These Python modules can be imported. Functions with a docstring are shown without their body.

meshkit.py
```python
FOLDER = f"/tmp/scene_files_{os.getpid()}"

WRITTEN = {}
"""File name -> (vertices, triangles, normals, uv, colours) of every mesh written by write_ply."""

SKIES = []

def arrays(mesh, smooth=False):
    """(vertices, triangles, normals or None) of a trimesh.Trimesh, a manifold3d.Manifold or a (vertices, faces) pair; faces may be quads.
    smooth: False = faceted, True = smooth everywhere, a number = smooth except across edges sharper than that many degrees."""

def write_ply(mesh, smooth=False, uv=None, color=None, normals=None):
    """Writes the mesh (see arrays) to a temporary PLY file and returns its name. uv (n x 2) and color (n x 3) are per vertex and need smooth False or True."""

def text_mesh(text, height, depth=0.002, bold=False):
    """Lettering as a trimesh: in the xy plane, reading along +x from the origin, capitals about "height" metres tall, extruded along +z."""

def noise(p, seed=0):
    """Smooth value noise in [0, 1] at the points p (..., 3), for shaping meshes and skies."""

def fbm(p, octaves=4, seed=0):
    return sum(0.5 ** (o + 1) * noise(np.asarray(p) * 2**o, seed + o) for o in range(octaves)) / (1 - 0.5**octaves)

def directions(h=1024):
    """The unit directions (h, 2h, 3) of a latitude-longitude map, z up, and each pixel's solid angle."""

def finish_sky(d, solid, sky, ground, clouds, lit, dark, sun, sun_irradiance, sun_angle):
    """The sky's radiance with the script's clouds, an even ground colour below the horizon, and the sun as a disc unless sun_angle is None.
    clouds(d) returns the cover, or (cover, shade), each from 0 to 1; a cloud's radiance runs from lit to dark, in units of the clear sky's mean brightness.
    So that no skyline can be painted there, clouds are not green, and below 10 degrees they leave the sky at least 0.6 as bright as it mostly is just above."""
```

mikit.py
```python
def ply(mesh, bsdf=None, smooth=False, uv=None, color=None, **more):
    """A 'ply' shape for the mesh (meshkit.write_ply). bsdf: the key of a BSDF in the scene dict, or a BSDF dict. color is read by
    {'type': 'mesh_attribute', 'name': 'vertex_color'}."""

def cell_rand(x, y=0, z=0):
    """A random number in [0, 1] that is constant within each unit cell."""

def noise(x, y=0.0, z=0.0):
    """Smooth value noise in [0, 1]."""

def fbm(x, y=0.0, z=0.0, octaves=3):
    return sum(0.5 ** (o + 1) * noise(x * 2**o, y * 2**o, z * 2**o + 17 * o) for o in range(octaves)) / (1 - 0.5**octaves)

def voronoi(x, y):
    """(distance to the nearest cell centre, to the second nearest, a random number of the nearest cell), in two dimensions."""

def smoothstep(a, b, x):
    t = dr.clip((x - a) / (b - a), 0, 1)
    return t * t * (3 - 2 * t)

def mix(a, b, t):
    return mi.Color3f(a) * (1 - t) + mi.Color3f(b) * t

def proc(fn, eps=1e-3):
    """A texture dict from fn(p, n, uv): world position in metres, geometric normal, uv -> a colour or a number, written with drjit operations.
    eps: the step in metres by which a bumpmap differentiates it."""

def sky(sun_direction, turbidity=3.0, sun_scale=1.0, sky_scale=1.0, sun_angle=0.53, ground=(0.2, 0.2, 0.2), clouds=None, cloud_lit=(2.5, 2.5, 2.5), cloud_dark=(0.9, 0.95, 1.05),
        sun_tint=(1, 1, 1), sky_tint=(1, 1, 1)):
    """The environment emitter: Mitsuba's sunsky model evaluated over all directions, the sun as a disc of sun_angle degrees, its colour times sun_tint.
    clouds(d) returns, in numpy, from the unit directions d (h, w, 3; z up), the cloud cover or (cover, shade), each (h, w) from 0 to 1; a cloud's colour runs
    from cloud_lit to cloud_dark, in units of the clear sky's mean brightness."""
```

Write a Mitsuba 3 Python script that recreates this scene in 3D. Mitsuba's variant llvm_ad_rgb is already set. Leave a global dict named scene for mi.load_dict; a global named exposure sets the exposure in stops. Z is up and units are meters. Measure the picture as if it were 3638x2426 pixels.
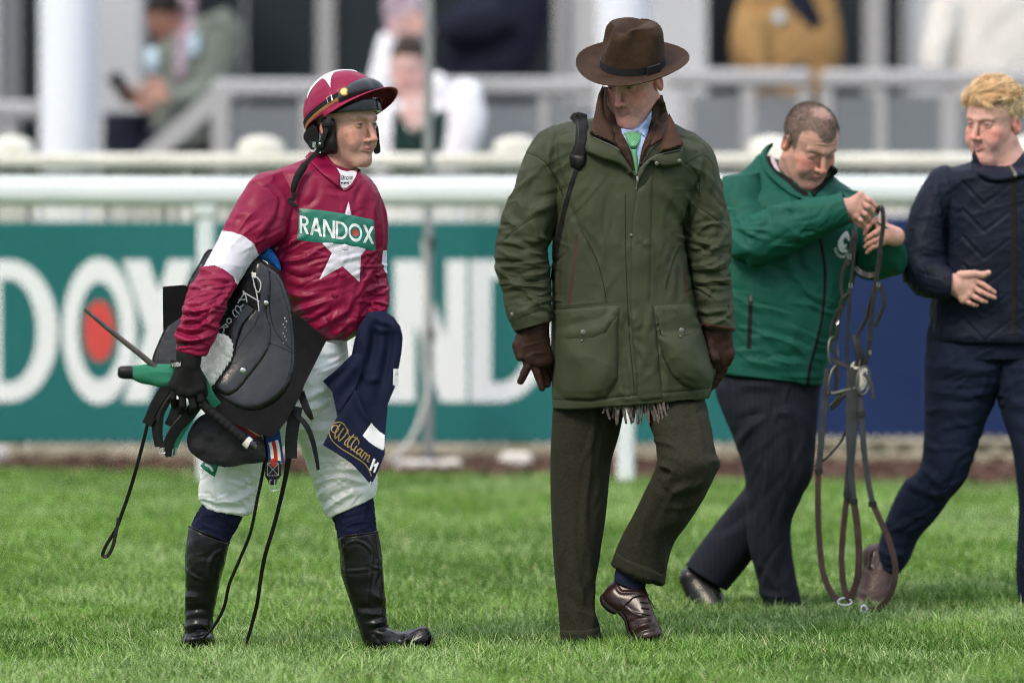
import math
import numpy as np
import drjit as dr
import trimesh
import manifold3d as m3
import shapely
from shapely import affinity
from shapely.geometry import Polygon, LineString, Point
from scipy import ndimage, interpolate
from scipy.spatial import Delaunay, cKDTree
import mitsuba as mi
import mikit
import meshkit

# ------------------------------------------------------------------ camera, sky, exposure
CAM_H, FOCAL, FOCUS = 1.6, 26928.0, 22.1          # eye height (m), focal length in photo pixels, focus distance (m)
PITCH = math.radians(1.82)                         # the camera looks slightly down
CX, CY = 1819.0, 1213.0
T = mi.ScalarTransform4f
exposure = 2.7
scene, labels = {}, {}
scene['camera'] = {
    'type': 'thinlens', 'fov': math.degrees(2 * math.atan(CX / FOCAL)), 'fov_axis': 'x',
    'aperture_radius': 0.052, 'focus_distance': FOCUS, 'near_clip': 0.5, 'far_clip': 2000.0,
    'to_world': T().look_at(origin=[0, 0, CAM_H], target=[0, math.cos(PITCH), CAM_H - math.sin(PITCH)], up=[0, 0, 1])}


def overcast(d):
    """A closed cloud layer as overcast skies are: about three times brighter overhead than at the horizon, with soft unrest."""
    n = meshkit.fbm(d * 2.2 + 5, 4, 3)
    return np.ones(d.shape[:2]), np.clip(0.95 - 0.9 * d[..., 2] + 0.35 * (n - 0.5), 0, 1)


scene['sky'] = mikit.sky([-0.42, -0.58, 0.70], turbidity=3, sun_scale=0.30, sun_angle=18, clouds=overcast,
                         cloud_lit=(2.72, 2.9, 3.25), cloud_dark=(0.95, 1.05, 1.22), ground=(0.12, 0.15, 0.08), sun_tint=(0.94, 0.98, 1.06))

# ------------------------------------------------------------------ tracing frames: (x0, y0, scale) of the plan sheets the outlines were measured on
SHEET = {'F': (0, 0, 1), 'O': (0, 0, 1 / 1.5474), 'A': (950, 180, 2.613), 'B': (550, 750, 2.24), 'C': (300, 950, 1.493), 'D': (850, 950, 1.742),
         'E': (550, 1600, 1.898), 'G': (1980, 0, 2.24), 'H': (1700, 380, 1.4), 'I': (1800, 1350, 1.568), 'K': (2500, 280, 2.1773),
         'L': (2500, 700, 1.96), 'M': (2350, 1250, 1.568), 'N': (3150, 220, 1.5225), 'Q': (2950, 1200, 1.493), 'R': (0, 0, 2.138),
         'S': (1000, 0, 2.138), 'U': (1800, 0, 1.2797), 'V': (0, 500, 1.238)}
CP, SP = math.cos(PITCH), math.sin(PITCH)


def at(x, y, d, sheet='F'):
    """The point d metres in front of the camera that lies under a mark of a plan sheet."""
    ox, oy, k = SHEET[sheet]
    u, v = (ox + np.asarray(x, float) / k - CX) / FOCAL, (CY - oy - np.asarray(y, float) / k) / FOCAL
    ry, rz = CP + v * SP, -SP + v * CP
    d = np.asarray(d, float) + 0 * u
    return np.stack([u / ry * d, d, CAM_H + rz / ry * d], -1)


def pts(sheet, seq, d):
    """A list of (x, y[, depth offset]) marks as world points."""
    return np.array([at(p[0], p[1], d + (p[2] if len(p) > 2 else 0), sheet) for p in seq])


def xz(sheet, seq, d):
    return pts(sheet, seq, d)[:, [0, 2]]


# ------------------------------------------------------------------ entries and names
def add(key, mesh, bsdf, smooth=40, parent=None, color=None, **lab):
    if parent:
        key = parent + '__' + key
    base, n = key, 0
    while key in scene or key in labels and not lab.get('_same'):
        n += 1
        key = f'{base}_{n:03d}'
    lab.pop('_same', None)
    if color is not None:
        smooth = True
    scene[key] = mikit.ply(mesh, bsdf, smooth=smooth, color=color)
    if lab:
        labels[key] = lab
    return key


def thing(key, label, category, group=None, kind=None):
    base, n = key, 0
    while key in labels or key in scene:
        n += 1
        key = f'{base}_{n:03d}'
    labels[key] = {'label': label, 'category': category}
    if group:
        labels[key]['group'] = group
    if kind:
        labels[key]['kind'] = kind
    return key


def cat(*meshes):
    vs, fs, n = [], [], 0
    for m in meshes:
        v, f, _ = meshkit.arrays(m)
        vs.append(v)
        fs.append(f + n)
        n += len(v)
    return trimesh.Trimesh(np.vstack(vs), np.vstack(fs), process=False)


# ------------------------------------------------------------------ modelling kit
def tm(v, f):
    return trimesh.Trimesh(np.asarray(v, float), np.asarray(f, int), process=False)


def mani(m):
    v, f, _ = meshkit.arrays(m)
    return m3.Manifold(m3.Mesh(np.ascontiguousarray(v, np.float32), np.ascontiguousarray(f, np.uint32)))


def back(mf):
    m = mf.to_mesh()
    t = tm(m.vert_properties[:, :3], m.tri_verts)
    t.merge_vertices()
    return t


def box(x0, x1, y0, y1, z0, z1, bev=0.0):
    """A box, its edges chamfered by bev."""
    if bev <= 0:
        m = trimesh.creation.box(extents=[x1 - x0, y1 - y0, z1 - z0])
        m.apply_translation([(x0 + x1) / 2, (y0 + y1) / 2, (z0 + z1) / 2])
        return m
    p = []
    for k in range(3):
        e = [bev] * 3
        e[k] = 0
        for sx in (x0 + e[0], x1 - e[0]):
            for sy in (y0 + e[1], y1 - e[1]):
                for sz in (z0 + e[2], z1 - e[2]):
                    p.append([sx, sy, sz])
    return trimesh.convex.convex_hull(np.array(p))


def spline(P, n, closed=False):
    """Points along a Catmull-Rom-like smooth curve through P (any dimension)."""
    P = np.asarray(P, float)
    if closed:
        P = np.vstack([P, P[:1]])
    if len(P) == 2:
        return P[0] + (P[1] - P[0]) * np.linspace(0, 1, n)[:, None]
    t = np.concatenate([[0], np.cumsum(np.maximum(np.linalg.norm(np.diff(P, axis=0), axis=1), 1e-9) ** 0.7)])
    if closed:
        return interpolate.CubicSpline(t, P, bc_type='periodic')(np.linspace(0, t[-1], n, endpoint=False))
    return interpolate.PchipInterpolator(t, P)(np.linspace(0, t[-1], n)) if len(P) < 3 else interpolate.Akima1DInterpolator(t, P, method='makima')(np.linspace(0, t[-1], n))


def rings_mesh(R, cap=True):
    """A closed skin over rings R (n, m, 3)."""
    n, m = R.shape[:2]
    i, j = np.meshgrid(np.arange(n - 1), np.arange(m), indexing='ij')
    a, b = i * m + j, i * m + (j + 1) % m
    f = np.concatenate([np.stack([a, b, b + m], -1).reshape(-1, 3), np.stack([a, b + m, a + m], -1).reshape(-1, 3)])
    v = R.reshape(-1, 3)
    if cap:
        k = len(v)
        v = np.vstack([v, R[0].mean(0), R[-1].mean(0)])
        j = np.arange(m)
        f = np.vstack([f, np.stack([(j + 1) % m, j, np.full(m, k)], 1), np.stack([(n - 1) * m + j, (n - 1) * m + (j + 1) % m, np.full(m, k + 1)], 1)])
    t = tm(v, f)
    if cap and t.volume < 0:
        t.invert()
    return t


def loft(sheet, st, d0, res=0.007, m=64, power=2.2, round_ends=(0, 0)):
    """A limb or trunk through stations (ax, ay, bx, by, depth offset, half depth): its two outlines, where it lies and how thick it is there."""
    rows = []
    for s in st:
        sh = s[6] if len(s) > 6 else sheet
        a, b = at(s[0], s[1], d0 + s[4], sh), at(s[2], s[3], d0 + s[4], sh)
        rows.append(np.concatenate([(a + b) / 2, (b - a) / 2, [s[5]]]))
    rows = np.array(rows)
    length = np.linalg.norm(np.diff(rows[:, :3], axis=0), axis=1).sum()
    n = max(4, int(length / res))
    t = np.concatenate([[0], np.cumsum(np.linalg.norm(np.diff(rows[:, :3], axis=0), axis=1) + 1e-6)])
    q = np.linspace(0, t[-1], n)
    rows = (interpolate.Akima1DInterpolator(t, rows, method='makima') if len(t) > 2 else interpolate.interp1d(t, rows, axis=0))(q)
    for end in (0, 1):
        if round_ends[end]:
            r = round_ends[end]
            e = q if end == 0 else q[-1] - q
            k = np.sqrt(np.clip(1 - (1 - np.clip(e / r, 0, 1)) ** 2, 0.0025, 1))
            rows[:, 3:] *= k[:, None]
    th = np.arange(m) / m * 2 * np.pi
    c, s_ = np.cos(th), np.sin(th)
    c, s_ = np.sign(c) * np.abs(c) ** (2 / power), np.sign(s_) * np.abs(s_) ** (2 / power)
    R = rows[:, None, :3] + rows[:, None, 3:6] * c[None, :, None] + np.array([0, 1, 0]) * (rows[:, None, 6:7] * s_[None, :, None])
    return rings_mesh(R)


def smooth_mesh(m, it=8, lam=0.5, nu=0.53):
    trimesh.smoothing.filter_taubin(m, lamb=lam, nu=nu, iterations=it)
    return m


def join(parts, res=0.008, it=10, minus=()):
    """Lofts joined to one continuous skin, refined and smoothed so that they run into one another."""
    mf = m3.Manifold.batch_boolean([mani(p) for p in parts], m3.OpType.Add)
    for q in minus:
        mf = mf - mani(q)
    mf = mf.refine_to_length(res)
    t = back(mf)
    if it:
        smooth_mesh(t, it)
    return t


def seg_dist(p, line):
    """Distance of the points p (n, 2) to a polyline and where along it (0 to 1) the nearest point lies; the sign is the side."""
    line = np.asarray(line, float)
    L = np.concatenate([[0], np.cumsum(np.linalg.norm(np.diff(line, axis=0), axis=1))])
    best, where, side = np.full(len(p), 9e9), np.zeros(len(p)), np.zeros(len(p))
    for k in range(len(line) - 1):
        a, e = line[k], line[k + 1] - line[k]
        t = np.clip(((p - a) @ e) / max(e @ e, 1e-12), 0, 1)
        q = p - a - t[:, None] * e
        dd = np.linalg.norm(q, axis=1)
        on = dd < best
        best = np.where(on, dd, best)
        where = np.where(on, (L[k] + t * np.linalg.norm(e)) / L[-1], where)
        side = np.where(on, np.sign(e[0] * q[:, 1] - e[1] * q[:, 0]), side)
    return best, where, side


def folds(m, sheet, lines, d0, all_round=False, gain=1.0, straight=False, narrow=1.0):
    """Presses folds into a skin: lines of (marks, height in mm, half width in mm[, lean]); ridges stand out, valleys (negative) go in. lean sharpens one side."""
    v, n = np.array(m.vertices), np.array(m.vertex_normals)
    face = np.clip(-n[:, 1] * 2 + 0.5, 0, 1) if not all_round else np.ones(len(v))
    out = np.zeros(len(v))
    p = v[:, [0, 2]]
    for ln in lines:
        seq = xz(sheet, ln[0], d0)
        if len(seq) > 2 and not straight:
            seq = spline(seq, 5 * len(seq))
        h, w = gain * ln[1] / 1000, narrow * ln[2] / 1000
        lean = ln[3] if len(ln) > 3 else 0.0
        lo, hi = seq.min(0) - 3.5 * w, seq.max(0) + 3.5 * w
        on = np.nonzero(((p > lo) & (p < hi)).all(1) & (face > 0))[0]
        if not len(on):
            continue
        dd, t, side = seg_dist(p[on], seq)
        ww = w * (1 - lean * side)
        taper = np.sin(np.pi * np.clip(t * 0.94 + 0.03, 0, 1)) ** 0.6
        prof = np.exp(-(dd / ww) ** 1.35 * 1.1) - 0.35 * np.exp(-((dd - 2.0 * ww) / ww) ** 2)
        out[on] += h * prof * taper
    m.vertices = v + n * (out * face)[:, None]
    return m


def creases(m, sheet, zone, d0, n, angle, spread, length, h, w, seed=0):
    """Many small sharp creases inside an outlined zone: they run at angle +- spread (degrees, up from level), with lengths in m, heights and half widths in mm."""
    r = np.random.default_rng(seed)
    z = poly(sheet, zone, d0)
    x0, z0, x1, z1 = z.bounds
    v, nn = np.array(m.vertices), np.array(m.vertex_normals)
    face = np.clip(-nn[:, 1] * 2 + 0.5, 0, 1)
    p, out, k = v[:, [0, 2]], np.zeros(len(v)), 0
    while k < n:
        c = np.array([r.uniform(x0, x1), r.uniform(z0, z1)])
        if not z.contains(Point(*c)):
            continue
        k += 1
        a = math.radians(angle + r.normal(0, spread))
        L = r.uniform(*length) / 2
        u = np.array([math.cos(a), math.sin(a)])
        bow = np.array([-u[1], u[0]]) * r.normal(0, .22) * L
        seq = spline(np.array([c - u * L, c + bow, c + u * L]), 12)
        hh, ww, lean = r.uniform(*h) / 1000 * r.choice([1, 1, -.8]), r.uniform(*w) / 1000, r.uniform(-.45, .45)
        on = np.nonzero(((p > seq.min(0) - 4 * ww) & (p < seq.max(0) + 4 * ww)).all(1) & (face > 0))[0]
        if len(on):
            dd, t, side = seg_dist(p[on], seq)
            wl = ww * (1 - lean * side)
            out[on] += hh * (np.exp(-(dd / wl) ** 1.2 * 1.1) - .4 * np.exp(-((dd - 2.1 * wl) / wl) ** 2)) * np.sin(np.pi * np.clip(t * .94 + .03, 0, 1)) ** .8
    m.vertices = v + nn * (np.clip(out, -.02, .02) * face)[:, None]
    return m


def crinkle(m, along, amp, f_along, f_across, seed=0, mask=None, octaves=2):
    """Cloth unrest: ridged noise drawn out in one direction."""
    v, n = np.array(m.vertices), np.array(m.vertex_normals)
    a = np.asarray(along, float)
    a /= np.linalg.norm(a)
    b = np.cross(a, [0.1, 1, 0.2])
    b /= np.linalg.norm(b)
    c = np.cross(a, b)
    q = np.stack([v @ a * f_along, v @ b * f_across, v @ c * f_across], -1)
    q = q + 0.6 * (meshkit.noise(q * 0.7, seed + 9)[:, None] - 0.5)
    r = meshkit.fbm(q, octaves, seed)
    r = (1 - np.abs(2 * r - 1)) ** 2.2 - 0.4
    w = 1.0 if mask is None else mask(v)
    m.vertices = v + n * (amp * r * w)[:, None]
    return m


class Front:
    """The front of some skins as a relief: how far away they lie at (x, z), to lay patches, seams and prints on them."""

    def __init__(self, *meshes, cell=0.003, blur=0.8):
        P = []
        for m in meshes:
            v, f, _ = meshkit.arrays(m)
            tri = v[f]
            area = np.linalg.norm(np.cross(tri[:, 1] - tri[:, 0], tri[:, 2] - tri[:, 0]), axis=1)
            k = np.clip((area / (cell * cell) * 1.5).astype(int) + 1, 1, 400)
            idx = np.repeat(np.arange(len(f)), k)
            j = np.arange(len(idx)) - np.repeat(np.cumsum(k) - k, k)
            u, w = (j * 0.7548776662 + 0.5) % 1, (j * 0.5698402909 + 0.5) % 1
            flip = u + w > 1
            u, w = np.where(flip, 1 - u, u), np.where(flip, 1 - w, w)
            P.append(tri[idx, 0] * (1 - u - w)[:, None] + tri[idx, 1] * u[:, None] + tri[idx, 2] * w[:, None])
        P = np.vstack(P)
        self.lo, self.cell = P[:, [0, 2]].min(0) - 3 * cell, cell
        q = ((P[:, [0, 2]] - self.lo) / cell + 0.5).astype(int)
        shape = q.max(0) + 4
        D = np.full(shape, np.inf)
        np.minimum.at(D, (q[:, 0], q[:, 1]), P[:, 1])
        bad = ~np.isfinite(D)
        i = ndimage.distance_transform_edt(bad, return_distances=False, return_indices=True)
        D = D[i[0], i[1]]
        self.D = ndimage.gaussian_filter(D, blur)

    def __call__(self, p):
        q = (np.asarray(p) - self.lo) / self.cell
        return ndimage.map_coordinates(self.D, [q[:, 0], q[:, 1]], order=1, mode='nearest')


def fill(poly, res):
    """Triangles over a polygon: (points, triangles)."""
    poly = poly.buffer(0)
    out_p, out_f, n = [], [], 0
    for g in getattr(poly, 'geoms', [poly]):
        if g.is_empty or g.area < 1e-9 or g.geom_type != 'Polygon':
            continue
        b = []
        for ring in [g.exterior, *g.interiors]:
            k = max(8, int(ring.length / (res * 0.55)))
            c = np.array(shapely.segmentize(ring, res * 0.55).coords)[:-1]
            b.append(c)
        x0, y0, x1, y1 = g.bounds
        X, Y = np.meshgrid(np.arange(x0, x1, res), np.arange(y0, y1, res * 0.866), indexing='ij')
        X = X + (np.arange(X.shape[1])[None, :] % 2) * res * 0.5
        inn = np.stack([X.ravel(), Y.ravel()], 1)
        core = g.buffer(-res * 0.35)
        inn = inn[shapely.contains_xy(core, inn[:, 0], inn[:, 1])] if not core.is_empty else inn[:0]
        p = np.vstack(b + [inn])
        p = p + (meshkit.noise(np.stack([p[:, 0] * 9e3, p[:, 1] * 9e3, p[:, 0] * 0], -1))[:, None] - 0.5) * 1e-7
        f = Delaunay(p).simplices
        c = p[f].mean(1)
        f = f[shapely.contains_xy(g, c[:, 0], c[:, 1])]
        cr = np.cross(p[f[:, 1]] - p[f[:, 0]], p[f[:, 2]] - p[f[:, 0]])
        f = np.where((cr < 0)[:, None], f[:, ::-1], f)[np.abs(cr) > 1e-12]
        out_p.append(p)
        out_f.append(f + n)
        n += len(p)
    return np.vstack(out_p), np.vstack(out_f)


def sheet_solid(p, f, front, rear):
    """A solid between two reliefs over one triangulated outline (p in x and z)."""
    n = len(p)
    v = np.vstack([np.stack([p[:, 0], front, p[:, 1]], 1), np.stack([p[:, 0], rear, p[:, 1]], 1)])
    e = np.sort(np.vstack([f[:, [0, 1]], f[:, [1, 2]], f[:, [2, 0]]]), axis=1)
    d = np.vstack([f[:, [0, 1]], f[:, [1, 2]], f[:, [2, 0]]])
    _, inv, cnt = np.unique(e, axis=0, return_inverse=True, return_counts=True)
    rim = d[cnt[inv.ravel()] == 1]
    a, b = rim[:, 0], rim[:, 1]
    F = np.vstack([f, f[:, ::-1] + n, np.stack([b, a, a + n], 1), np.stack([b, a + n, b + n], 1)])
    t = tm(v, F)
    if t.volume < 0:
        t.invert()
    return t


def patch(poly, front, off=0.002, deep=0.004, res=0.006, puff=0.0, soft=0.01, edge=0.4, relief=None):
    """A piece of cloth or leather laid on a front: it stands off it, swells by puff inside its rim and ends in a thin edge."""
    p, f = fill(poly, res)
    D = front(p)
    dist = shapely.distance(poly.boundary, shapely.points(p))
    k = 1 - np.exp(-dist / soft)
    lift = off * (edge + (1 - edge) * np.clip(dist / max(res * 0.8, 1e-6), 0, 1)) + puff * k
    if relief is not None:
        lift = lift + relief(p, dist)
    return sheet_solid(p, f, D - lift, D + deep)


def poly(sheet, seq, d, smooth=0):
    q = xz(sheet, seq, d)
    if smooth:
        q = spline(q, smooth * len(q), closed=True)
    return Polygon(q).buffer(0)


def stripe(sheet, seq, d, width, smooth=True, cap='flat'):
    q = xz(sheet, seq, d)
    if smooth and len(q) > 2:
        q = spline(q, 6 * len(q))
    return LineString(q).buffer(width / 2, cap_style=cap, join_style='round')


def tube(P, r, n=10, smooth=True, closed=False, step=None):
    """A round cord through points P; r may differ from point to point."""
    P = np.asarray(P, float)
    r = np.broadcast_to(np.asarray(r, float), (len(P),))
    if smooth and len(P) > 2:
        k = int(np.linalg.norm(np.diff(P, axis=0), axis=1).sum() / (step or 0.012)) + len(P) * 2
        Q = spline(np.hstack([P, r[:, None]]), k, closed)
        P, r = Q[:, :3], Q[:, 3]
    if closed:
        tan = np.roll(P, -1, 0) - np.roll(P, 1, 0)
    else:
        tan = np.gradient(P, axis=0)
    tan /= np.linalg.norm(tan, axis=1, keepdims=True) + 1e-12
    u = np.cross(tan[0], [0.0, 1, 0] if abs(tan[0][1]) < 0.9 else [1.0, 0, 0])
    U = []
    for k in range(len(P)):
        u = u - tan[k] * (u @ tan[k])
        u /= np.linalg.norm(u) + 1e-12
        U.append(u.copy())
    U = np.array(U)
    W = np.cross(tan, U)
    th = np.arange(n) / n * 2 * np.pi
    R = P[:, None] + r[:, None, None] * (U[:, None] * np.cos(th)[None, :, None] + W[:, None] * np.sin(th)[None, :, None])
    if closed:
        R = np.concatenate([R, R[:1]])
        return rings_mesh(R, cap=False)
    return rings_mesh(R)


def strap(P, width, thick, face=(0, -1, 0), smooth=True, twist=0.0, closed=False):
    """A flat leather strap through points P; width may differ from point to point; it shows its flat side towards face, turned by twist (radians, per point or one)."""
    P = np.asarray(P, float)
    w = np.broadcast_to(np.asarray(width, float), (len(P),))
    tw = np.broadcast_to(np.asarray(twist, float), (len(P),))
    if smooth and len(P) > 2:
        k = int(np.linalg.norm(np.diff(P, axis=0), axis=1).sum() / 0.01) + 3 * len(P)
        Q = spline(np.hstack([P, w[:, None], tw[:, None]]), k)
        P, w, tw = Q[:, :3], Q[:, 3], Q[:, 4]
    tan = np.gradient(P, axis=0)
    tan /= np.linalg.norm(tan, axis=1, keepdims=True) + 1e-12
    n0 = np.asarray(face, float)
    side = np.cross(tan, n0)
    side /= np.linalg.norm(side, axis=1, keepdims=True) + 1e-9
    nor = np.cross(side, tan)
    c, s = np.cos(tw)[:, None], np.sin(tw)[:, None]
    side, nor = side * c + nor * s, nor * c - side * s
    b = min(thick * 0.45, 0.0012)
    prof = [(-1, -.5, b, 0), (-1, -.5, 0, b), (-1, .5, 0, -b), (-1, .5, b, 0), (1, .5, -b, 0), (1, .5, 0, -b), (1, -.5, 0, b), (1, -.5, -b, 0)]
    R = np.stack([P + side * (sx * w / 2 + bx)[:, None] + nor * (sy * thick + by) for sx, sy, bx, by in prof], 1)
    return rings_mesh(R)


def ball(c, r, sub=3, scale=(1, 1, 1)):
    m = trimesh.creation.icosphere(subdivisions=sub, radius=1.0)
    m.apply_scale(np.asarray(scale, float) * r)
    m.apply_translation(c)
    return m


def disc(c, r, thick, normal=(0, -1, 0), n=28, dome=0.3):
    """A button or stud: a short turned piece with a rounded face."""
    prof = np.array([[0, -thick / 2], [r, -thick / 2], [r, thick * 0.2], [r * 0.85, thick / 2], [r * 0.5, thick / 2 * (1 + dome)], [0, thick / 2 * (1 + dome * 1.3)]])
    m = trimesh.creation.revolve(prof, sections=n)
    m.apply_transform(trimesh.geometry.align_vectors([0, 0, 1], np.asarray(normal, float)))
    m.apply_translation(c)
    return m


# ------------------------------------------------------------------ solids from distance fields (heads, hands)
def surface_nets(fn, lo, hi, h):
    """The zero surface of fn(x, y, z) in a box, as a smooth skin (dual method)."""
    ax = [np.arange(lo[k], hi[k] + h, h, dtype=np.float32) for k in range(3)]
    g = fn(ax[0][:, None, None], ax[1][None, :, None], ax[2][None, None, :]).astype(np.float32)
    s = g < 0
    nx, ny, nz = g.shape
    cs = np.zeros((nx - 1, ny - 1, nz - 1), np.uint8)
    for a, b, c in np.ndindex(2, 2, 2):
        cs += s[a:nx - 1 + a, b:ny - 1 + b, c:nz - 1 + c]
    act = (cs > 0) & (cs < 8)
    idx = np.full(act.shape, -1, np.int64)
    I = np.argwhere(act)
    idx[act] = np.arange(len(I))
    acc, cnt = np.zeros((len(I), 3)), np.zeros(len(I))
    corners = list(np.ndindex(2, 2, 2))
    val = {c: g[I[:, 0] + c[0], I[:, 1] + c[1], I[:, 2] + c[2]].astype(float) for c in corners}
    for c in corners:
        for k in range(3):
            if c[k] == 0:
                e = list(c)
                e[k] = 1
                a, b = val[c], val[tuple(e)]
                on = (a < 0) != (b < 0)
                t = np.where(on, a / np.where(a == b, 1, a - b), 0)
                q = np.array(c, float)[None].repeat(len(I), 0)
                q[:, k] = t
                acc += q * on[:, None]
                cnt += on
    v = (I + acc / np.maximum(cnt, 1)[:, None]) * h + np.array([a[0] for a in ax])
    F = []
    for k in range(3):
        o1, o2 = (k + 1) % 3, (k + 2) % 3
        a = s
        sl0, sl1 = [slice(None)] * 3, [slice(None)] * 3
        sl0[k], sl1[k] = slice(0, -1), slice(1, None)
        x = s[tuple(sl0)] != s[tuple(sl1)]
        E = np.argwhere(x)
        E = E[(E[:, o1] > 0) & (E[:, o2] > 0) & (E[:, o1] < g.shape[o1] - 1) & (E[:, o2] < g.shape[o2] - 1)]
        inside = s[tuple(E.T)]
        q = []
        for d1, d2 in ((1, 1), (0, 1), (0, 0), (1, 0)):
            e = E.copy()
            e[:, o1] -= d1
            e[:, o2] -= d2
            q.append(idx[tuple(e.T)])
        q = np.stack(q, 1)
        q = np.where(inside[:, None], q, q[:, ::-1])
        F.append(np.vstack([q[:, [0, 1, 2]], q[:, [0, 2, 3]]]))
    return tm(v, np.vstack(F))


def smin(a, b, k):
    h = np.clip(0.5 + 0.5 * (b - a) / k, 0, 1)
    return b + (a - b) * h - k * h * (1 - h)


def smax(a, b, k):
    return -smin(-a, -b, k)


def f_ell(x, y, z, c, r):
    q = np.sqrt(((x - c[0]) / r[0]) ** 2 + ((y - c[1]) / r[1]) ** 2 + ((z - c[2]) / r[2]) ** 2)
    g = np.sqrt(((x - c[0]) / r[0] ** 2) ** 2 + ((y - c[1]) / r[1] ** 2) ** 2 + ((z - c[2]) / r[2] ** 2) ** 2)
    return q * (q - 1) / np.maximum(g, 1e-6)


def f_cap(x, y, z, a, b, ra, rb):
    a, b = np.asarray(a, float), np.asarray(b, float)
    e = b - a
    t = np.clip(((x - a[0]) * e[0] + (y - a[1]) * e[1] + (z - a[2]) * e[2]) / max(e @ e, 1e-12), 0, 1)
    return np.sqrt((x - a[0] - t * e[0]) ** 2 + (y - a[1] - t * e[1]) ** 2 + (z - a[2] - t * e[2]) ** 2) - (ra + (rb - ra) * t)


def rot(yaw=0, pitch=0, roll=0):
    """Head frame to world: a face that looks along -y is turned by yaw (positive to the right of the picture), bowed by pitch, tilted by roll (degrees)."""
    a, b, c = map(math.radians, (yaw, pitch, roll))
    Rz = np.array([[math.cos(a), -math.sin(a), 0], [math.sin(a), math.cos(a), 0], [0, 0, 1]])
    Rx = np.array([[1, 0, 0], [0, math.cos(b), -math.sin(b)], [0, math.sin(b), math.cos(b)]])
    Ry = np.array([[math.cos(c), 0, math.sin(c)], [0, 1, 0], [-math.sin(c), 0, math.cos(c)]])
    return Rz @ Rx @ Ry
# ------------------------------------------------------------------ materials
def mat(key, rgb, rough=0.7, two=True, **more):
    if rough >= .6:
        more.setdefault('specular', .18)
    b = {'type': 'principled', 'base_color': rgb if isinstance(rgb, dict) else {'type': 'rgb', 'value': list(rgb)}, 'roughness': rough, **more}
    scene[key] = {'type': 'twosided', 'bsdf': b} if two else b
    return key


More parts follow.
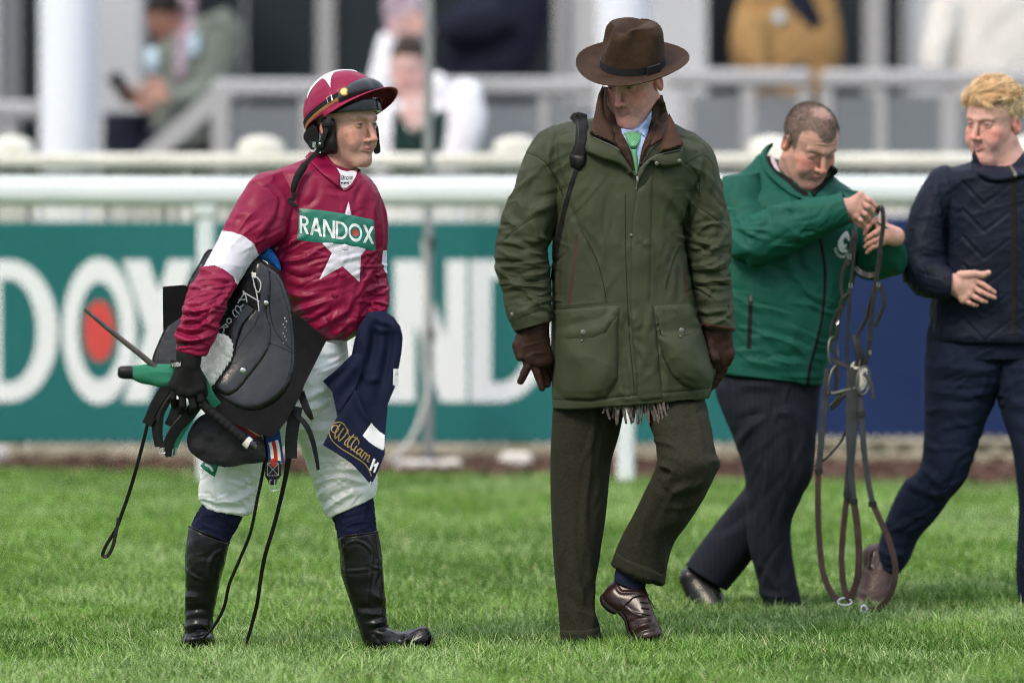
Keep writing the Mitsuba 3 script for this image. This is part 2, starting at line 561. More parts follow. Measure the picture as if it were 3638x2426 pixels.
def mottled(a, b, f=8.0, lo=0.3, hi=0.7, fine=0.0):
    """Two tones of one stuff, in patches of 1 / f metres, with a fine grain."""
    def fn(p, n, uv):
        t = mikit.smoothstep(lo, hi, mikit.fbm(p.x * f, p.y * f, p.z * f, 3))
        c = mikit.mix(a, b, t)
        if fine:
            c = c * (1 - fine + 2 * fine * mikit.noise(p.x * 310, p.y * 310, p.z * 310))
        return c
    return mikit.proc(fn)


def bump(key, fn, scale=1.0, eps=1e-3):
    """Puts a fine relief on a material."""
    old = scene[key]
    inner = old['bsdf'] if old['type'] == 'twosided' else old
    scene[key] = {'type': 'twosided', 'bsdf': {'type': 'bumpmap', 'arbitrary': mikit.proc(fn, eps), 'scale': scale, 'bsdf': inner}}


def creased(f, drawn=2.0, weave=0.0):
    """A relief of fine sharp creases in cloth, cells of about 1 / f metres, drawn out along the level."""
    def fn(p, n, uv):
        wx, wz = mikit.noise(p.x * f * .8 + 7, p.y * f * .8, p.z * f * .8), mikit.noise(p.x * f * .8, p.y * f * .8 + 9, p.z * f * .8 + 3)
        a = mikit.noise(p.x * f + 1.3 * wx, p.y * f, p.z * f * drawn + 1.3 * wz)
        b = mikit.noise(p.x * f * 1.9 + 1.6 * wz + 5, p.y * f * 1.9, p.z * f * 1.5 * drawn + 1.6 * wx)
        ra, rb = 1 - dr.abs(2 * a - 1), 1 - dr.abs(2 * b - 1)
        out = ra * ra * ra * ra + .45 * rb * rb * rb * rb
        if weave:
            out = out + weave * mikit.noise(p.x * 900, p.y * 900, p.z * 900)
        return out
    return fn


VC = {'type': 'mesh_attribute', 'name': 'vertex_color'}
mat('m_soil', mottled((0.05, 0.09, 0.018), (0.075, 0.14, 0.025), 3.0, fine=0.25), 0.95)
scene['m_grass'] = {'type': 'twosided', 'bsdf': {'type': 'principled', 'base_color': VC, 'roughness': 0.5, 'specular': 0.35}}
mat('m_bark', mottled((0.045, 0.026, 0.02), (0.11, 0.062, 0.048), 16.0, fine=0.35), 0.95)
mat('m_white_rail', mottled((0.69, 0.75, 0.79), (0.75, 0.80, 0.83), 3.0), 0.35)
mat('m_cream', mottled((0.62, 0.62, 0.55), (0.74, 0.74, 0.68), 5.0, fine=0.06), 0.6)
mat('m_mossy', mottled((0.16, 0.15, 0.08), (0.33, 0.32, 0.22), 9.0, fine=0.1), 0.85)
mat('m_teal_board', mottled((0.018, 0.148, 0.145), (0.022, 0.160, 0.158), 2.0), 0.5, specular=.18)
mat('m_blue_board', mottled((0.013, 0.029, 0.098), (0.016, 0.034, 0.112), 2.0), 0.5, specular=.18)
mat('m_print_white', (0.80, 0.84, 0.86), 0.4)
mat('m_print_red', (0.62, 0.07, 0.06), 0.4)
mat('m_galvanised', mottled((0.25, 0.27, 0.28), (0.33, 0.35, 0.35), 12.0), 0.45, metallic=0.3)
mat('m_cable', (0.45, 0.46, 0.44), 0.5)
mat('m_slab', mottled((0.48, 0.45, 0.41), (0.60, 0.57, 0.53), 9.0, fine=0.1), 0.85)
mat('m_plank', mottled((0.27, 0.25, 0.18), (0.40, 0.37, 0.29), 10.0, fine=0.15), 0.85)
mat('m_column', (0.78, 0.84, 0.92), 0.45)
mat('m_render_wall', mottled((0.50, 0.52, 0.55), (0.55, 0.57, 0.60), 1.2, fine=0.05), 0.7)
mat('m_steel_frame', (0.37, 0.375, 0.39), 0.5)
mat('m_dark_frame', (0.05, 0.055, 0.06), 0.5)
mat('m_glass_dark', (0.014, 0.019, 0.024), 0.12, specular=0.45)
mat('m_frosted', mottled((0.16, 0.18, 0.20), (0.20, 0.22, 0.24), 1.5), 0.35)
mat('m_paving', mottled((0.20, 0.20, 0.19), (0.27, 0.26, 0.25), 2.0, fine=0.1), 0.9)

# ------------------------------------------------------------------ the setting: lawn, mulch, paving
rng = np.random.default_rng(11)


def mulch_edge(x):
    return 31.95 - 0.27 * x + 0.10 * np.sin(x * 2.3 + 1) + 0.05 * np.sin(x * 7.1)


def slab_mesh(x0, x1, yfn0, yfn1, z, nx=60, ny=20, wob=0.0, seed=0):
    X = np.linspace(x0, x1, nx)
    t = np.linspace(0, 1, ny)
    xx, tt = np.meshgrid(X, t, indexing='ij')
    yy = yfn0(xx) * (1 - tt) + yfn1(xx) * tt
    zz = z + 0 * xx
    if wob:
        zz = zz + wob * (meshkit.fbm(np.stack([xx * 9, yy * 9, 0 * xx], -1), 3, seed) - 0.5)
    v = np.stack([xx, yy, zz], -1).reshape(-1, 3)
    i, j = np.meshgrid(np.arange(nx - 1), np.arange(ny - 1), indexing='ij')
    a = i * ny + j
    f = np.concatenate([np.stack([a, a + ny, a + ny + 1], -1).reshape(-1, 3), np.stack([a, a + ny + 1, a + 1], -1).reshape(-1, 3)])
    return tm(v, f)


const = lambda y: (lambda x: y + 0 * x)
add('ground', slab_mesh(-400, 400, const(-200), const(900), -0.03, 3, 3), 'm_soil', kind='structure', label='wide flat ground under lawn and stands')
add('lawn', slab_mesh(-9, 9, const(8), lambda x: mulch_edge(x) + 0.15, 0.0, 60, 60), 'm_soil', kind='structure', label='green turf of the winners enclosure')
add('mulch_bed', slab_mesh(-9, 9, lambda x: mulch_edge(x), const(34.6), 0.012, 260, 60, 0.06, 3), 'm_bark', kind='structure', label='brown bark mulch strip under the boards')
add('paving', slab_mesh(-14, 14, const(34.6), const(52), 0.0, 8, 8), 'm_paving', kind='structure', label='grey paving behind the picket fence')

# bark chips on the mulch
n = 2600
cx = rng.uniform(-3.2, 3.2, n)
cy = mulch_edge(cx) + rng.random(n) ** 1.3 * (34.3 - mulch_edge(cx))
V, F_ = [], []
for k in range(n):
    l, w, h = rng.uniform(0.015, 0.05), rng.uniform(0.008, 0.02), rng.uniform(0.004, 0.012)
    p = np.array([[-l, -w, 0], [l, -w * .6, 0], [l * .9, w, 0], [-l * .8, w * .8, 0], [0, 0, h]])
    a, b = rng.uniform(0, 6.28), rng.normal(0, 0.35)
    R = np.array([[math.cos(a), -math.sin(a), 0], [math.sin(a), math.cos(a), 0], [0, 0, 1]]) @ np.array([[1, 0, 0], [0, math.cos(b), -math.sin(b)], [0, math.sin(b), math.cos(b)]])
    V.append(p @ R.T + [cx[k], cy[k], 0.018 + rng.uniform(0, 0.02)])
    F_.append(np.array([[0, 1, 4], [1, 2, 4], [2, 3, 4], [3, 0, 4], [0, 2, 1], [0, 3, 2]]) + 5 * k)
add('bark_chips', tm(np.vstack(V), np.vstack(F_)), 'm_bark', smooth=False, parent='mulch_bed', kind='stuff')


# grass blades: each a bent strip that narrows to its tip
def grass(n, x0, x1, y0, y1, h0, h1, wid, seed, segs=3):
    r = np.random.default_rng(seed)
    y = r.uniform(y0, y1, n)
    x = r.uniform(x0, x1, n) * (y / y1)
    keep = y < mulch_edge(x) + r.normal(0, 0.05, n)
    x, y = x[keep], y[keep]
    n = len(x)
    big = meshkit.fbm(np.stack([x * 1.1, y * 0.8, 0 * x], -1), 3, seed=5)
    mid = meshkit.fbm(np.stack([x * 6, y * 4, 0 * x], -1), 3, seed=8)
    fine = meshkit.noise(np.stack([x * 26, y * 22, 0 * x], -1), 3)
    h = r.uniform(h0, h1, n) * (0.62 + 0.75 * mid) * (0.75 + 0.5 * fine)
    h *= np.where(r.random(n) < 0.04, 1.7, 1.0)
    a = r.uniform(0, 2 * np.pi, n)
    flow = 6.28 * meshkit.noise(np.stack([x * 5, y * 5, 0 * x], -1), 21)
    a = np.where(r.random(n) < 0.35, flow + r.normal(0, 0.5, n), a)
    bend = r.uniform(0.15, 1.0, n) * h
    w = wid * r.uniform(0.6, 1.3, n)
    dx, dy = np.cos(a), np.sin(a)
    fa = r.uniform(0, 2 * np.pi, n)
    sx, sy = np.cos(fa), np.sin(fa) * 0.6
    rows = []
    for k in range(segs + 1):
        t = k / segs
        px, py, pz = x + dx * bend * t * t, y + dy * bend * t * t, h * (t - 0.25 * t * t * bend / h) - 0.004
        ww = w * (1 - t) ** 0.7 if k < segs else 0 * w
        rows.append(np.stack([px - sx * ww / 2, py - sy * ww / 2, pz], -1))
        if k < segs:
            rows.append(np.stack([px + sx * ww / 2, py + sy * ww / 2, pz], -1))
    m = 2 * segs + 1
    v = np.stack(rows, 1)
    f = []
    for k in range(segs - 1):
        f += [[2 * k, 2 * k + 1, 2 * k + 3], [2 * k, 2 * k + 3, 2 * k + 2]]
    f += [[2 * segs - 2, 2 * segs - 1, 2 * segs]]
    f = (np.array(f)[None] + (np.arange(n) * m)[:, None, None]).reshape(-1, 3)
    # the sward's own tones: dark lush grass, yellow-green grass, pale dry blades
    lush, fresh, pale, straw = np.array([0.078, 0.178, 0.023]), np.array([0.150, 0.300, 0.042]), np.array([0.29, 0.42, 0.16]), np.array([0.38, 0.38, 0.18])
    t = np.clip(0.5 + 1.7 * (big - 0.5) + 1.1 * (mid - 0.5) + r.normal(0, 0.20, n), 0, 1)[:, None]
    c = lush * (1 - t) + fresh * t
    q = (r.random(n) < 0.16 + 0.40 * np.clip((meshkit.fbm(np.stack([x * 1.7 + 40, y * 1.2, 0 * x], -1), 3, seed=31) - 0.47) * 5, 0, 1))[:, None]
    c = np.where(q, pale * r.uniform(0.75, 1.1, n)[:, None], c)
    c = np.where((r.random(n) < 0.02)[:, None], straw, c)
    c = c * r.uniform(0.8, 1.2, n)[:, None]
    return v.reshape(-1, 3), f, np.repeat(c, m, axis=0)


G = [grass(150000, -1.95, 1.95, 20.1, 24.2, 0.024, 0.046, 0.0048, 1), grass(190000, -2.7, 2.7, 24.2, 33.2, 0.028, 0.050, 0.0070, 2, 2),
     grass(26000, -3.6, 3.6, 15.5, 20.1, 0.03, 0.06, 0.006, 3, 2)]
o, V, F_, C = 0, [], [], []
for v, f, c in G:
    V.append(v)
    F_.append(f + o)
    C.append(c)
    o += len(v)
add('grass', tm(np.vstack(V), np.vstack(F_)), 'm_grass', color=np.vstack(C), label='short green lawn grass with paler tufts', category='grass', kind='stuff')
del G, V, F_, C


# ------------------------------------------------------------------ lettering drawn as outlines (capital height 1)
def ell(cx, cy, rx, ry, n=64):
    a = np.linspace(0, 2 * np.pi, n, endpoint=False)
    return Polygon(np.stack([cx + rx * np.cos(a), cy + ry * np.sin(a)], 1))


def bar(a, b, w):
    """A slanted stem with level ends."""
    (x0, y0), (x1, y1) = a, b
    return Polygon([(x0 - w / 2, y0), (x0 + w / 2, y0), (x1 + w / 2, y1), (x1 - w / 2, y1)])


def glyph(ch, w, t, th):
    """A heavy plain capital: width w, stem t, thin horizontal stroke th."""
    B = shapely.box
    if ch == 'D':
        k = 0.36 * w
        out = B(0, 0, k, 1).union(ell(k, .5, w - k, .5))
        inn = B(t, th, k, 1 - th).union(ell(k, .5, w - k - t, .5 - th))
        return out.intersection(B(0, 0, w, 1)).difference(inn.intersection(B(t, 0, w, 1)))
    if ch == 'O':
        return ell(w / 2, .5, w / 2, .515).difference(ell(w / 2, .5, w / 2 - t, .515 - th * 1.25))
    if ch == 'X':
        k = t * 0.6
        return bar((k, 0), (w - k, 1), t * 1.2).union(bar((w - k, 0), (k, 1), t * 1.2))
    if ch == 'N':
        return B(0, 0, t, 1).union(B(w - t, 0, w, 1)).union(bar((t * .62, 1), (w - t * .62, 0), t * 1.24))
    if ch == 'A':
        k = t * .6
        s = bar((k, 0), (w / 2, 1), t * 1.2).union(bar((w - k, 0), (w / 2, 1), t * 1.2))
        return s.union(B(w * .25, .24, w * .75, .24 + th))
    if ch == 'R':
        h, k = 0.56, 0.42 * w
        bowl = B(0, 1 - h, k, 1).union(ell(k, 1 - h / 2, w * .94 - k, h / 2)).intersection(B(0, 0, w, 1))
        hole = B(t, 1 - h + th, k, 1 - th).union(ell(k, 1 - h / 2, w * .94 - k - t, h / 2 - th)).intersection(B(t, 0, w, 1))
        return B(0, 0, t, 1).union(bowl.difference(hole)).union(bar((w * .42, 1 - h + th * .6), (w - t * .62, 0), t * 1.2))


def flat(shape, d, thick):
    """An outline in x and z as a thin upright plate whose face is d away."""
    p, f = fill(shape, 0.05)
    return sheet_solid(p, f, np.full(len(p), d), np.full(len(p), d + thick))


# ------------------------------------------------------------------ advertising boards
DB = 33.6


def board(x0, x1, z0, z1, bsdf, d, label, y_turn=0.0):
    t = thing('advertising_board', label, 'advertising board', 'boards along the picket fence')
    add('panel', box(x0, x1, d, d + 0.03, z0, z1, 0.004), bsdf, parent=t)
    for k, xx in enumerate(np.linspace(x0 + 0.3, x1 - 0.3, 3)):
        add('batten', box(xx - .03, xx + .03, d + .03, d + .07, z0, z1 - .02), 'm_plank', parent=t)
    return t


zt, zb = at(0, 789, DB)[2], 0.085
x = lambda o, d=DB: at(o * 1.5474, 1213, d)[0]
b1 = board(x(-1100), x(462), zb, zt, 'm_teal_board', DB, 'teal advertising board at left with white D, O, X letters and red dot')
b2 = board(x(468), x(1722), zb, zt, 'm_teal_board', DB - .001, 'teal advertising board with white letters behind the two men in front')
b3 = board(x(1728), x(3300), zb + .03, zt + .02, 'm_blue_board', DB - .002, 'plain navy blue advertising board at right')
LZ0, LZ1 = at(0, 1427, DB)[2], at(0, 924, DB)[2]
LH = LZ1 - LZ0
for t, seq in ((b1, (('R', -585, 170), ('A', -410, 170), ('N', -240, 167), ('D', -45, 178), ('O', 143, 170), ('X', 283, 162))),
               (b2, (('R', 560, 165), ('A', 735, 172), ('N', 905, 167), ('D', 1080, 185), ('O', 1276, 172), ('X', 1416, 162)))):
    for ch, x0, w in seq:
        x0, w = x(x0), x(x0 + w) - x(x0)
        g = glyph(ch, w / LH, 0.148 if ch not in 'O' else 0.112, 0.135)
        g = affinity.translate(affinity.scale(g, LH, LH, origin=(0, 0)), x0, LZ0)
        add('letter', flat(g, DB - .004, .004), 'm_print_white', False, parent=t)
        if ch == 'O':
            add('red_dot', flat(ell(x0 + w / 2, LZ0 + LH * .5, w * .205, LH * .215), DB - .004, .004), 'm_print_red', False, parent=t)

# ------------------------------------------------------------------ white running rail
DR = 31.65
t = thing('running_rail', 'thick white plastic running rail on posts in front of the boards', 'rail')
rz1, rz0 = at(0, 630, DR)[2], at(0, 733, DR)[2]
a = np.arange(40) / 40 * 2 * np.pi
prof = np.stack([0 * a, 0.065 * np.sign(np.cos(a)) * np.abs(np.cos(a)) ** .8, (rz0 + rz1) / 2 + (rz1 - rz0) / 2 * np.sign(np.sin(a)) * np.abs(np.sin(a)) ** .75], 1) + [0, DR, 0]
xs = np.linspace(-5.2, 5.2, 40)
add('rail', rings_mesh(prof[None] + np.stack([xs, 0 * xs, 0.004 * np.sin(xs * 1.7)], 1)[:, None]), 'm_white_rail', 60, parent=t)
sp = (at(1437 * 1.5474, 0, DR) - at(472 * 1.5474, 0, DR))[0]
px = at(472 * 1.5474, 0, DR)[0]
for k in range(-2, 5):
    xx = px + k * sp
    add('post', box(xx - .036, xx + .036, DR - .03, DR + .03, -.02, rz0 + .03, .012), 'm_white_rail', parent=t)
    add('bracket', box(xx - .05, xx + .05, DR - .045, DR + .045, rz0 - .05, rz0 + .02, .015), 'm_white_rail', parent=t)

# ------------------------------------------------------------------ cream picket fence behind the boards
DP = 33.85
t = thing('picket_fence', 'cream picket fence with a broad top rail and domed posts', 'fence')
fz1, fz0 = at(0, 545, DP)[2], at(0, 600, DP)[2]
add('top_rail', box(-5, 5, DP - .06, DP + .06, fz0, fz1, .02), 'm_cream', parent=t)
add('lower_rail', box(-5, 5, DP + .021, DP + .06, fz0 - .075, fz0 - .012), 'm_mossy', parent=t)
add('foot_rail', box(-5, 5, DP + .021, DP + .06, .16, .23), 'm_mossy', parent=t)
pk = {}
pm = box(-.016, .016, -.010, .010, -.02, fz0 - .014, .005)
pk['ply'] = mikit.ply(pm, 'm_cream', smooth=40)
for k in range(150):
    xx = -3.75 + k * 0.0505 + rng.normal(0, .002)
    key = t + '__picket' + (f'_{k:03d}' if k else '')
    scene[key] = {**pk['ply'], 'to_world': T().translate([xx, DP + rng.normal(0, .002), rng.normal(0, .004)]).rotate([0, 1, 0], rng.normal(0, .35))}
dome = at(0, 522, DP)[2]
for o in (-570, 22, 598, 1185, 1772, 2360, 2950):
    xx = x(o, DP)
    add('post', box(xx - .05, xx + .05, DP + .062, DP + .16, -.02, fz1 + .005), 'm_cream', parent=t)
    pr = np.array([[0, 0], [.105, 0], [.105, .02], [.09, .05], [.05, .068], [0, .074]])
    cap = trimesh.creation.revolve(pr, sections=32)
    cap.apply_translation([xx, DP + .09, fz1 + .0045])
    add('post_cap', cap, 'm_cream', parent=t)

# plank edging under the boards, pole with its cable, slabs
t = thing('timber_edging', 'weathered timber edging under the left boards', 'edging')
for k in range(6):
    x0 = x(-600) + k * 1.25
    if x0 < x(1690):
        add('plank', box(x0 + .004, min(x0 + 1.246, x(1700)), DB - .11, DB - .07, -.02, .078 - .004 * (k % 2), .006), 'm_plank', parent=t)
t = thing('timber_edging', 'cream timber edging with mossy gaps under the navy board', 'edging')
x0, x1 = x(1735, 33.3), x(3300, 33.3)
add('plank', box(x0, x1, 33.27, 33.31, -.02, .052, .006), 'm_plank', parent=t)
add('rail', box(x0, x1, 33.28, 33.31, .088, .112, .005), 'm_plank', parent=t)
add('backing', box(x0, x1, 33.33, 33.35, -.02, .11, .004), 'm_mossy', parent=t)
for k in range(int((x1 - x0) / .115)):
    add('block', box(x0 + k * .115, x0 + k * .115 + .045, 33.285, 33.325, .0525, .0875, .004), 'm_plank', parent=t)
t = thing('cable_pole', 'thin galvanised pole with a hanging grey cable beside it', 'pole')
DPOLE = 33.2
xx = x(984, DPOLE)
add('pole', trimesh.creation.cylinder(radius=.021, segment=[[xx, DPOLE, -.02], [xx, DPOLE, 2.6]], sections=20), 'm_galvanised', parent=t)
add('cable', tube(pts('V', [(1866, 440, -.05), (1878, 700, -.05), (1868, 960, -.06), (1880, 1080, -.08), (1850, 1220, -.1), (1790, 1340, -.12), (1710, 1410, -.14), (1600, 1462, -.16)], DPOLE), .013), 'm_cable', 60, parent=t)
for z in (.55, .95):
    add('clamp', trimesh.creation.cylinder(radius=.03, segment=[[xx, DPOLE, z], [xx, DPOLE, z + .05]], sections=20), 'm_dark_frame', parent=t)
for o0, o1, dd, h in ((905, 1062, 32.75, .045), (1145, 1222, 33.1, .06), (-8, 14, 33.2, .09)):
    k = thing('stone_slab', {905: 'flat pale stone slab at the foot of the pole', 1145: 'small pale stone block beside the green coat on the mulch', -8: 'pale stone block at the left end of the timber edging'}[o0], 'slab')
    m = box(x(o0, dd), x(o1, dd), dd - .16, dd + .1, 0.0, h, .02)
    m = m.subdivide().subdivide()
    m.vertices += .012 * (meshkit.fbm(m.vertices * 14, 3, 4)[:, None] - .5)
    scene[k] = mikit.ply(m, 'm_slab', smooth=35)

# ------------------------------------------------------------------ terrace, stand front, columns, balustrades
add('terrace', box(-14, 14, 38.6, 53, -.02, .62, .02), 'm_paving', kind='structure', label='raised grey terrace in front of the stand')
bld = thing('grandstand', 'blurred grandstand front of dark glazing, grey walls and white columns', 'building')
DW = 46.0
xw = lambda o, d=DW: at(o * 1.5474, 1213, d)[0]
H0, H1 = .62, 7.5


def pane(o0, o1, bsdf, z0=H0, z1=H1, d=DW):
    return add('window_pane', box(xw(o0, d), xw(o1, d), d, d + .02, z0, z1), bsdf, parent=bld)


def mull(o0, o1, bsdf='m_steel_frame', d=DW - .1, z0=H0, z1=H1, key='mullion'):
    return add(key, box(xw(o0, d), xw(o1, d), d, d + .098, z0, z1, .01), bsdf, parent=bld)


for o0, o1 in ((-900, -500), (-480, -60), (45, 120), (320, 420), (430, 560), (560, 742), (765, 890), (890, 1060), (1060, 1272), (1618, 1700), (1700, 1984), (2030, 2075), (2420, 2900)):
    pane(o0, o1, 'm_glass_dark')
for o0, o1, z0 in ((1300, 1372, H0), (2082, 2140, H0), (2140, 2400, H0)):  # added opaque grey boxes standing in for pale reflections in the glazing
    add('reflection_panel', box(xw(o0), xw(o1), DW - .03, DW + .02, z0, H1, .01), 'm_render_wall', parent=bld)
for o0, o1 in ((-500, -480), (0, 46), (728, 768), (1984, 2032), (2400, 2420)):
    mull(o0, o1)
for o0, o1 in ((412, 424), (556, 566), (1272, 1300), (2070, 2082)):
    mull(o0, o1)
add('wall', box(xw(-62), xw(4), DW - .25, DW + .2, H0, H1), 'm_render_wall', parent=bld)
add('wall', box(xw(196, 45), xw(322, 45), 45, 46.2, H0, H1), 'm_render_wall', parent=bld)
add('wall', box(xw(1470, 45), xw(1622, 45), 45, 46.2, H0, H1), 'm_render_wall', parent=bld)
add('back_wall', box(-15, 15, 46.3, 46.6, 0, H1), 'm_dark_frame', parent=bld)
add('fascia', box(-15, 15, 44.6, 46.6, H1, H1 + .5), 'm_render_wall', parent=bld)
for o0, o1, dd in ((92, 222, 41.8), (1368, 1492, 42.2), (-560, -430, 42), (2640, 2770, 42)):
    r = (xw(o1, dd) - xw(o0, dd)) / 2
    c = xw((o0 + o1) / 2, dd)
    k = thing('column', {92: 'round white column at the left of the stand front', 1368: 'round white column behind the brown hat', -560: 'round white column beyond the left edge', 2640: 'round white column beyond the right edge'}[o0], 'column')
    add('shaft', trimesh.creation.cylinder(radius=r, segment=[[c, dd, .70], [c, dd, H1]], sections=48), 'm_column', 60, parent=k)
    add('base', trimesh.creation.cylinder(radius=r * 1.12, segment=[[c, dd, .62], [c, dd, .70]], sections=48), 'm_column', 30, parent=k)


def balustrade(label, o0, o1, d, otop, posts, glass, lower=None, depth=.06):
    """A grey terrace balustrade between marks o0 and o1: top rail, posts, panes."""
    t = thing('balustrade', label, 'balustrade', 'grey balustrades along the terrace')
    zz = at(0, otop * 1.5474, d)[2]
    add('top_rail', box(xw(o0, d), xw(o1, d), d - .05, d + .05, zz - .10, zz, .025), 'm_steel_frame', parent=t)
    for p0, p1 in posts:
        add('post', box(xw(p0, d), xw(p1, d), d - .03, d + .03, .62, zz - .10, .008), 'm_steel_frame', parent=t)
    for p0, p1, b in glass:
        add('pane', box(xw(p0, d), xw(p1, d), d - .008, d + .008, .72, zz - .14, .003), b, parent=t)
    if lower:
        add('mid_rail', box(xw(o0, d), xw(o1, d), d - .025, d + .025, lower - .03, lower + .03, .01), 'm_steel_frame', parent=t)
    return t


balustrade('grey balustrade left of the first white column', -420, 95, 40, 232, ((-260, -235), (10, 34)), ((-235, 8, 'm_frosted'),))
balustrade('grey balustrade with frosted panels right of the stair rail', 488, 880, 40, 182, ((488, 530), (690, 716), (862, 880)), ((532, 688, 'm_frosted'), (718, 860, 'm_frosted')))
balustrade('grey balustrade behind the shoulder of the green coat', 1010, 1370, 40, 178, ((1010, 1030), (1236, 1262)), ((1032, 1234, 'm_frosted'), (1264, 1366, 'm_frosted')))
balustrade('grey balustrade under the tan jacket right of the hat', 1530, 1862, 40.3, 158, ((1560, 1585), (1700, 1735), (1832, 1862)), ((1588, 1698, 'm_frosted'), (1738, 1830, 'm_frosted')), 1.0)
balustrade('grey balustrade at right with a slack mid rail', 1882, 2420, 40.1, 160, ((1882, 1912), (2010, 2036), (2160, 2200), (2390, 2420)), ((1914, 2008, 'm_frosted'), (2038, 2158, 'm_frosted'), (2202, 2388, 'm_frosted')), .98)
t = thing('stair_rail', 'slanting grey stair handrail beside the frosted panels', 'handrail')
q = pts('O', [(525, 205), (455, 262), (325, 375)], 39.5)
add('rail', strap(q, .10, .05, smooth=False), 'm_steel_frame', parent=t)
q2 = pts('O', [(505, 205), (505, 372)], 39.46)
add('post', box(q2[0][0] - .035, q2[0][0] + .035, 39.44, 39.5, .6, q2[0][2] - .1), 'm_steel_frame', parent=t)
# ------------------------------------------------------------------ heads and hands
mat('m_skin', VC, 0.56, specular=0.32)
bump('m_skin', lambda p, n, uv: mikit.noise(p.x * 420, p.y * 420, p.z * 420) + 0.6 * mikit.noise(p.x * 160, p.y * 160, p.z * 160), 0.0007)
mat('m_eye', VC, 0.12, specular=0.6)
mat('m_hair_dark', (0.035, 0.025, 0.02), 0.6)


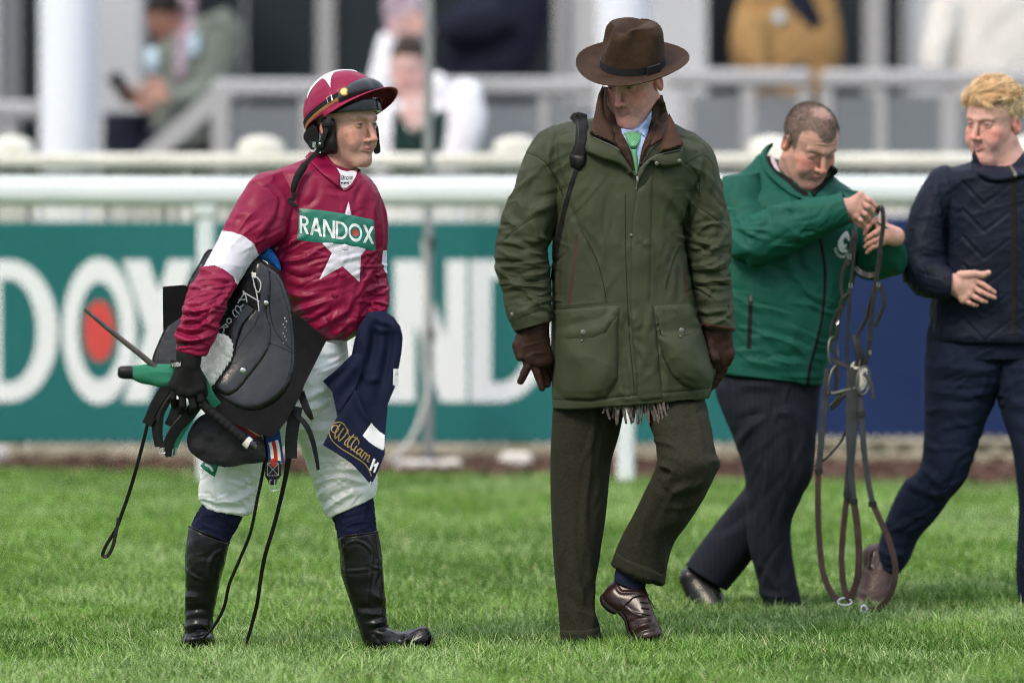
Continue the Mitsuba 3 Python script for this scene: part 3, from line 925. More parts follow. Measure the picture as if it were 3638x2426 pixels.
def head(eye_mid, yaw, pitch, roll, size=1.0, h=0.0021, neck_to=None, neck_r=5.6, jaw=1.0, fat=0.0, nose=1.0, chin=1.0, old=0.0, open_mouth=0.0, smile=0.0, lids=0.0,
         skin=(0.50, 0.27, 0.19), ruddy=0.5, brow=(0.16, 0.10, 0.06), scalp=None, stubble=0.0, gaze=(0, 0), lip=(0.42, 0.16, 0.14), seed=1, ears=1.0, long=1.28, iris=(0.06, 0.085, 0.095)):
    """One head with its neck as a continuous skin: cranium, brow, lidded eyes, nose, mouth, chin, jaw, ears. Lengths in cm in a frame that looks along -y,
    eyes at height 0. Returns (skin, colours, eyeballs, eyeball colours, map from head frame to world)."""
    R = rot(yaw, pitch, roll)
    o = np.asarray(eye_mid, float) - R @ (np.array([0, -8.3, 0]) * 0.01 * size)
    to_world = lambda q: (np.asarray(q, float) * 0.01 * size) @ R.T + o
    to_head = lambda q: ((np.asarray(q, float) - o) @ R) / (0.01 * size)
    nb = to_head(neck_to) if neck_to is not None else np.array([0, 3, -17.0])

    def fn(x, y, z):
        ax = np.abs(x)
        z = np.where((z < -6.2) & (y < 2), -6.2 + (z + 6.2) / (1 + (long - 1) * np.clip((2 - y) / 4, 0, 1)), z)
        d = f_ell(x, y, z, (0, 0.9, 3.4), (7.5, 9.5, 8.2))
        d = smin(d, f_ell(x, y, z, (0, -2.6, 2.6), (6.5, 6.3, 6.2)), 1.5)
        d = smin(d, f_ell(x, y, z, (0, -2.4, -3.2), ((6.6 + .4 * fat) * (.5 + .5 * jaw), 6.2, 6.8)), 1.6)
        d = smin(d, f_ell(x, y, z, (0, -3.2, -7.4), ((4.9 + .7 * fat) * jaw, 5.5, 3.9)), 1.8)
        d = smin(d, f_cap(ax, y, z, (5.2 * jaw + .3 * fat, 0.6, -5.6), (2.2 * jaw, -6.6, -10.0), 1.5 + .4 * fat, 1.3), 1.8)
        d = smin(d, f_ell(x, y, z, (0, -7.7, -9.7), (1.9, 1.6 * chin, 1.6)), 1.5)
        if fat:
            d = smin(d, f_ell(x, y, z, (0, -2.5, -11.0), (4.6, 4.8, 2.4 * fat)), 2.0)
        d = smin(d, f_ell(ax, y, z, (4.1, -5.9, -2.5), (1.9, 2.0, 1.5)), 1.8)
        d = smin(d, f_ell(ax, y, z, (3.5, -6.6, -5.2), (2.2 + fat * .4, 1.8 + fat * .4, 2.2)), 1.6)
        d = smin(d, f_cap(ax, y, z, (0.6, -8.9, 1.55), (4.4, -7.3, 1.7), 0.95, 0.75), 1.2)
        d = smax(d, -f_ell(ax, y, z, (3.25, -9.5, -0.05), (2.05, 1.75, 1.12)), 1.0)
        # lids over the eyeball, cut by the opening
        lid = np.sqrt((ax - 3.15) ** 2 + (y + 7.40) ** 2 + (z + 0.05) ** 2) - 1.40
        lid = smax(lid, -f_ell(ax, y, z, (3.15, -8.9, -0.12 - .12 * lids), (1.42, 1.25, 0.36 * (1 - lids))), 0.10)
        d = smin(d, lid, 0.45)
        d = smax(d, -f_cap(ax, y, z, (2.0, -8.7, 0.85), (4.3, -8.0, 0.75), 0.16, 0.12), 0.4)
        if old:
            d = smax(d, -f_cap(ax, y, z, (2.2, -8.75, -1.45), (4.2, -8.0, -1.35), 0.13, 0.08), 0.5)
            for k in range(3):
                d = smax(d, -f_cap(ax, y, z, (0, -9.25 + .25 * k, 3.6 + 1.1 * k), (3.6, -8.2 + .25 * k, 3.8 + 1.1 * k), 0.08 * old, 0.05), 0.5)
            d = smax(d, -f_cap(ax, y, z, (0.55, -9.9, 0.9), (0.62, -9.9, 2.4), 0.12 * old, 0.08), 0.4)
        # nose
        nd = f_cap(x, y, z, (0, -8.75, 0.7), (0, -10.9 - .6 * (nose - 1), -3.6 * nose), 0.72, 0.86)
        nd = smin(nd, f_ell(x, y, z, (0, -10.9 - .8 * (nose - 1), -3.85 * nose), (1.02, 1.0, 0.92)), 0.6)
        nd = smin(nd, f_ell(ax, y, z, (1.28, -9.75, -4.1 * nose), (0.72, 0.95, 0.72)), 0.45)
        d = smin(d, nd, 0.75)
        d = smax(d, -f_ell(ax, y, z, (0.68, -10.5, -4.95 * nose), (0.36, 0.55, 0.42)), 0.25)
        d = smax(d, -f_cap(ax, y, z, (2.0, -9.3, -4.0), (3.35 + .3 * smile, -8.3, -7.2), 0.10 + .2 * old + .2 * smile, 0.08 + .06 * old), 0.7)
        # mouth
        up = .55 * smile
        mz = -6.95
        ul = smin(f_cap(ax, y, z, (0, -9.3, mz + .28), (2.6 + .3 * smile, -8.1, mz + .05 + up), 0.38, 0.14), 9.0, 0.01)
        ll = f_cap(ax, y, z, (0, -9.24, mz - .50 - .8 * open_mouth), (2.4 + .3 * smile, -8.1, mz - .12 + up), 0.48, 0.14)
        d = smin(d, ul, 0.5)
        d = smin(d, ll, 0.5)
        cut = f_cap(ax, y, z, (0, -9.85, mz - .08 - .3 * open_mouth), (2.65 + .35 * smile, -8.35, mz + .02 + up), 0.11 + .34 * open_mouth, 0.06)
        d = smax(d, -cut, 0.22)
        d = smax(d, -f_cap(ax, y, z, (0, -10.3, -5.3), (0, -10.3, -6.2), 0.3, 0.3), 0.5)
        d = smax(d, -f_cap(ax, y, z, (0, -9.75, -8.45), (1.6, -9.1, -8.3), 0.25, 0.15), 0.8)
        # ears
        e = f_ell(ax, (y - 1.6) * .97 + (z + 1.2) * .25, (z + 1.2) - (y - 1.6) * .25, (7.35, 0, 0), (0.95, 1.8, 3.15))
        e = smax(e, -f_ell(ax, (y - 1.4) * .97 + (z + 1.0) * .25, (z + 1.0) - (y - 1.4) * .25, (8.45, 0, 0.3), (0.95, 1.1, 2.1)), 0.35)
        if ears:
            d = smin(d, e, 0.5)
        d = smin(d, f_cap(x, y, z, (0, 1.6, -5.5), tuple(nb), neck_r - .2, neck_r), 2.2)
        return d

    lo = np.minimum([-9.2, -12.6, -14.5], nb - 7.5)
    hi = np.maximum([9.2, 11.2, 12.4], nb + 7.5)
    m = surface_nets(fn, lo, hi, h * 100 / size)
    q = np.array(m.vertices)
    q = q + np.array(m.vertex_normals) * (0.05 * (meshkit.fbm(q * 1.3, 3, seed) - .5))[:, None]
    X, Y, Z = np.abs(q[:, 0]), q[:, 1], q[:, 2]
    Z = np.where((Z < -6.2) & (Y < 2), -6.2 + (Z + 6.2) / (1 + (long - 1) * np.clip((2 - Y) / 4, 0, 1)), Z)
    blob = lambda c, r: np.exp(-(((X - c[0]) / r[0]) ** 2 + ((Y - c[1]) / r[1]) ** 2 + ((Z - c[2]) / r[2]) ** 2))
    spk = np.random.default_rng(seed).normal(0, 1, (len(q), 1))
    skin, lip, brow = (np.array(c, float) for c in (skin, lip, brow))
    nz = meshkit.fbm(q * 0.9, 4, seed)[:, None]
    fine = meshkit.fbm(q * 3.3, 3, seed + 3)[:, None]
    C = skin * np.array([1.14, 1.2, 1.34]) * (0.80 + 0.40 * nz) * (0.84 + .32 * fine) * (1 + .045 * spk)
    red = np.array([1.18, 0.72, 0.70])
    rd = np.clip(ruddy * (1.0 * blob((4.6, -6.5, -3.2), (2.4, 3, 2.2)) + 0.8 * blob((0, -11, -3.6), (1.4, 1.6, 1.6)) + 0.9 * blob((8, 1.6, -1.2), (1.2, 3, 3)) + .35 * blob((0, -8.5, -9.6), (2.2, 2, 1.5)) + .3 * (nz[:, 0] - .4)), 0, 1)[:, None]
    C = C * (1 + (red - 1) * rd)
    up = .55 * smile
    zl = np.where(X < 2.6, up * (X / 2.3) ** 2, 0)
    on_lip = (np.exp(-((X / 2.5) ** 6)) * np.exp(-(((Z - zl + 7.05 + .45 * open_mouth) / (.85 + .5 * open_mouth)) ** 4)) * (Y < -8.0))[:, None] * np.clip((2.7 - X) / .5, 0, 1)[:, None]
    C = C * (1 - .8 * on_lip) + lip * .8 * on_lip
    lash = (np.exp(-((X - 3.15) / 1.35) ** 4) * np.exp(-((Z - .36 * (1 - lids)) / .13) ** 2) * (Y < -7.6))[:, None]
    C = C * (1 - .8 * lash * (1 - .0 * lids)) + np.array([.06, .035, .025]) * .8 * lash
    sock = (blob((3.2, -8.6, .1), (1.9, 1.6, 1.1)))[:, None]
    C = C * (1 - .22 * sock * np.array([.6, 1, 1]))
    if open_mouth:
        ins = (np.exp(-((X / 1.6) ** 4)) * np.exp(-(((Z + 7.05 + .3 * open_mouth) / (.14 + .3 * open_mouth)) ** 4)) * (Y < -7) * (Y > -9.55))[:, None]
        C = C * (1 - ins) + np.array([.05, .015, .012]) * ins
    bz = 1.55 + .45 * np.sin(np.clip((X - 1.3) / 4.0, 0, 1) * 2.6)
    hairs = meshkit.noise(np.stack([q[:, 0] * 7, q[:, 2] * 4 + q[:, 0] * 3, q[:, 1] * 2], -1), seed + 5)
    bw = (np.clip((X - 1.1) / .6, 0, 1) * np.clip((5.2 - X) / .9, 0, 1) * np.exp(-((Z - bz) / .48) ** 2) * (Y < -5) * np.clip(hairs * 2.2 - .25, 0, 1))[:, None]
    C = C * (1 - .75 * bw) + brow * .75 * bw
    if stubble:
        sb = np.clip(1.6 * blob((2.5, -8, -9), (5, 6, 3.2)) + blob((5, -3, -6.5), (2.5, 5, 4)) + blob((0, -10, -5.8), (2.4, 2, .8)), 0, 1) * np.clip(fine[:, 0] * 2 - .35, 0, 1)
        C = C * (1 - stubble * sb[:, None] * np.array([.5, .42, .36]))
    if scalp is not None:
        C = scalp(q, C, nz[:, 0], fine[:, 0])
    m.vertices = to_world(q)
    eyes, ec = [], []
    for sgn in (-1, 1):
        e = trimesh.creation.icosphere(subdivisions=4, radius=1.18)
        g = np.array([math.sin(math.radians(gaze[0])), -1, math.tan(math.radians(gaze[1]))])
        g /= np.linalg.norm(g)
        ang = np.degrees(np.arccos(np.clip(e.vertices @ g / 1.18, -1, 1)))
        c = np.where((ang < 27)[:, None], np.array(iris), np.array([.26, .22, .205]))
        c = np.where((ang < 12)[:, None], .01, c)
        c = np.where(((ang > 24) & (ang < 28))[:, None], np.array(iris) * .3, c)
        e.vertices = to_world(e.vertices + [sgn * 3.15, -7.42, -.05])
        eyes.append(e)
        ec.append(c)
    return m, C, cat(*eyes), np.vstack(ec), to_world


def hand(wrist, knuckles, fingers, thumb, palm_r=(0.021, 0.012), h=0.0021, blend=0.006, color=(0.50, 0.27, 0.20), seed=2, nails=True):
    """A hand as one skin: wrist point (or two, for a stretch of forearm), four knuckles, for each finger its further joints, the thumb's joints from its root at the side of the palm."""
    wrist = [np.asarray(w, float) for w in (wrist if np.ndim(wrist) == 2 else [wrist])]
    K = [np.asarray(k, float) for k in knuckles]
    allp = np.vstack(wrist + K + [np.asarray(p, float) for f in fingers for p in f] + [np.asarray(p, float) for p in thumb])
    rf = [0.0083, 0.0087, 0.0083, 0.0072]

    def fn(x, y, z):
        d = None
        for k in K:
            c = f_cap(x, y, z, wrist[-1], k, palm_r[0], palm_r[1])
            d = c if d is None else smin(d, c, 0.010)
        for a, b in zip(K[:-1], K[1:]):
            d = smin(d, f_cap(x, y, z, a, b, palm_r[1] * .95, palm_r[1] * .95), 0.006)
        if len(wrist) > 1:
            d = smin(d, f_cap(x, y, z, wrist[0], wrist[-1], palm_r[0] * 1.18, palm_r[0] * 1.02), 0.012)
        for n, (k, f) in enumerate(zip(K, fingers)):
            ch = [k] + [np.asarray(p, float) for p in f]
            fd = None
            for i in range(len(ch) - 1):
                r0, r1 = rf[n] * (1.08 - .1 * i), rf[n] * (1.0 - .12 * i)
                c = f_cap(x, y, z, ch[i], ch[i + 1], r0, r1)
                fd = c if fd is None else smin(fd, c, 0.002)
            d = smin(d, fd, 0.0025)
        th = [np.asarray(p, float) for p in thumb]
        for i in range(len(th) - 1):
            d = smin(d, f_cap(x, y, z, th[i], th[i + 1], [0.016, 0.0115, 0.0105][min(i, 2)], [0.0115, 0.0105, 0.0085][min(i, 2)]), 0.007 if i == 0 else 0.0025)
        return d

    m = surface_nets(fn, allp.min(0) - .035, allp.max(0) + .035, h)
    q = np.array(m.vertices)
    n = meshkit.fbm(q * 90, 3, seed)[:, None]
    C = np.array(color) * np.array([1.14, 1.2, 1.32]) * (.80 + .40 * n)
    kn = np.zeros(len(q))
    for k, f in zip(K, fingers):
        for p in [k] + list(f[:-1]):
            kn = np.maximum(kn, np.exp(-(np.linalg.norm(q - p, axis=1) / .010) ** 2))
        kn = np.maximum(kn, .8 * np.exp(-(np.linalg.norm(q - f[-1], axis=1) / .012) ** 2))
    C = C * (1 + .6 * kn[:, None] * (np.array([1.12, .82, .80]) - 1))
    return m, C


def body_core(d0, sheet, torso, limbs, h=None):
    """What stands inside the clothes: trunk and limbs, joined to the head or hands that show."""
    parts = [loft(sheet, torso, d0, .03, 24)]
    for a, b, ra, rb in limbs:
        parts.append(tube([a, b], [ra, rb], 12, smooth=False))
    return parts


def one_skin(parts, colors, core, core_color):
    """Joins the skins that show with the core inside the clothes; the colours follow their nearest source."""
    src = np.vstack([np.asarray(p.vertices) for p in parts] + [np.asarray(c.vertices) for c in core])
    col = np.vstack(colors + [np.tile(core_color, (len(c.vertices), 1)) for c in core])
    try:
        mf = m3.Manifold.batch_boolean([mani(p) for p in parts + core], m3.OpType.Add)
        t = back(mf) if mf.num_tri() > 100 else cat(*parts, *core)
    except Exception:
        t = cat(*parts, *core)
    if len(t.vertices) < .5 * sum(len(p.vertices) for p in parts):
        t = cat(*parts, *core)
    _, i = cKDTree(src).query(np.asarray(t.vertices))
    return t, col[i]
# ------------------------------------------------------------------ lettering laid on cloth
def text_on(front, text, sheet, p0, p1, height, d, off=.0012, bold=False, stretch=None, thick=.0008):
    """Small lettering along the line p0-p1 of a plan sheet, laid on a relief; height in sheet pixels."""
    a, b = xz(sheet, [p0, p1], d)
    hh = height / SHEET[sheet][2] / FOCAL * d
    m = meshkit.text_mesh(text, hh, depth=thick, bold=bold)
    for _ in range(1):
        m = m.subdivide()
    v = np.array(m.vertices)
    wid = v[:, 0].max()
    ex = (b - a) / np.linalg.norm(b - a)
    ez = np.array([-ex[1], ex[0]])
    p = a + ex * (v[:, :1] - 0) * (np.linalg.norm(b - a) / wid if stretch is None else stretch) + ez * v[:, 1:2]
    return tm(np.stack([p[:, 0], front(p) - off - v[:, 2], p[:, 1]], 1), np.array(m.faces))


def word_shape(word, widths, t, th, gap=.07):
    """Capitals of height 1 side by side: (outline, O centres, total width)."""
    x0, out, dots = 0, [], []
    for ch in word:
        w = widths[ch]
        out.append(affinity.translate(glyph(ch, w, t if ch != 'O' else t * .8, th), x0, 0))
        if ch == 'O':
            dots.append((x0 + w / 2, w))
        x0 += w + gap
    return out, dots, x0 - gap


# ------------------------------------------------------------------ the rider in maroon
mat('m_silk', mottled((0.205, 0.0042, 0.040), (0.235, 0.0055, 0.048), 5.0), 0.42, specular=0.24)
mat('m_silk_white', (0.66, 0.64, 0.74), 0.42, specular=0.4)
mat('m_breeches', mottled((0.76, 0.79, 0.80), (0.82, 0.84, 0.85), 6.0), 0.36, specular=0.45)
bump('m_silk', creased(9.0, 1.6), .0014)
bump('m_silk_white', creased(9.0, 1.6), .0022)
bump('m_breeches', creased(11.0, 2.2), .0011)
mat('m_banner', (0.012, 0.16, 0.115), 0.4)
mat('m_patch_white', (0.75, 0.76, 0.80), 0.45)
mat('m_patch_red', (0.55, 0.05, 0.04), 0.45)
mat('m_navy_knit', mottled((0.007, 0.010, 0.034), (0.011, 0.015, 0.046), 30.0, fine=.25), 0.85)
mat('m_boot', mottled((0.0045, 0.0045, 0.005), (0.008, 0.008, 0.009), 22.0), 0.28, specular=0.38)
bump('m_boot', lambda p, n, uv: mikit.fbm(p.x * 260, p.y * 260, p.z * 260, 2), 0.0004)
mat('m_sole', (0.014, 0.013, 0.012), 0.7)
mat('m_black_cloth', mottled((0.0045, 0.0045, 0.005), (0.008, 0.008, 0.009), 40.0, fine=.2), 0.8, specular=.3)
mat('m_black_gloss', (0.010, 0.011, 0.013), 0.14, specular=0.6)
mat('m_black_leather', mottled((0.007, 0.007, 0.008), (0.012, 0.012, 0.013), 14.0), 0.42, specular=0.25)
mat('m_tan_elastic', (0.24, 0.12, 0.05), 0.8)
mat('m_gold', (0.42, 0.29, 0.085), 0.4, metallic=0.6)
mat('m_steel', (0.62, 0.63, 0.64), 0.22, metallic=1.0)
mat('m_gaiter', mottled((0.55, 0.57, 0.62), (0.68, 0.70, 0.74), 60.0), 0.85)
mat('m_ink', (0.012, 0.012, 0.015), 0.6)

D1 = 22.0
rider = thing('person', 'jockey in maroon silks and white breeches striding with a saddle under one arm', 'person')

# -- head and neck
em = at(1305, 442, D1 - .04)
hd_m, hd_c, ey, ey_c, hw = head(em, 50, 1, 0, size=1.0, neck_to=at(1190, 700, D1 + .02), neck_r=5.2, jaw=.92, long=1.2, nose=1.12, chin=.9, old=.15, open_mouth=.1, smile=-.2, ruddy=.55, lids=.38,
                                skin=(0.47, 0.255, 0.185), brow=(0.17, 0.10, 0.06), stubble=.25, gaze=(-4, 0), lip=(.40, .15, .14), seed=4)
core = [loft('O', [(640, 410, 840, 425, 0, .07), (625, 560, 850, 560, 0, .09), (680, 690, 800, 695, 0, .07)], D1, .03, 24)]
bm, bc = one_skin([hd_m], [hd_c], core, (.45, .25, .18))
add('body', bm, 'm_skin', color=bc, parent=rider)
add('eyes', ey, 'm_eye', color=ey_c, parent=rider)

# -- silks: trunk, two sleeves with white bands, collar
torso = loft('O', [(715, 360, 800, 385, 0.02, .055), (672, 376, 822, 395, .01, .085), (622, 398, 852, 415, 0, .11), (600, 440, 874, 460, 0, .125), (597, 500, 884, 520, 0, .135), (607, 570, 878, 585, 0, .14),
                   (628, 640, 868, 650, 0, .14), (655, 700, 856, 712, 0, .14), (690, 750, 838, 752, 0, .13), (735, 784, 806, 786, 0, .09)], D1, power=2.3, round_ends=(0, .03))
r_sl = [(650, 395, 705, 500, -.05, .06, 'O'), (592, 403, 668, 512, -.085, .078, 'O'), (552, 450, 650, 545, -.12, .078, 'O'), (545, 150, 838, 330, -.15, .076, 'B'), (400, 425, 672, 545, -.19, .072, 'B'), (318, 555, 645, 600, -.22, .068, 'B'),
        (238, 740, 572, 735, -.26, .066, 'B'), (215, 880, 520, 870, -.285, .060, 'B'), (174, 985, 490, 970, -.30, .052, 'B'), (180, 1050, 455, 1060, -.305, .043, 'B'), (178, 1110, 400, 1145, -.31, .036, 'B')]
l_sl = [(790, 410, 868, 440, .05, .06, 'O'), (812, 470, 889, 500, .07, .07, 'O'), (828, 540, 893, 555, .07, .066, 'O'), (836, 590, 886, 604, .05, .06, 'O'), (830, 640, 891, 650, .02, .058, 'O'), (818, 690, 894, 690, -.02, .055, 'O'), (824, 725, 891, 712, -.04, .045, 'O'), (832, 745, 884, 726, -.05, .036, 'O')]
sleeve_r, sleeve_l = loft('O', r_sl, D1, power=2.1), loft('O', l_sl, D1, power=2.1)
silk = join([torso, sleeve_r, sleeve_l], .0048, 14)
arm_zone = lambda v: np.clip((at(600, 0, D1, 'O')[0] - v[:, 0]) / .05, 0, 1)
crinkle(silk, (1, 0, .25), .007, 4, 20, 3, mask=lambda v: arm_zone(v) * np.clip((at(0, 590, D1, 'O')[2] - v[:, 2]) / .06, 0, 1))
crinkle(silk, (.75, 0, .65), .006, 2.6, 12, 6, mask=lambda v: 1 - arm_zone(v) * .7)
folds(silk, 'B', [  # right sleeve
    ([(240, 760), (400, 770), (560, 700)], 9, 10), ([(290, 640), (430, 570), (560, 575)], 8, 9), ([(270, 700), (400, 660), (520, 640)], -6, 8), ([(300, 600), (420, 530), (600, 530), (650, 560)], 8, 10),
    ([(225, 850), (360, 830), (520, 740)], 8, 9), ([(230, 800), (380, 800), (540, 720)], -6, 7), ([(215, 900), (340, 910), (500, 830)], 7, 8), ([(190, 960), (330, 1000), (470, 960)], 8, 9), ([(200, 930), (340, 955), (490, 910)], -6, 7),
    ([(180, 1040), (280, 1030), (420, 1030)], -6, 7), ([(540, 740), (600, 640), (655, 560)], 6, 8), ([(330, 450), (480, 470), (640, 520)], 4, 10), ([(560, 660), (470, 760), (440, 900)], -4, 9)], D1, gain=1.3, narrow=.72)
folds(silk, 'B', [([(620, 60), (700, 20), (820, 10)], 3, 14), ([(760, 180), (860, 120), (960, 0)], 4, 16), ([(830, 300), (920, 190), (985, 60)], -5, 12), ([(560, 40), (560, 120), (520, 200)], 3, 14)], D1, gain=1.4, narrow=.8)
creases(silk, 'B', [(390, 430), (660, 560), (500, 980), (400, 1140), (180, 1100), (180, 980), (240, 740)], D1, 34, 12, 22, (.04, .11), (2.5, 5.5), (3.2, 5.5), 1)
creases(silk, 'B', [(540, 60), (900, 40), (980, 120), (820, 330), (545, 150)], D1, 9, 40, 25, (.06, .14), (2, 3.5), (4, 7), 2)
creases(silk, 'V', [(1215, 330), (1690, 330), (1690, 700), (1520, 880), (1300, 780), (1215, 560)], D1, 34, 28, 24, (.06, .18), (2, 4.5), (3.5, 6), 3)
creases(silk, 'V', [(1600, 560), (1700, 560), (1705, 730), (1590, 740)], D1, 12, 0, 30, (.03, .08), (2.5, 4.5), (3, 5), 4)
folds(silk, 'V', [  # trunk
    ([(1215, 490), (1290, 440), (1320, 420)], 7, 9), ([(1225, 520), (1320, 520), (1400, 480)], 6, 10), ([(1240, 560), (1330, 600), (1420, 560)], -5, 12), ([(1200, 380), (1230, 330), (1240, 260)], -4, 8),
    ([(1240, 640), (1330, 680), (1420, 660)], 5, 14), ([(1280, 760), (1380, 720), (1480, 690)], 6, 12), ([(1330, 800), (1420, 770), (1500, 715)], -5, 10), ([(1380, 830), (1450, 790), (1530, 740)], 6, 10), ([(1440, 870), (1500, 830), (1560, 770)], 6, 10),
    ([(1530, 860), (1560, 800), (1580, 720)], 6, 10), ([(1500, 880), (1520, 800), (1530, 700)], -4, 9), ([(1590, 700), (1600, 620), (1640, 570)], 5, 10), ([(1560, 640), (1540, 720), (1500, 790)], 4, 10),
    ([(1640, 520), (1600, 600), (1590, 680)], -5, 9), ([(1660, 250), (1640, 330), (1650, 420)], 4, 12), ([(1600, 190), (1570, 260), (1575, 300)], -4, 10), ([(1400, 190), (1390, 250), (1330, 290)], -3, 12), ([(1120, 190), (1200, 210), (1250, 270)], -3, 7),
    ([(1090, 190), (1180, 160), (1290, 120)], 3, 14), ([(1440, 205), (1490, 215), (1520, 222)], -3, 10), ([(1620, 660), (1660, 640), (1700, 640)], 6, 7), ([(1600, 690), (1650, 680), (1700, 690)], -5, 6), ([(1610, 720), (1650, 705), (1700, 720)], 6, 6), ([(1640, 560), (1660, 600), (1700, 600)], -4, 8)], D1, gain=1.5, narrow=.75)


def quad_prism(sheet, seq, d, y0, y1):
    """A block over a four-cornered outline between two depths, to cut along seams."""
    p = poly(sheet, seq, d)
    q, f = fill(p, .05)
    return sheet_solid(q, f, np.full(len(q), d + y0), np.full(len(q), d + y1))


cut_r = quad_prism('B', [(520, 100), (545, 148), (640, 156), (735, 190), (812, 252), (845, 345), (690, 580), (668, 556), (650, 505), (580, 450), (500, 416), (395, 428), (340, 430)], D1, -.5, -.075)
cut_l = quad_prism('V', [(1640, 490), (1700, 482), (1720, 570), (1700, 585), (1612, 600), (1600, 590), (1622, 540)], D1, .0, .5)
ms = mani(silk)
for nm, cutter in (('sleeve_band', cut_r), ('sleeve_band', cut_l)):
    cm = mani(cutter)
    add(nm, back(ms ^ cm), 'm_silk_white', 42, parent=rider, label='white band round the maroon sleeve')
    ms = ms - cm
silk = back(ms)
add('silk_jacket', silk, 'm_silk', 42, parent=rider, label='shiny maroon silk jacket')
fr = Front(torso_front := back(ms ^ mani(box(at(560, 0, D1, 'O')[0], 9, 15, 30, 0, 3))), hd_m)
star = poly('V', [(1537, 265), (1562, 385), (1650, 430), (1592, 500), (1585, 618), (1512, 548), (1410, 605), (1465, 490), (1395, 420), (1502, 385)], D1)
add('star', patch(star, fr, .0022, .003, .005), 'm_silk_white', 35, parent=rider, label='white star on the chest')
ban = poly('V', [(1322, 295), (1420, 303), (1540, 322), (1648, 347), (1655, 484), (1580, 468), (1500, 455), (1313, 434)], D1)
add('chest_banner', patch(ban, fr, .0035, .003, .007), 'm_banner', 35, parent=rider, label='green banner with white lettering across the chest')
shapes, dots, tw = word_shape('RANDOX', {'R': .60, 'A': .78, 'N': .76, 'D': .76, 'O': .86, 'X': .70}, .15, .135, .05)
o, ex, ez = xz('V', [(1324, 403)], D1)[0], xz('V', [(1648, 452)], D1)[0] - xz('V', [(1324, 403)], D1)[0], xz('V', [(1324, 326)], D1)[0] - xz('V', [(1324, 403)], D1)[0]
tr = lambda g: affinity.affine_transform(g, [ex[0] / tw, ez[0], ex[1] / tw, ez[1], o[0], o[1]])
for g in shapes:
    add('banner_letter', patch(tr(g), fr, .0052, -.002, .005, edge=.9), 'm_patch_white', 30, parent=rider)
for c, w in dots:
    add('banner_dot', patch(tr(ell(c, .5, w * .2, .21)), fr, .0055, -.002, .005, edge=.9), 'm_patch_red', 30, parent=rider)
plk = stripe('O', [(789, 440), (797, 500), (797, 570), (789, 640), (775, 700), (763, 772)], D1, .026)
for g in plk.difference(ban.buffer(.003)).difference(star.buffer(.001)).geoms:
    if g.area > 5e-4:
        add('placket', patch(g, fr, .0035, .003, .006), 'm_silk', 35, parent=rider)
add('placket', patch(max(plk.intersection(star.buffer(-.002)).difference(ban.buffer(.004)).geoms, key=lambda g: g.area), fr, .0032, .001, .005), 'm_silk_white', 35, parent=rider)
for bx, by, w in ((794, 566, 1), (787, 628, 0), (772, 674, 0), (758, 727, 0)):
    p = xz('O', [(bx, by)], D1)[0]
    add('button', disc([p[0], fr(p[None])[0] - .006, p[1]], .0095, .005), 'm_silk_white' if w else 'm_silk', 50, parent=rider)
# collar and neck gaiter
add('neck_gaiter', patch(poly('A', [(640, 1082), (690, 1108), (740, 1120), (800, 1112), (842, 1092), (835, 1170), (795, 1250), (715, 1290), (672, 1262), (685, 1170)], D1), fr, .003, .01, .004, relief=lambda p, q: .0012 * np.sin(p[:, 1] * 700)), 'm_gaiter', 40, parent=rider, label='white neck gaiter with black lettering')
add('gaiter_print', cat(text_on(fr, 'Brow', 'A', (692, 1196), (800, 1192), 38, D1, .0045, True), text_on(fr, 'nes', 'A', (688, 1240), (765, 1238), 26, D1, .0045, True)), 'm_ink', False, parent=rider, kind='stuff')
c1 = poly('A', [(398, 938), (470, 950), (545, 965), (640, 1075), (688, 1150), (686, 1240), (716, 1300), (640, 1255), (540, 1170), (430, 1060), (345, 988)], D1)
c2 = poly('A', [(838, 1094), (868, 1104), (862, 1160), (800, 1262), (728, 1312), (722, 1290), (792, 1225), (828, 1160)], D1)
add('collar', patch(c1, fr, .009, .004, .005, puff=.004), 'm_silk', 40, parent=rider)
add('collar', patch(c2, fr, .007, .004, .005, puff=.003), 'm_silk', 40, parent=rider)

# -- breeches, socks, boots
front_leg = loft('O', [(700, 770, 795, 772, .03, .10), (680, 840, 802, 845, .03, .115), (676, 930, 812, 930, .03, .11), (684, 1000, 838, 1000, .02, .10), (702, 1060, 858, 1050, .01, .088), (722, 1115, 866, 1090, 0, .08), (738, 1160, 864, 1122, 0, .076), (753, 1188, 858, 1141, 0, .068)], D1)
rear_leg = loft('E', [(700, 770, 780, 790, -.02, .1, 'O'), (620, 850, 780, 890, -.03, .115, 'O'), (545, 930, 720, 970, -.03, .115, 'O'), (490, 990, 655, 1020, -.03, .108, 'O'), (315, 60, 745, 70, -.03, .1), (308, 180, 712, 190, -.02, .092), (298, 275, 678, 300, -.02, .088), (306, 330, 668, 385, -.02, .082), (330, 372, 640, 432, -.02, .072)], D1)
br = join([front_leg, rear_leg], .005, 10)
crinkle(br, (1, 0, -.2), .002, 6, 22, 14)
crinkle(br, (.9, 0, .5), .004, 6, 26, 18, mask=lambda v: np.clip((at(0, 1090, D1, 'O')[2] - v[:, 2]) / .05, 0, 1))
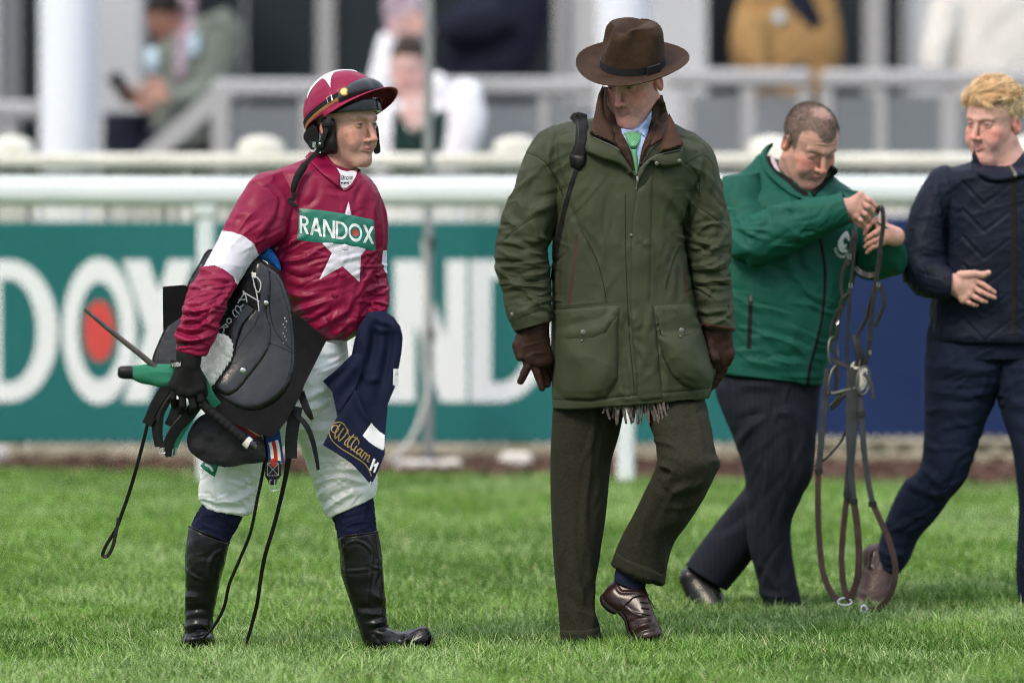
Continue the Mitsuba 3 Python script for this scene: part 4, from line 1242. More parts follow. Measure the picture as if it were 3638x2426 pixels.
folds(br, 'D', [([(420, 800), (500, 760), (610, 700)], 5, 9), ([(400, 850), (520, 800), (600, 760)], -5, 8), ([(500, 640), (560, 620), (620, 600)], 5, 8), ([(520, 560), (580, 550), (620, 560)], -4, 7), ([(440, 870), (500, 850), (590, 780)], 5, 8),
                ([(350, 1090), (430, 1170), (460, 1260)], -3, 6), ([(380, 1130), (480, 1100), (620, 1110)], 4, 12), ([(470, 1340), (560, 1300), (650, 1290), (760, 1330)], 5, 8), ([(460, 1320), (560, 1275), (650, 1262), (760, 1300)], -4, 6),
                ([(490, 1430), (560, 1360), (600, 1340)], 6, 8), ([(500, 1480), (580, 1410), (650, 1380)], -5, 8), ([(530, 1500), (620, 1430), (740, 1360)], 6, 8), ([(600, 1400), (700, 1360), (800, 1350)], -4, 8), ([(640, 1260), (700, 1240), (760, 1260)], 4, 9), ([(400, 1010), (500, 1000), (600, 990)], 3, 10), ([(395, 960), (500, 945), (600, 940)], -3, 9)], D1)
folds(br, 'E', [([(310, 300), (420, 330), (560, 320), (660, 290)], 6, 8), ([(320, 330), (430, 370), (560, 380), (650, 340)], -6, 7), ([(330, 380), (440, 400), (560, 425), (640, 410)], 6, 7), ([(330, 200), (330, 270), (340, 330)], 5, 8), ([(600, 200), (650, 180), (700, 150)], 5, 8),
                ([(560, 260), (620, 250), (690, 210)], -5, 7), ([(540, 320), (600, 300), (660, 260)], 5, 7), ([(430, 130), (420, 230), (440, 330)], -3, 10), ([(640, 120), (680, 140), (720, 110)], 4, 8), ([(460, 290), (540, 340), (600, 350)], 5, 7), ([(380, 250), (420, 300), (470, 310)], 4, 8)], D1)
creases(br, 'D', [(420, 560), (620, 560), (640, 900), (820, 1400), (520, 1520), (350, 1090)], D1, 34, 14, 24, (.05, .14), (1.2, 3.2), (3, 5.5), 6)
creases(br, 'E', [(310, 80), (740, 80), (660, 420), (320, 370), (300, 270)], D1, 26, -8, 26, (.04, .11), (1.2, 3.4), (3, 5.5), 7)
add('breeches', br, 'm_breeches', 45, parent=rider, label='white racing breeches turned up over navy socks')
so_r = loft('E', [(350, 330, 620, 380, -.02, .062), (318, 375, 592, 432, -.02, .064), (285, 430, 560, 505, -.015, .062), (252, 505, 505, 600, -.01, .058), (240, 580, 490, 660, -.01, .055)], D1)
so_f = loft('E', [(1200, 380, 1440, 260, 0, .06), (1195, 440, 1468, 320, 0, .062), (1215, 485, 1476, 400, 0, .06), (1232, 560, 1490, 530, 0, .058), (1245, 640, 1485, 620, 0, .055)], D1)
for s, a, sd in ((so_r, (1, 0, -.35), 2), (so_f, (1, 0, .25), 5)):
    s = join([s], .006, 0)
    crinkle(s, a, .006, 4, 60, sd)
    add('sock', s, 'm_navy_knit', 45, parent=rider)
bo_r = loft('E', [(232, 512, 500, 622, -.01, .066), (222, 570, 492, 668, -.01, .067), (208, 700, 470, 760, -.01, .066), (205, 800, 445, 850, -.01, .064), (206, 950, 420, 980, 0, .058), (206, 1080, 398, 1100, 0, .05), (205, 1180, 388, 1190, 0, .048), (195, 1240, 392, 1240, 0, .052), (178, 1300, 402, 1290, 0, .05), (166, 1345, 404, 1345, 0, .045)], D1)
foot_r = loft('E', [(400, 1240, 400, 1350, .02, .045), (300, 1210, 300, 1352, -.05, .048), (215, 1260, 215, 1354, -.07, .04)], D1, round_ends=(.02, .03))
bo_f = loft('E', [(1236, 582, 1502, 550, 0, .068), (1240, 640, 1520, 640, 0, .069), (1250, 720, 1530, 720, 0, .068), (1258, 820, 1536, 810, 0, .066), (1290, 930, 1552, 940, 0, .062), (1328, 1040, 1558, 1070, 0, .056), (1360, 1140, 1566, 1160, 0, .052), (1385, 1220, 1592, 1215, 0, .05), (1405, 1290, 1620, 1290, 0, .048)], D1)
foot_f = loft('E', [(1418, 1215, 1402, 1335, 0, .036), (1480, 1180, 1475, 1350, 0, .046), (1560, 1195, 1555, 1358, -.01, .045), (1650, 1222, 1655, 1360, -.015, .046), (1740, 1205, 1752, 1358, -.02, .048), (1815, 1180, 1830, 1340, -.025, .044), (1852, 1185, 1868, 1290, -.028, .032)], D1, round_ends=(.02, .025))
sole_f = loft('E', [(1412, 1325, 1412, 1362, 0, .036), (1500, 1345, 1500, 1366, 0, .042), (1650, 1350, 1652, 1370, -.015, .046), (1750, 1345, 1760, 1368, -.02, .05), (1840, 1300, 1855, 1330, -.025, .045), (1866, 1230, 1880, 1262, -.028, .03)], D1, round_ends=(.015, .015))
rim = lambda st: np.array([at(*st[:2], D1 + st[4] - 0, 'E'), at((st[0] + st[2]) / 2, (st[1] + st[3]) / 2, D1 + st[4] - st[5], 'E'), at(*st[2:4], D1 + st[4], 'E'), at((st[0] + st[2]) / 2, (st[1] + st[3]) / 2, D1 + st[4] + st[5], 'E')])
for leg, foot, sl, seams, rm in (
        (bo_r, foot_r, None, [([(206, 780), (270, 840), (340, 865)], 3, 5), ([(378, 860), (372, 780), (400, 700), (480, 660)], 3, 5), ([(210, 1010), (230, 980), (300, 985)], 5, 10), ([(210, 1080), (300, 1060), (370, 1070)], -5, 9), ([(200, 1190), (300, 1160), (380, 1180)], 6, 10), ([(210, 1230), (300, 1220), (390, 1210)], -5, 8), ([(180, 1290), (290, 1250), (380, 1260)], 6, 9)], (232, 512, 500, 622, -.01, .066)),
        (bo_f, foot_f, sole_f, [([(1262, 700), (1290, 625), (1370, 600), (1440, 640), (1468, 700), (1462, 800), (1450, 900), (1440, 1000), (1450, 1170)], 2.5, 4), ([(1490, 580), (1500, 680), (1510, 780), (1480, 900), (1490, 1000), (1520, 1170)], 2.5, 4), ([(1470, 775), (1530, 795)], 3, 4), ([(1255, 805), (1350, 800), (1450, 790)], 2, 4),
                                ([(1480, 960), (1520, 990), (1550, 1010)], 6, 9), ([(1340, 1030), (1400, 1050), (1460, 1040)], -4, 9), ([(1440, 1090), (1500, 1100), (1560, 1090)], 5, 9), ([(1470, 1170), (1520, 1150), (1570, 1150)], 7, 9), ([(1440, 1200), (1500, 1190), (1570, 1180)], -6, 8), ([(1520, 1225), (1570, 1215), (1620, 1225)], 5, 9), ([(1660, 1300), (1720, 1240), (1800, 1190)], 5, 6), ([(1440, 1260), (1480, 1230), (1530, 1300)], -4, 8)], (1236, 582, 1502, 550, 0, .068))):
    b = join([leg, foot] + ([sl] if sl is not None else []), .0055, 5)
    crinkle(b, (1, 0, .2), .003, 8, 24, 31)
    folds(b, 'E', seams, D1)
    key = add('boot', b, 'm_boot', 50, parent=rider, label='tall black leather boot')
    add('rim', tube(rim(rm), .0035, 8, closed=True), 'm_black_leather', 60, parent=key)

# -- gloved hand on the saddle; the other hand under the cloth
P = lambda q, dd=-.31: [at(a, b, D1 + dd + (c[0] if c else 0), 'C') for a, b, *c in q]
gl, _ = hand(P([(548, 440), (552, 500)]), P([(604, 640), (562, 662), (517, 654), (478, 625)]),
             [P([(614, 700, .0), (600, 742, .035), (565, 738, .055)]), P([(578, 735), (562, 768, .03), (530, 745, .055)]), P([(522, 730), (512, 765, .03), (500, 738, .055)]), P([(470, 690), (474, 730, .028), (480, 712, .05)])],
             P([(585, 545, .012), (622, 600, .022), (632, 668, .03)]), palm_r=(.026, .0155), color=(.01, .01, .01), seed=8)
gl.vertices = gl.vertices + np.array(gl.vertex_normals) * .0022
key = add('glove', gl, 'm_black_cloth', 50, parent=rider, label='black glove gripping the girth and the whip')
cuff = loft('C', [(488, 440, 622, 452, -.31, .034), (486, 470, 622, 482, -.31, .035), (488, 510, 616, 520, -.31, .033), (500, 545, 610, 550, -.31, .028)], D1)
add('cuff', cuff, 'm_black_cloth', 45, parent=key)
fg = Front(cuff, gl)
add('wrist_tab', patch(poly('C', [(484, 470), (540, 472), (546, 500), (528, 516), (484, 512)], D1), fg, .003, .003, .004), 'm_black_leather', 40, parent=key)
add('tab_print', text_on(fg, 'AQUA', 'C', (538, 482), (486, 486), 20, D1, .0045, True), 'm_patch_white', False, parent=key, kind='stuff')
lh, lc = hand(pts('O', [(858, 722, -.05), (862, 745, -.06)], D1), pts('O', [(850, 772, -.06), (866, 775, -.055), (880, 772, -.05), (893, 765, -.045)], D1),
              [pts('O', [(x0, 800, -.05), (x0 - 3, 818, -.03), (x0 - 4, 812, -.005)], D1) for x0 in (850, 866, 881, 893)], pts('O', [(848, 752, -.06), (838, 775, -.07), (842, 795, -.06)], D1))
add('glove', lh, 'm_black_cloth', 50, parent=rider)

# -- helmet with its silk cap, peak, goggles, harness (its own frame: rim level at z = 0, front along -y, cm)
tilt = math.radians(25)
hp = lambda q: hw(np.asarray(q, float) @ np.array([[1, 0, 0], [0, math.cos(tilt), -math.sin(tilt)], [0, math.sin(tilt), math.cos(tilt)]]) + np.array([0, .9, 3.4]))
RX, RY, RZ = 10.3, 12.9, 11.9


def on_cap(al, z, lift=0.0):
    """A point of the cap at azimuth al (0 in front, degrees) and height z above its rim, lifted off by lift."""
    al, z = np.radians(al), np.asarray(z, float)
    rho = np.sqrt(np.clip(1 - (z / RZ) ** 2, 0, 1))
    q = np.stack([RX * rho * np.sin(al), -RY * rho * np.cos(al), z + 0 * al], -1)
    n = q / np.array([RX, RY, RZ]) ** 2
    n /= np.linalg.norm(n, axis=-1, keepdims=True)
    return q + n * np.asarray(lift)[..., None]


def cap_band(a0, a1, zl, zh, lift, thick, n=60, m=8):
    """A band on the cap between heights zl(al) and zh(al)."""
    al = np.linspace(a0, a1, n)
    R = []
    for k, a in enumerate(al):
        t = np.linspace(0, 1, m)
        z = zl(a) + (zh(a) - zl(a)) * t
        L = lift(a, t) if callable(lift) else lift + 0 * t
        R.append(np.vstack([on_cap(a + 0 * t, z, L), on_cap(a + 0 * t, z, 0 * t - thick)[::-1]]))
    t = rings_mesh(np.array(R))
    t.vertices = hp(t.vertices)
    return t


helm = rider + '__helmet'
s = trimesh.creation.icosphere(subdivisions=5, radius=1.0)
outer = tm(s.vertices * [RX, RY, RZ], s.faces)
inner = tm(s.vertices * [RX - .5, RY - .5, RZ - .5], s.faces)
cap = (mani(outer) - mani(inner)).trim_by_plane([0, 0, 1], -.9)
cap = back(cap.refine_to_length(.6))
q = np.array(cap.vertices)
az = np.arctan2(q[:, 0], -q[:, 1])
seam = np.exp(-((np.mod(az + np.pi / 6, np.pi / 3) - np.pi / 6) * 9) ** 2) * np.clip(np.hypot(q[:, 0], q[:, 1]) / 4, 0, 1)
wr = meshkit.fbm(np.stack([q[:, 0] * .18, q[:, 1] * .18, q[:, 2] * .75], -1), 3, 5) - .5
cap.vertices = hp(q * (1 + (.030 * wr - .012 * seam)[:, None]))
add('helmet', cap, 'm_silk', 45, parent=rider, label='maroon silk helmet cover with a white star')
a = np.arange(10) / 10 * 2 * np.pi + .25
rr_ = np.where(np.arange(10) % 2 == 0, 8.4, 3.5)
q, f = fill(Polygon(np.stack([-1.2 + rr_ * np.sin(a), -.5 - rr_ * np.cos(a)], 1)), .5)
top = RZ * np.sqrt(np.clip(1 - (q[:, 0] / RX) ** 2 - (q[:, 1] / RY) ** 2, .02, 1))
sm_ = sheet_solid(q, f, top, top - .3)
v = np.array(sm_.vertices)[:, [0, 2, 1]]
nn = v / np.array([RX, RY, RZ]) ** 2
v = v + .32 * nn / np.linalg.norm(nn, axis=1, keepdims=True)
add('star', tm(hp(v), np.array(sm_.faces)[:, ::-1]), 'm_patch_white', 35, parent=helm)
shell_in = (mani(tm(s.vertices * [RX - .6, RY - .6, RZ - .6], s.faces)) - mani(tm(s.vertices * [RX - 2.0, RY - 2.0, RZ - 1.5], s.faces))).trim_by_plane(np.array([0, -.30, .954]), -.9)
sh = back(shell_in)
sh.vertices = hp(sh.vertices)
add('shell', sh, 'm_black_gloss', 45, parent=helm)
al = np.linspace(-86, 86, 60)
R, R2 = [], []
mat('m_peak_lining', (0.085, 0.005, 0.022), 0.9)
for a in al:
    k = math.cos(math.radians(a)) ** .75
    t = np.linspace(0, 1, 9)
    base = on_cap(np.array([a]), np.array([-.5]))[0]
    rad = np.array([math.sin(math.radians(a)) * .55, -math.cos(math.radians(a)) - .25, 0])
    droop = -1.3 * math.sin(math.radians(a)) ** 2 * t ** 1.5
    top = base + rad * (4.9 * k * t)[:, None] + np.stack([0 * t, 0 * t, droop + .35 * np.sin(t * np.pi)], 1)
    bot = top + [0, 0, -.42]
    R.append(np.vstack([top, (top[-1] + bot[-1]) / 2 + rad * .22, bot[::-1]]))
    R2 = R2 + [np.vstack([bot[:-1] - [0, 0, .02], (bot - [0, 0, .12])[:-1][::-1]])]
pk_, pu_ = rings_mesh(np.array(R)), rings_mesh(np.array(R2))
pk_.vertices, pu_.vertices = hp(pk_.vertices), hp(pu_.vertices)
add('peak', pk_, 'm_silk', 50, parent=helm)
add('peak_lining', pu_, 'm_peak_lining', 50, parent=helm)
add('rim_tape', cap_band(50, 310, lambda a: -1.0, lambda a: .1, .12, .2), 'm_silk', 50, parent=helm)
hgt = lambda a: 4.6 * np.clip(np.cos(np.radians(np.clip(np.abs(a) - 6, 0, 90) * 1.52)), .02, 1) ** .5 - .5 * np.exp(-(a / 5) ** 2)
low = lambda a: .3 + .9 * np.exp(-(a / 7) ** 2) - .6 * np.clip(np.abs(a) / 58, 0, 1) ** 2
gog = cap_band(-58, 58, low, lambda a: low(a) + hgt(a), lambda a, t: .5 + (1.15 - .55 * np.exp(-(a / 9) ** 2)) * np.sin(np.pi * np.clip(t, .03, .97)) ** .6 * np.clip((60 - abs(a)) / 16, 0, 1) ** .5, .1, 80, 12)
add('goggles', gog, 'm_black_gloss', 40, parent=helm, label='dark racing goggles pushed up on the cap')
goldc = hp(on_cap(np.array([-47.]), np.array([1.9]), 1.35))[0]
gn = hp(on_cap(np.array([-47.]), np.array([1.9]), 2.35))[0] - goldc
add('gold_disc', disc(goldc, .0128, .004, gn / np.linalg.norm(gn), 36, .2), 'm_gold', 40, parent=helm)
sl_ = lambda a: -.1 + 2.0 * np.clip((180 - abs(abs(a) - 0)) / 125, 0, 1) * np.clip((150 - abs(a)) / 95, 0, 1)
add('goggle_strap', cap_band(-186, -56, lambda a: sl_(a) - .1, lambda a: sl_(a) + 1.15, .32, .1), 'm_black_cloth', 40, parent=helm)
add('goggle_strap', cap_band(56, 174, lambda a: sl_(a) - .1, lambda a: sl_(a) + 1.15, .32, .1), 'm_black_cloth', 40, parent=helm)
add('elastic_band', cap_band(-184, -52, lambda a: sl_(a) - 1.15, lambda a: sl_(a) - .15, .2, .1), 'm_tan_elastic', 40, parent=helm)
bq = [on_cap(np.array([a]), np.array([sl_(a) + z]), .55)[0] for a, z in ((-66, -.3), (-66, 1.4), (-73, 1.4), (-73, -.3))]
add('buckle', tube(hp(np.array(bq)), .0016, 8, smooth=False, closed=True), 'm_steel', 40, parent=helm)
fh = Front(sh)
add('shell_print', text_on(fh, 'KPP', 'A', (980, 452), (1042, 446), 24, D1, .0012, True), 'm_patch_white', False, parent=helm, kind='stuff')
# harness: ear pads, chin strap
fhd = Front(hd_m, sh)
pad = poly('A', [(508, 628), (560, 622), (622, 640), (632, 720), (642, 830), (650, 940), (640, 956), (560, 962), (498, 958), (508, 850), (520, 760)], D1, 3)
add('ear_pad', patch(pad, fhd, .018, .0, .004, puff=.008, soft=.006), 'm_black_leather', 45, parent=helm)
q, f = fill(poly('A', [(1018, 688), (1034, 760), (1044, 880), (1048, 940), (1030, 958), (996, 958), (985, 900), (1000, 800)], D1, 3), .006)
add('ear_pad', sheet_solid(q, f, np.full(len(q), D1 - .005), np.full(len(q), D1 + .012)), 'm_black_leather', 45, parent=helm)
A3 = lambda seq: pts('A', seq, D1)
add('chin_strap', strap(A3([(576, 620, -.10), (556, 690, -.115), (535, 760, -.12), (500, 860, -.12), (470, 930, -.115), (420, 985, -.115), (350, 1055, -.12)]), .0135, .003, twist=0), 'm_black_leather', 40, parent=helm)
add('chin_strap', strap(A3([(505, 690, -.122), (560, 685, -.127), (625, 678, -.12)]), .011, .003), 'm_black_leather', 40, parent=helm)
add('strap_sleeve', tube(A3([(352, 1052, -.12), (330, 1090, -.125), (275, 1180, -.135), (248, 1260, -.14), (238, 1310, -.14)]), [.009, .011, .0105, .0095, .007], 12), 'm_black_cloth', 60, parent=helm)
add('strap_end', strap(A3([(240, 1300, -.14), (248, 1340, -.142), (245, 1380, -.142), (205, 1388, -.143), (225, 1415, -.145), (288, 1455, -.147)]), [.013, .012, .011, .012, .012, .006], .003), 'm_black_leather', 40, parent=helm)
bk = A3([(428, 868, -.125), (460, 868, -.125)])
add('strap_clip', strap(A3([(388, 870, -.118), (440, 872, -.124), (520, 868, -.125)]), .018, .004), 'm_black_leather', 40, parent=helm)
add('clip_plate', strap(A3([(436, 850, -.128), (430, 900, -.128)]), .009, .002, smooth=False), 'm_steel', 40, parent=helm)
add('stud', disc(A3([(487, 866, -.130)])[0], .004, .003), 'm_steel', 40, parent=helm)
neckpad = poly('A', [(350, 760), (440, 690), (475, 760), (470, 850), (420, 920), (385, 880), (340, 820)], D1, 3)
q, f = fill(neckpad, .006)
add('nape_pad', sheet_solid(q, f, np.full(len(q), D1 - .055), np.full(len(q), D1 + .05)), 'm_black_cloth', 45, parent=helm)
# ------------------------------------------------------------------ racing saddle and the rest of the tack the rider carries
mat('m_patent', mottled((0.0045, 0.0052, 0.007), (0.007, 0.008, 0.011), 10.0), 0.25, specular=0.7)
bump('m_patent', lambda p, n, uv: mikit.fbm(p.x * 22, p.y * 22, p.z * 22, 3), 0.002)
mat('m_pad_matte', mottled((0.0035, 0.0035, 0.0045), (0.0055, 0.0055, 0.007), 30.0, fine=.15), 0.7, specular=.15)
mat('m_fleece', mottled((0.74, 0.70, 0.64), (0.86, 0.82, 0.77), 60.0, fine=.2), 0.95)
mat('m_blue_fleece', mottled((0.014, 0.10, 0.36), (0.03, 0.17, 0.50), 60.0, fine=.25), 0.95)
mat('m_chalk', (0.42, 0.45, 0.48), 0.7)
mat('m_webbing_blue', (0.012, 0.045, 0.19), 0.8)
mat('m_webbing_red', (0.38, 0.028, 0.024), 0.8)
mat('m_webbing_white', (0.66, 0.63, 0.58), 0.85)


def mesh_green(p, n, uv):
    a, b = (p.x + p.z) * 235, (p.x - p.z) * 235
    hole = (mikit.smoothstep(.25, .6, dr.abs(dr.sin(a * 3.1416))) * mikit.smoothstep(.25, .6, dr.abs(dr.sin(b * 3.1416))))
    return mikit.mix((0.055, 0.30, 0.19), (0.008, 0.09, 0.055), hole)


mat('m_green_mesh', mikit.proc(mesh_green), 0.8)
mat('m_whip', mottled((0.035, 0.033, 0.031), (0.06, 0.057, 0.054), 60.0), 0.5)

sad = thing('saddle', 'small black racing saddle with chalk writing carried under the maroon sleeve', 'saddle')
xc, zc = xz('B', [(880, 1000)], D1)[0]


def saddle_face(p, lift=0.0):
    r2 = (p[:, 0] - xc) ** 2 + (p[:, 1] - zc) ** 2
    a = p[:, 1] - zc
    k = np.sqrt(a * a + .09 ** 2)
    return D1 - .172 + .50 * .5 * (a - k) - .10 * .5 * (a + k) - .22 * np.maximum(p[:, 0] - xc - .03, 0) * (.5 + .5 * np.tanh((p[:, 1] - zc) / .07)) + .55 * r2 - lift


sf = lambda lift: (lambda p: saddle_face(p, lift))
pad = poly('D', [(330, 250), (555, 430), (470, 600), (420, 700), (388, 785), (350, 850), (310, 925), (228, 1028), (190, 1018), (100, 985), (-40, 930), (-200, 800), (-100, 300), (150, 100)], D1)
add('weight_cloth', patch(pad, sf(.006), .0, .008, .012, relief=lambda p, q: .006 * np.sin(p[:, 0] * 21 + p[:, 1] * 9)), 'm_pad_matte', 40, parent=sad, label='matte black weight cloth behind the saddle flap')
rear_p = poly('B', [(82, 592), (170, 584), (258, 578), (420, 700), (350, 900), (200, 930), (85, 940)], D1)
add('weight_cloth', patch(rear_p, lambda p: D1 - .15 + 0 * p[:, 0], .0, .006, .01), 'm_pad_matte', 40, parent=sad)
bk_p = poly('B', [(560, 330), (840, 345), (870, 600), (760, 900), (600, 1100), (480, 1000)], D1)
add('saddle_tree', patch(bk_p, lambda p: D1 - .140 + 0 * p[:, 0], .0, .02, .012), 'm_pad_matte', 40, parent=sad)
far = poly('B', [(440, 305), (386, 385), (312, 510), (252, 650), (190, 780), (100, 930), (32, 1080), (4, 1168), (18, 1220), (150, 1226), (330, 1180), (560, 900), (620, 700), (600, 450), (520, 320)], D1, 3)
far_face = lambda p: D1 - .165 + .2 * (p[:, 1] - zc) + .9 * (p[:, 0] - xc + .18) ** 2
fm = patch(far, far_face, .0, .006, .009)
add('far_flap', fm, 'm_patent', 45, parent=sad, label='glossy black flap left of the sleeve')
ffar = Front(fm)
edge = far.exterior.buffer(.0035).intersection(far.buffer(.002))
add('piping', patch(edge, ffar, .003, .004, .004, puff=.0015, soft=.002), 'm_black_leather', 40, parent=sad)
flap = poly('B', [(835, 368), (930, 425), (1010, 498), (1068, 620), (1108, 760), (1130, 900), (1142, 1100), (1128, 1250), (1062, 1400), (962, 1492), (860, 1542), (760, 1556), (640, 1522), (520, 1452), (462, 1385), (440, 1200), (520, 930), (640, 700), (740, 500)], D1, 4)
wavy = lambda p, q: .004 * (meshkit.fbm(np.stack([p[:, 0] * 11, p[:, 1] * 9, 0 * p[:, 0]], -1), 3, 6) - .5)
fl = patch(flap, sf(.0), .010, .006, .007, puff=.010, soft=.02, relief=wavy)
add('flap', fl, 'm_patent', 45, parent=sad, label='large glossy black flap with a stitched edge')
fs = Front(fl)
rim_in = flap.buffer(-.012)
add('stitching', patch(rim_in.exterior.buffer(.0011), fs, .0022, .002, .0035, edge=.8), 'm_black_leather', 40, parent=sad)
add('piping', patch(flap.exterior.buffer(.004).intersection(flap), fs, .003, .004, .004, puff=.0015, soft=.002), 'm_black_leather', 40, parent=sad)
knee = poly('B', [(838, 372), (905, 420), (930, 470), (928, 700), (905, 780), (938, 900), (935, 1040), (895, 1130), (815, 1240), (760, 1310), (700, 1385), (640, 1430), (590, 1440), (520, 1410), (470, 1388), (520, 1290), (610, 1180), (650, 1050), (700, 900), (780, 800), (845, 690), (800, 500)], D1, 3)
kn = patch(knee, fs, .006, .004, .006, puff=.004, soft=.015)
add('knee_flap', kn, 'm_patent', 45, parent=sad)
fk = Front(fl, kn)
for seq in ([(848, 800), (820, 880), (760, 960), (690, 1060), (610, 1180)], [(838, 720), (760, 720), (690, 800), (600, 900), (540, 985)], [(930, 1030), (1010, 1060), (1120, 1112)], [(930, 470), (935, 600), (930, 720), (960, 900), (1040, 1020), (1120, 1090)]):
    add('seam', patch(stripe('B', seq, D1, .0035), fk, .0022, .002, .0035), 'm_black_leather', 40, parent=sad)
dark_top = poly('B', [(700, 560), (790, 470), (830, 520), (852, 780), (800, 760), (740, 720), (600, 880), (540, 960), (520, 930), (610, 740)], D1)
add('skirt', patch(dark_top, fk, .003, .003, .006), 'm_pad_matte', 40, parent=sad)
fk = Front(fl, kn, patch(dark_top, fk, .003, .003, .006))
strokes = [[(788, 478), (802, 530), (838, 690), (848, 778)], [(796, 500), (838, 520), (862, 560), (858, 605), (842, 632), (812, 585), (806, 540)], [(722, 630), (790, 668), (848, 702)],
           [(724, 622), (745, 668), (752, 708)], [(728, 640), (700, 690), (682, 716)], [(690, 690), (738, 690)], [(672, 735), (698, 748), (724, 728)], [(698, 748), (706, 778)], [(668, 740), (662, 766), (690, 800)],
           [(652, 770), (640, 786), (662, 826), (676, 818)], [(612, 838), (628, 846), (626, 868), (608, 876), (594, 862), (600, 842), (612, 838)], [(586, 880), (560, 900), (532, 920)], [(560, 902), (572, 930), (560, 955)], [(580, 886), (604, 900), (576, 908)]]
for k, s_ in enumerate(strokes):
    if k == 0:
        P_ = xz('B', [(792, 474), (826, 480), (820, 518), (788, 510)], D1)
        add('chalk_mark', patch(Polygon(P_), fk, .0015, .001, .004), 'm_webbing_white', 30, parent=sad)
    add('chalk_mark', patch(stripe('B', s_, D1, .0031, cap='round'), fk, .0018, .001, .003, edge=.8), 'm_chalk', 30, parent=sad)
for bx, by, r, m in ((725, 1246, .0092, 'm_steel'), (905, 716, .0075, 'm_steel')):
    p = xz('B', [(bx, by)], D1)
    add('snap', disc([p[0][0], fk(p)[0] - .003, p[0][1]], r, .004), m, 50, parent=sad)
fleece_out = [(488, 962), (530, 955), (556, 962), (575, 958), (588, 972), (606, 974), (614, 992), (632, 1004), (634, 1024), (648, 1040), (642, 1062), (650, 1084), (640, 1108), (645, 1130), (630, 1150), (630, 1172), (612, 1184), (606, 1206), (590, 1216), (582, 1240), (566, 1252), (560, 1276), (542, 1288), (530, 1310), (515, 1325), (500, 1352), (482, 1362), (468, 1390), (430, 1350), (380, 1290), (355, 1200), (385, 1130), (440, 1050)]
fle = poly('B', fleece_out, D1)
add('sheepskin', patch(fle, fk, .010, .004, .0045, puff=.010, soft=.008, relief=lambda p, q: .0055 * (meshkit.fbm(np.stack([p[:, 0] * 95, p[:, 1] * 95, 0 * p[:, 0]], -1), 3, 2) - .5)), 'm_fleece', 70, parent=sad, label='cream sheepskin pad with a scalloped edge')
bf = poly('B', [(850, 330), (905, 278), (955, 322), (1000, 398), (1010, 470), (985, 462), (930, 420), (880, 385), (835, 372)], D1, 2)
add('blue_padding', patch(bf, lambda p: D1 - .155 + .2 * (p[:, 1] - zc), .01, .03, .005, puff=.02, soft=.012, relief=lambda p, q: .004 * (meshkit.fbm(np.stack([p[:, 0] * 80, p[:, 1] * 80, 0 * p[:, 0]], -1), 3, 3) - .5)), 'm_blue_fleece', 70, parent=sad, label='bright blue fleece padding at the top of the saddle')
low_f = poly('C', [(640, 766), (600, 800), (572, 850), (562, 905), (575, 950), (612, 985), (660, 1014), (720, 1030), (790, 1037), (880, 1020), (968, 1004), (975, 950), (940, 850), (800, 740)], D1, 3)
lm = patch(low_f, lambda p: D1 - .20 + .12 * (p[:, 1] - zc), .0, .006, .007, puff=.006, soft=.02, relief=lambda p, q: .005 * (meshkit.fbm(np.stack([p[:, 0] * 30, p[:, 1] * 50, 0 * p[:, 0]], -1), 3, 9) - .5))
add('lower_flap', lm, 'm_black_leather', 50, parent=sad)
add('piping', patch(low_f.exterior.buffer(.004).intersection(low_f), Front(lm), .003, .004, .004, puff=.0015, soft=.002), 'm_black_leather', 40, parent=sad)
# small spots of wear on the patent leather
r = np.random.default_rng(5)
for k in range(9):
    q = xz('B', [(1052 + 14 * math.sin(k * 2.1), 835 + k * 24)], D1)
    add('scuff', patch(Point(*q[0]).buffer(.0012 + .0014 * r.random()), fk, .0012, .001, .0015, edge=.9), 'm_chalk', 30, parent=sad)

# -- girth with its green sleeve
gi = thing('girth', 'girth in a green mesh sleeve with a black rounded end held in the glove', 'girth')
gr = loft('C', [(258, 520, 262, 596, -.272, .020), (345, 512, 335, 620, -.275, .024), (440, 512, 430, 636, -.28, .025), (510, 520, 500, 640, -.28, .022), (580, 545, 560, 640, -.278, .018)], D1)
crinkle(gr, (1, 0, 0), .004, 8, 30, 3)
add('sleeve', gr, 'm_green_mesh', 50, parent=gi)
add('end_piece', loft('C', [(177, 538, 177, 574, -.272, .010), (190, 524, 190, 588, -.272, .015), (225, 521, 225, 592, -.272, .018), (275, 522, 272, 594, -.272, .018)], D1, res=.004), 'm_black_leather', 45, parent=gi)
add('sleeve', strap(pts('C', [(560, 560, -.26), (608, 575, -.268), (640, 628, -.272), (668, 685, -.268), (712, 738, -.25), (760, 780, -.235)], D1), [.03, .029, .028, .027, .026, .022], .006), 'm_green_mesh', 40, parent=gi)
P3 = lambda seq, s='C': pts(s, seq, D1)
base = [(660, 715, -.238), (720, 762, -.242), (790, 812, -.243), (880, 870, -.238), (930, 900, -.23)]
add('webbing', strap(P3(base), .031, .003), 'm_webbing_blue', 40, parent=gi)
up = lambda dx, dy, dd: [(x + dx, y + dy, d - dd) for x, y, d in base]
add('webbing', strap(P3(up(3, -4, .0025)), .023, .002), 'm_webbing_red', 40, parent=gi, label='red webbing with a pale line')
add('webbing', strap(P3(up(3, -4, .0045)), .0035, .0015), 'm_webbing_white', 40, parent=gi)
tri = [(198, 985, -.215), (212, 1060, -.222), (222, 1130, -.226), (228, 1215, -.228)]
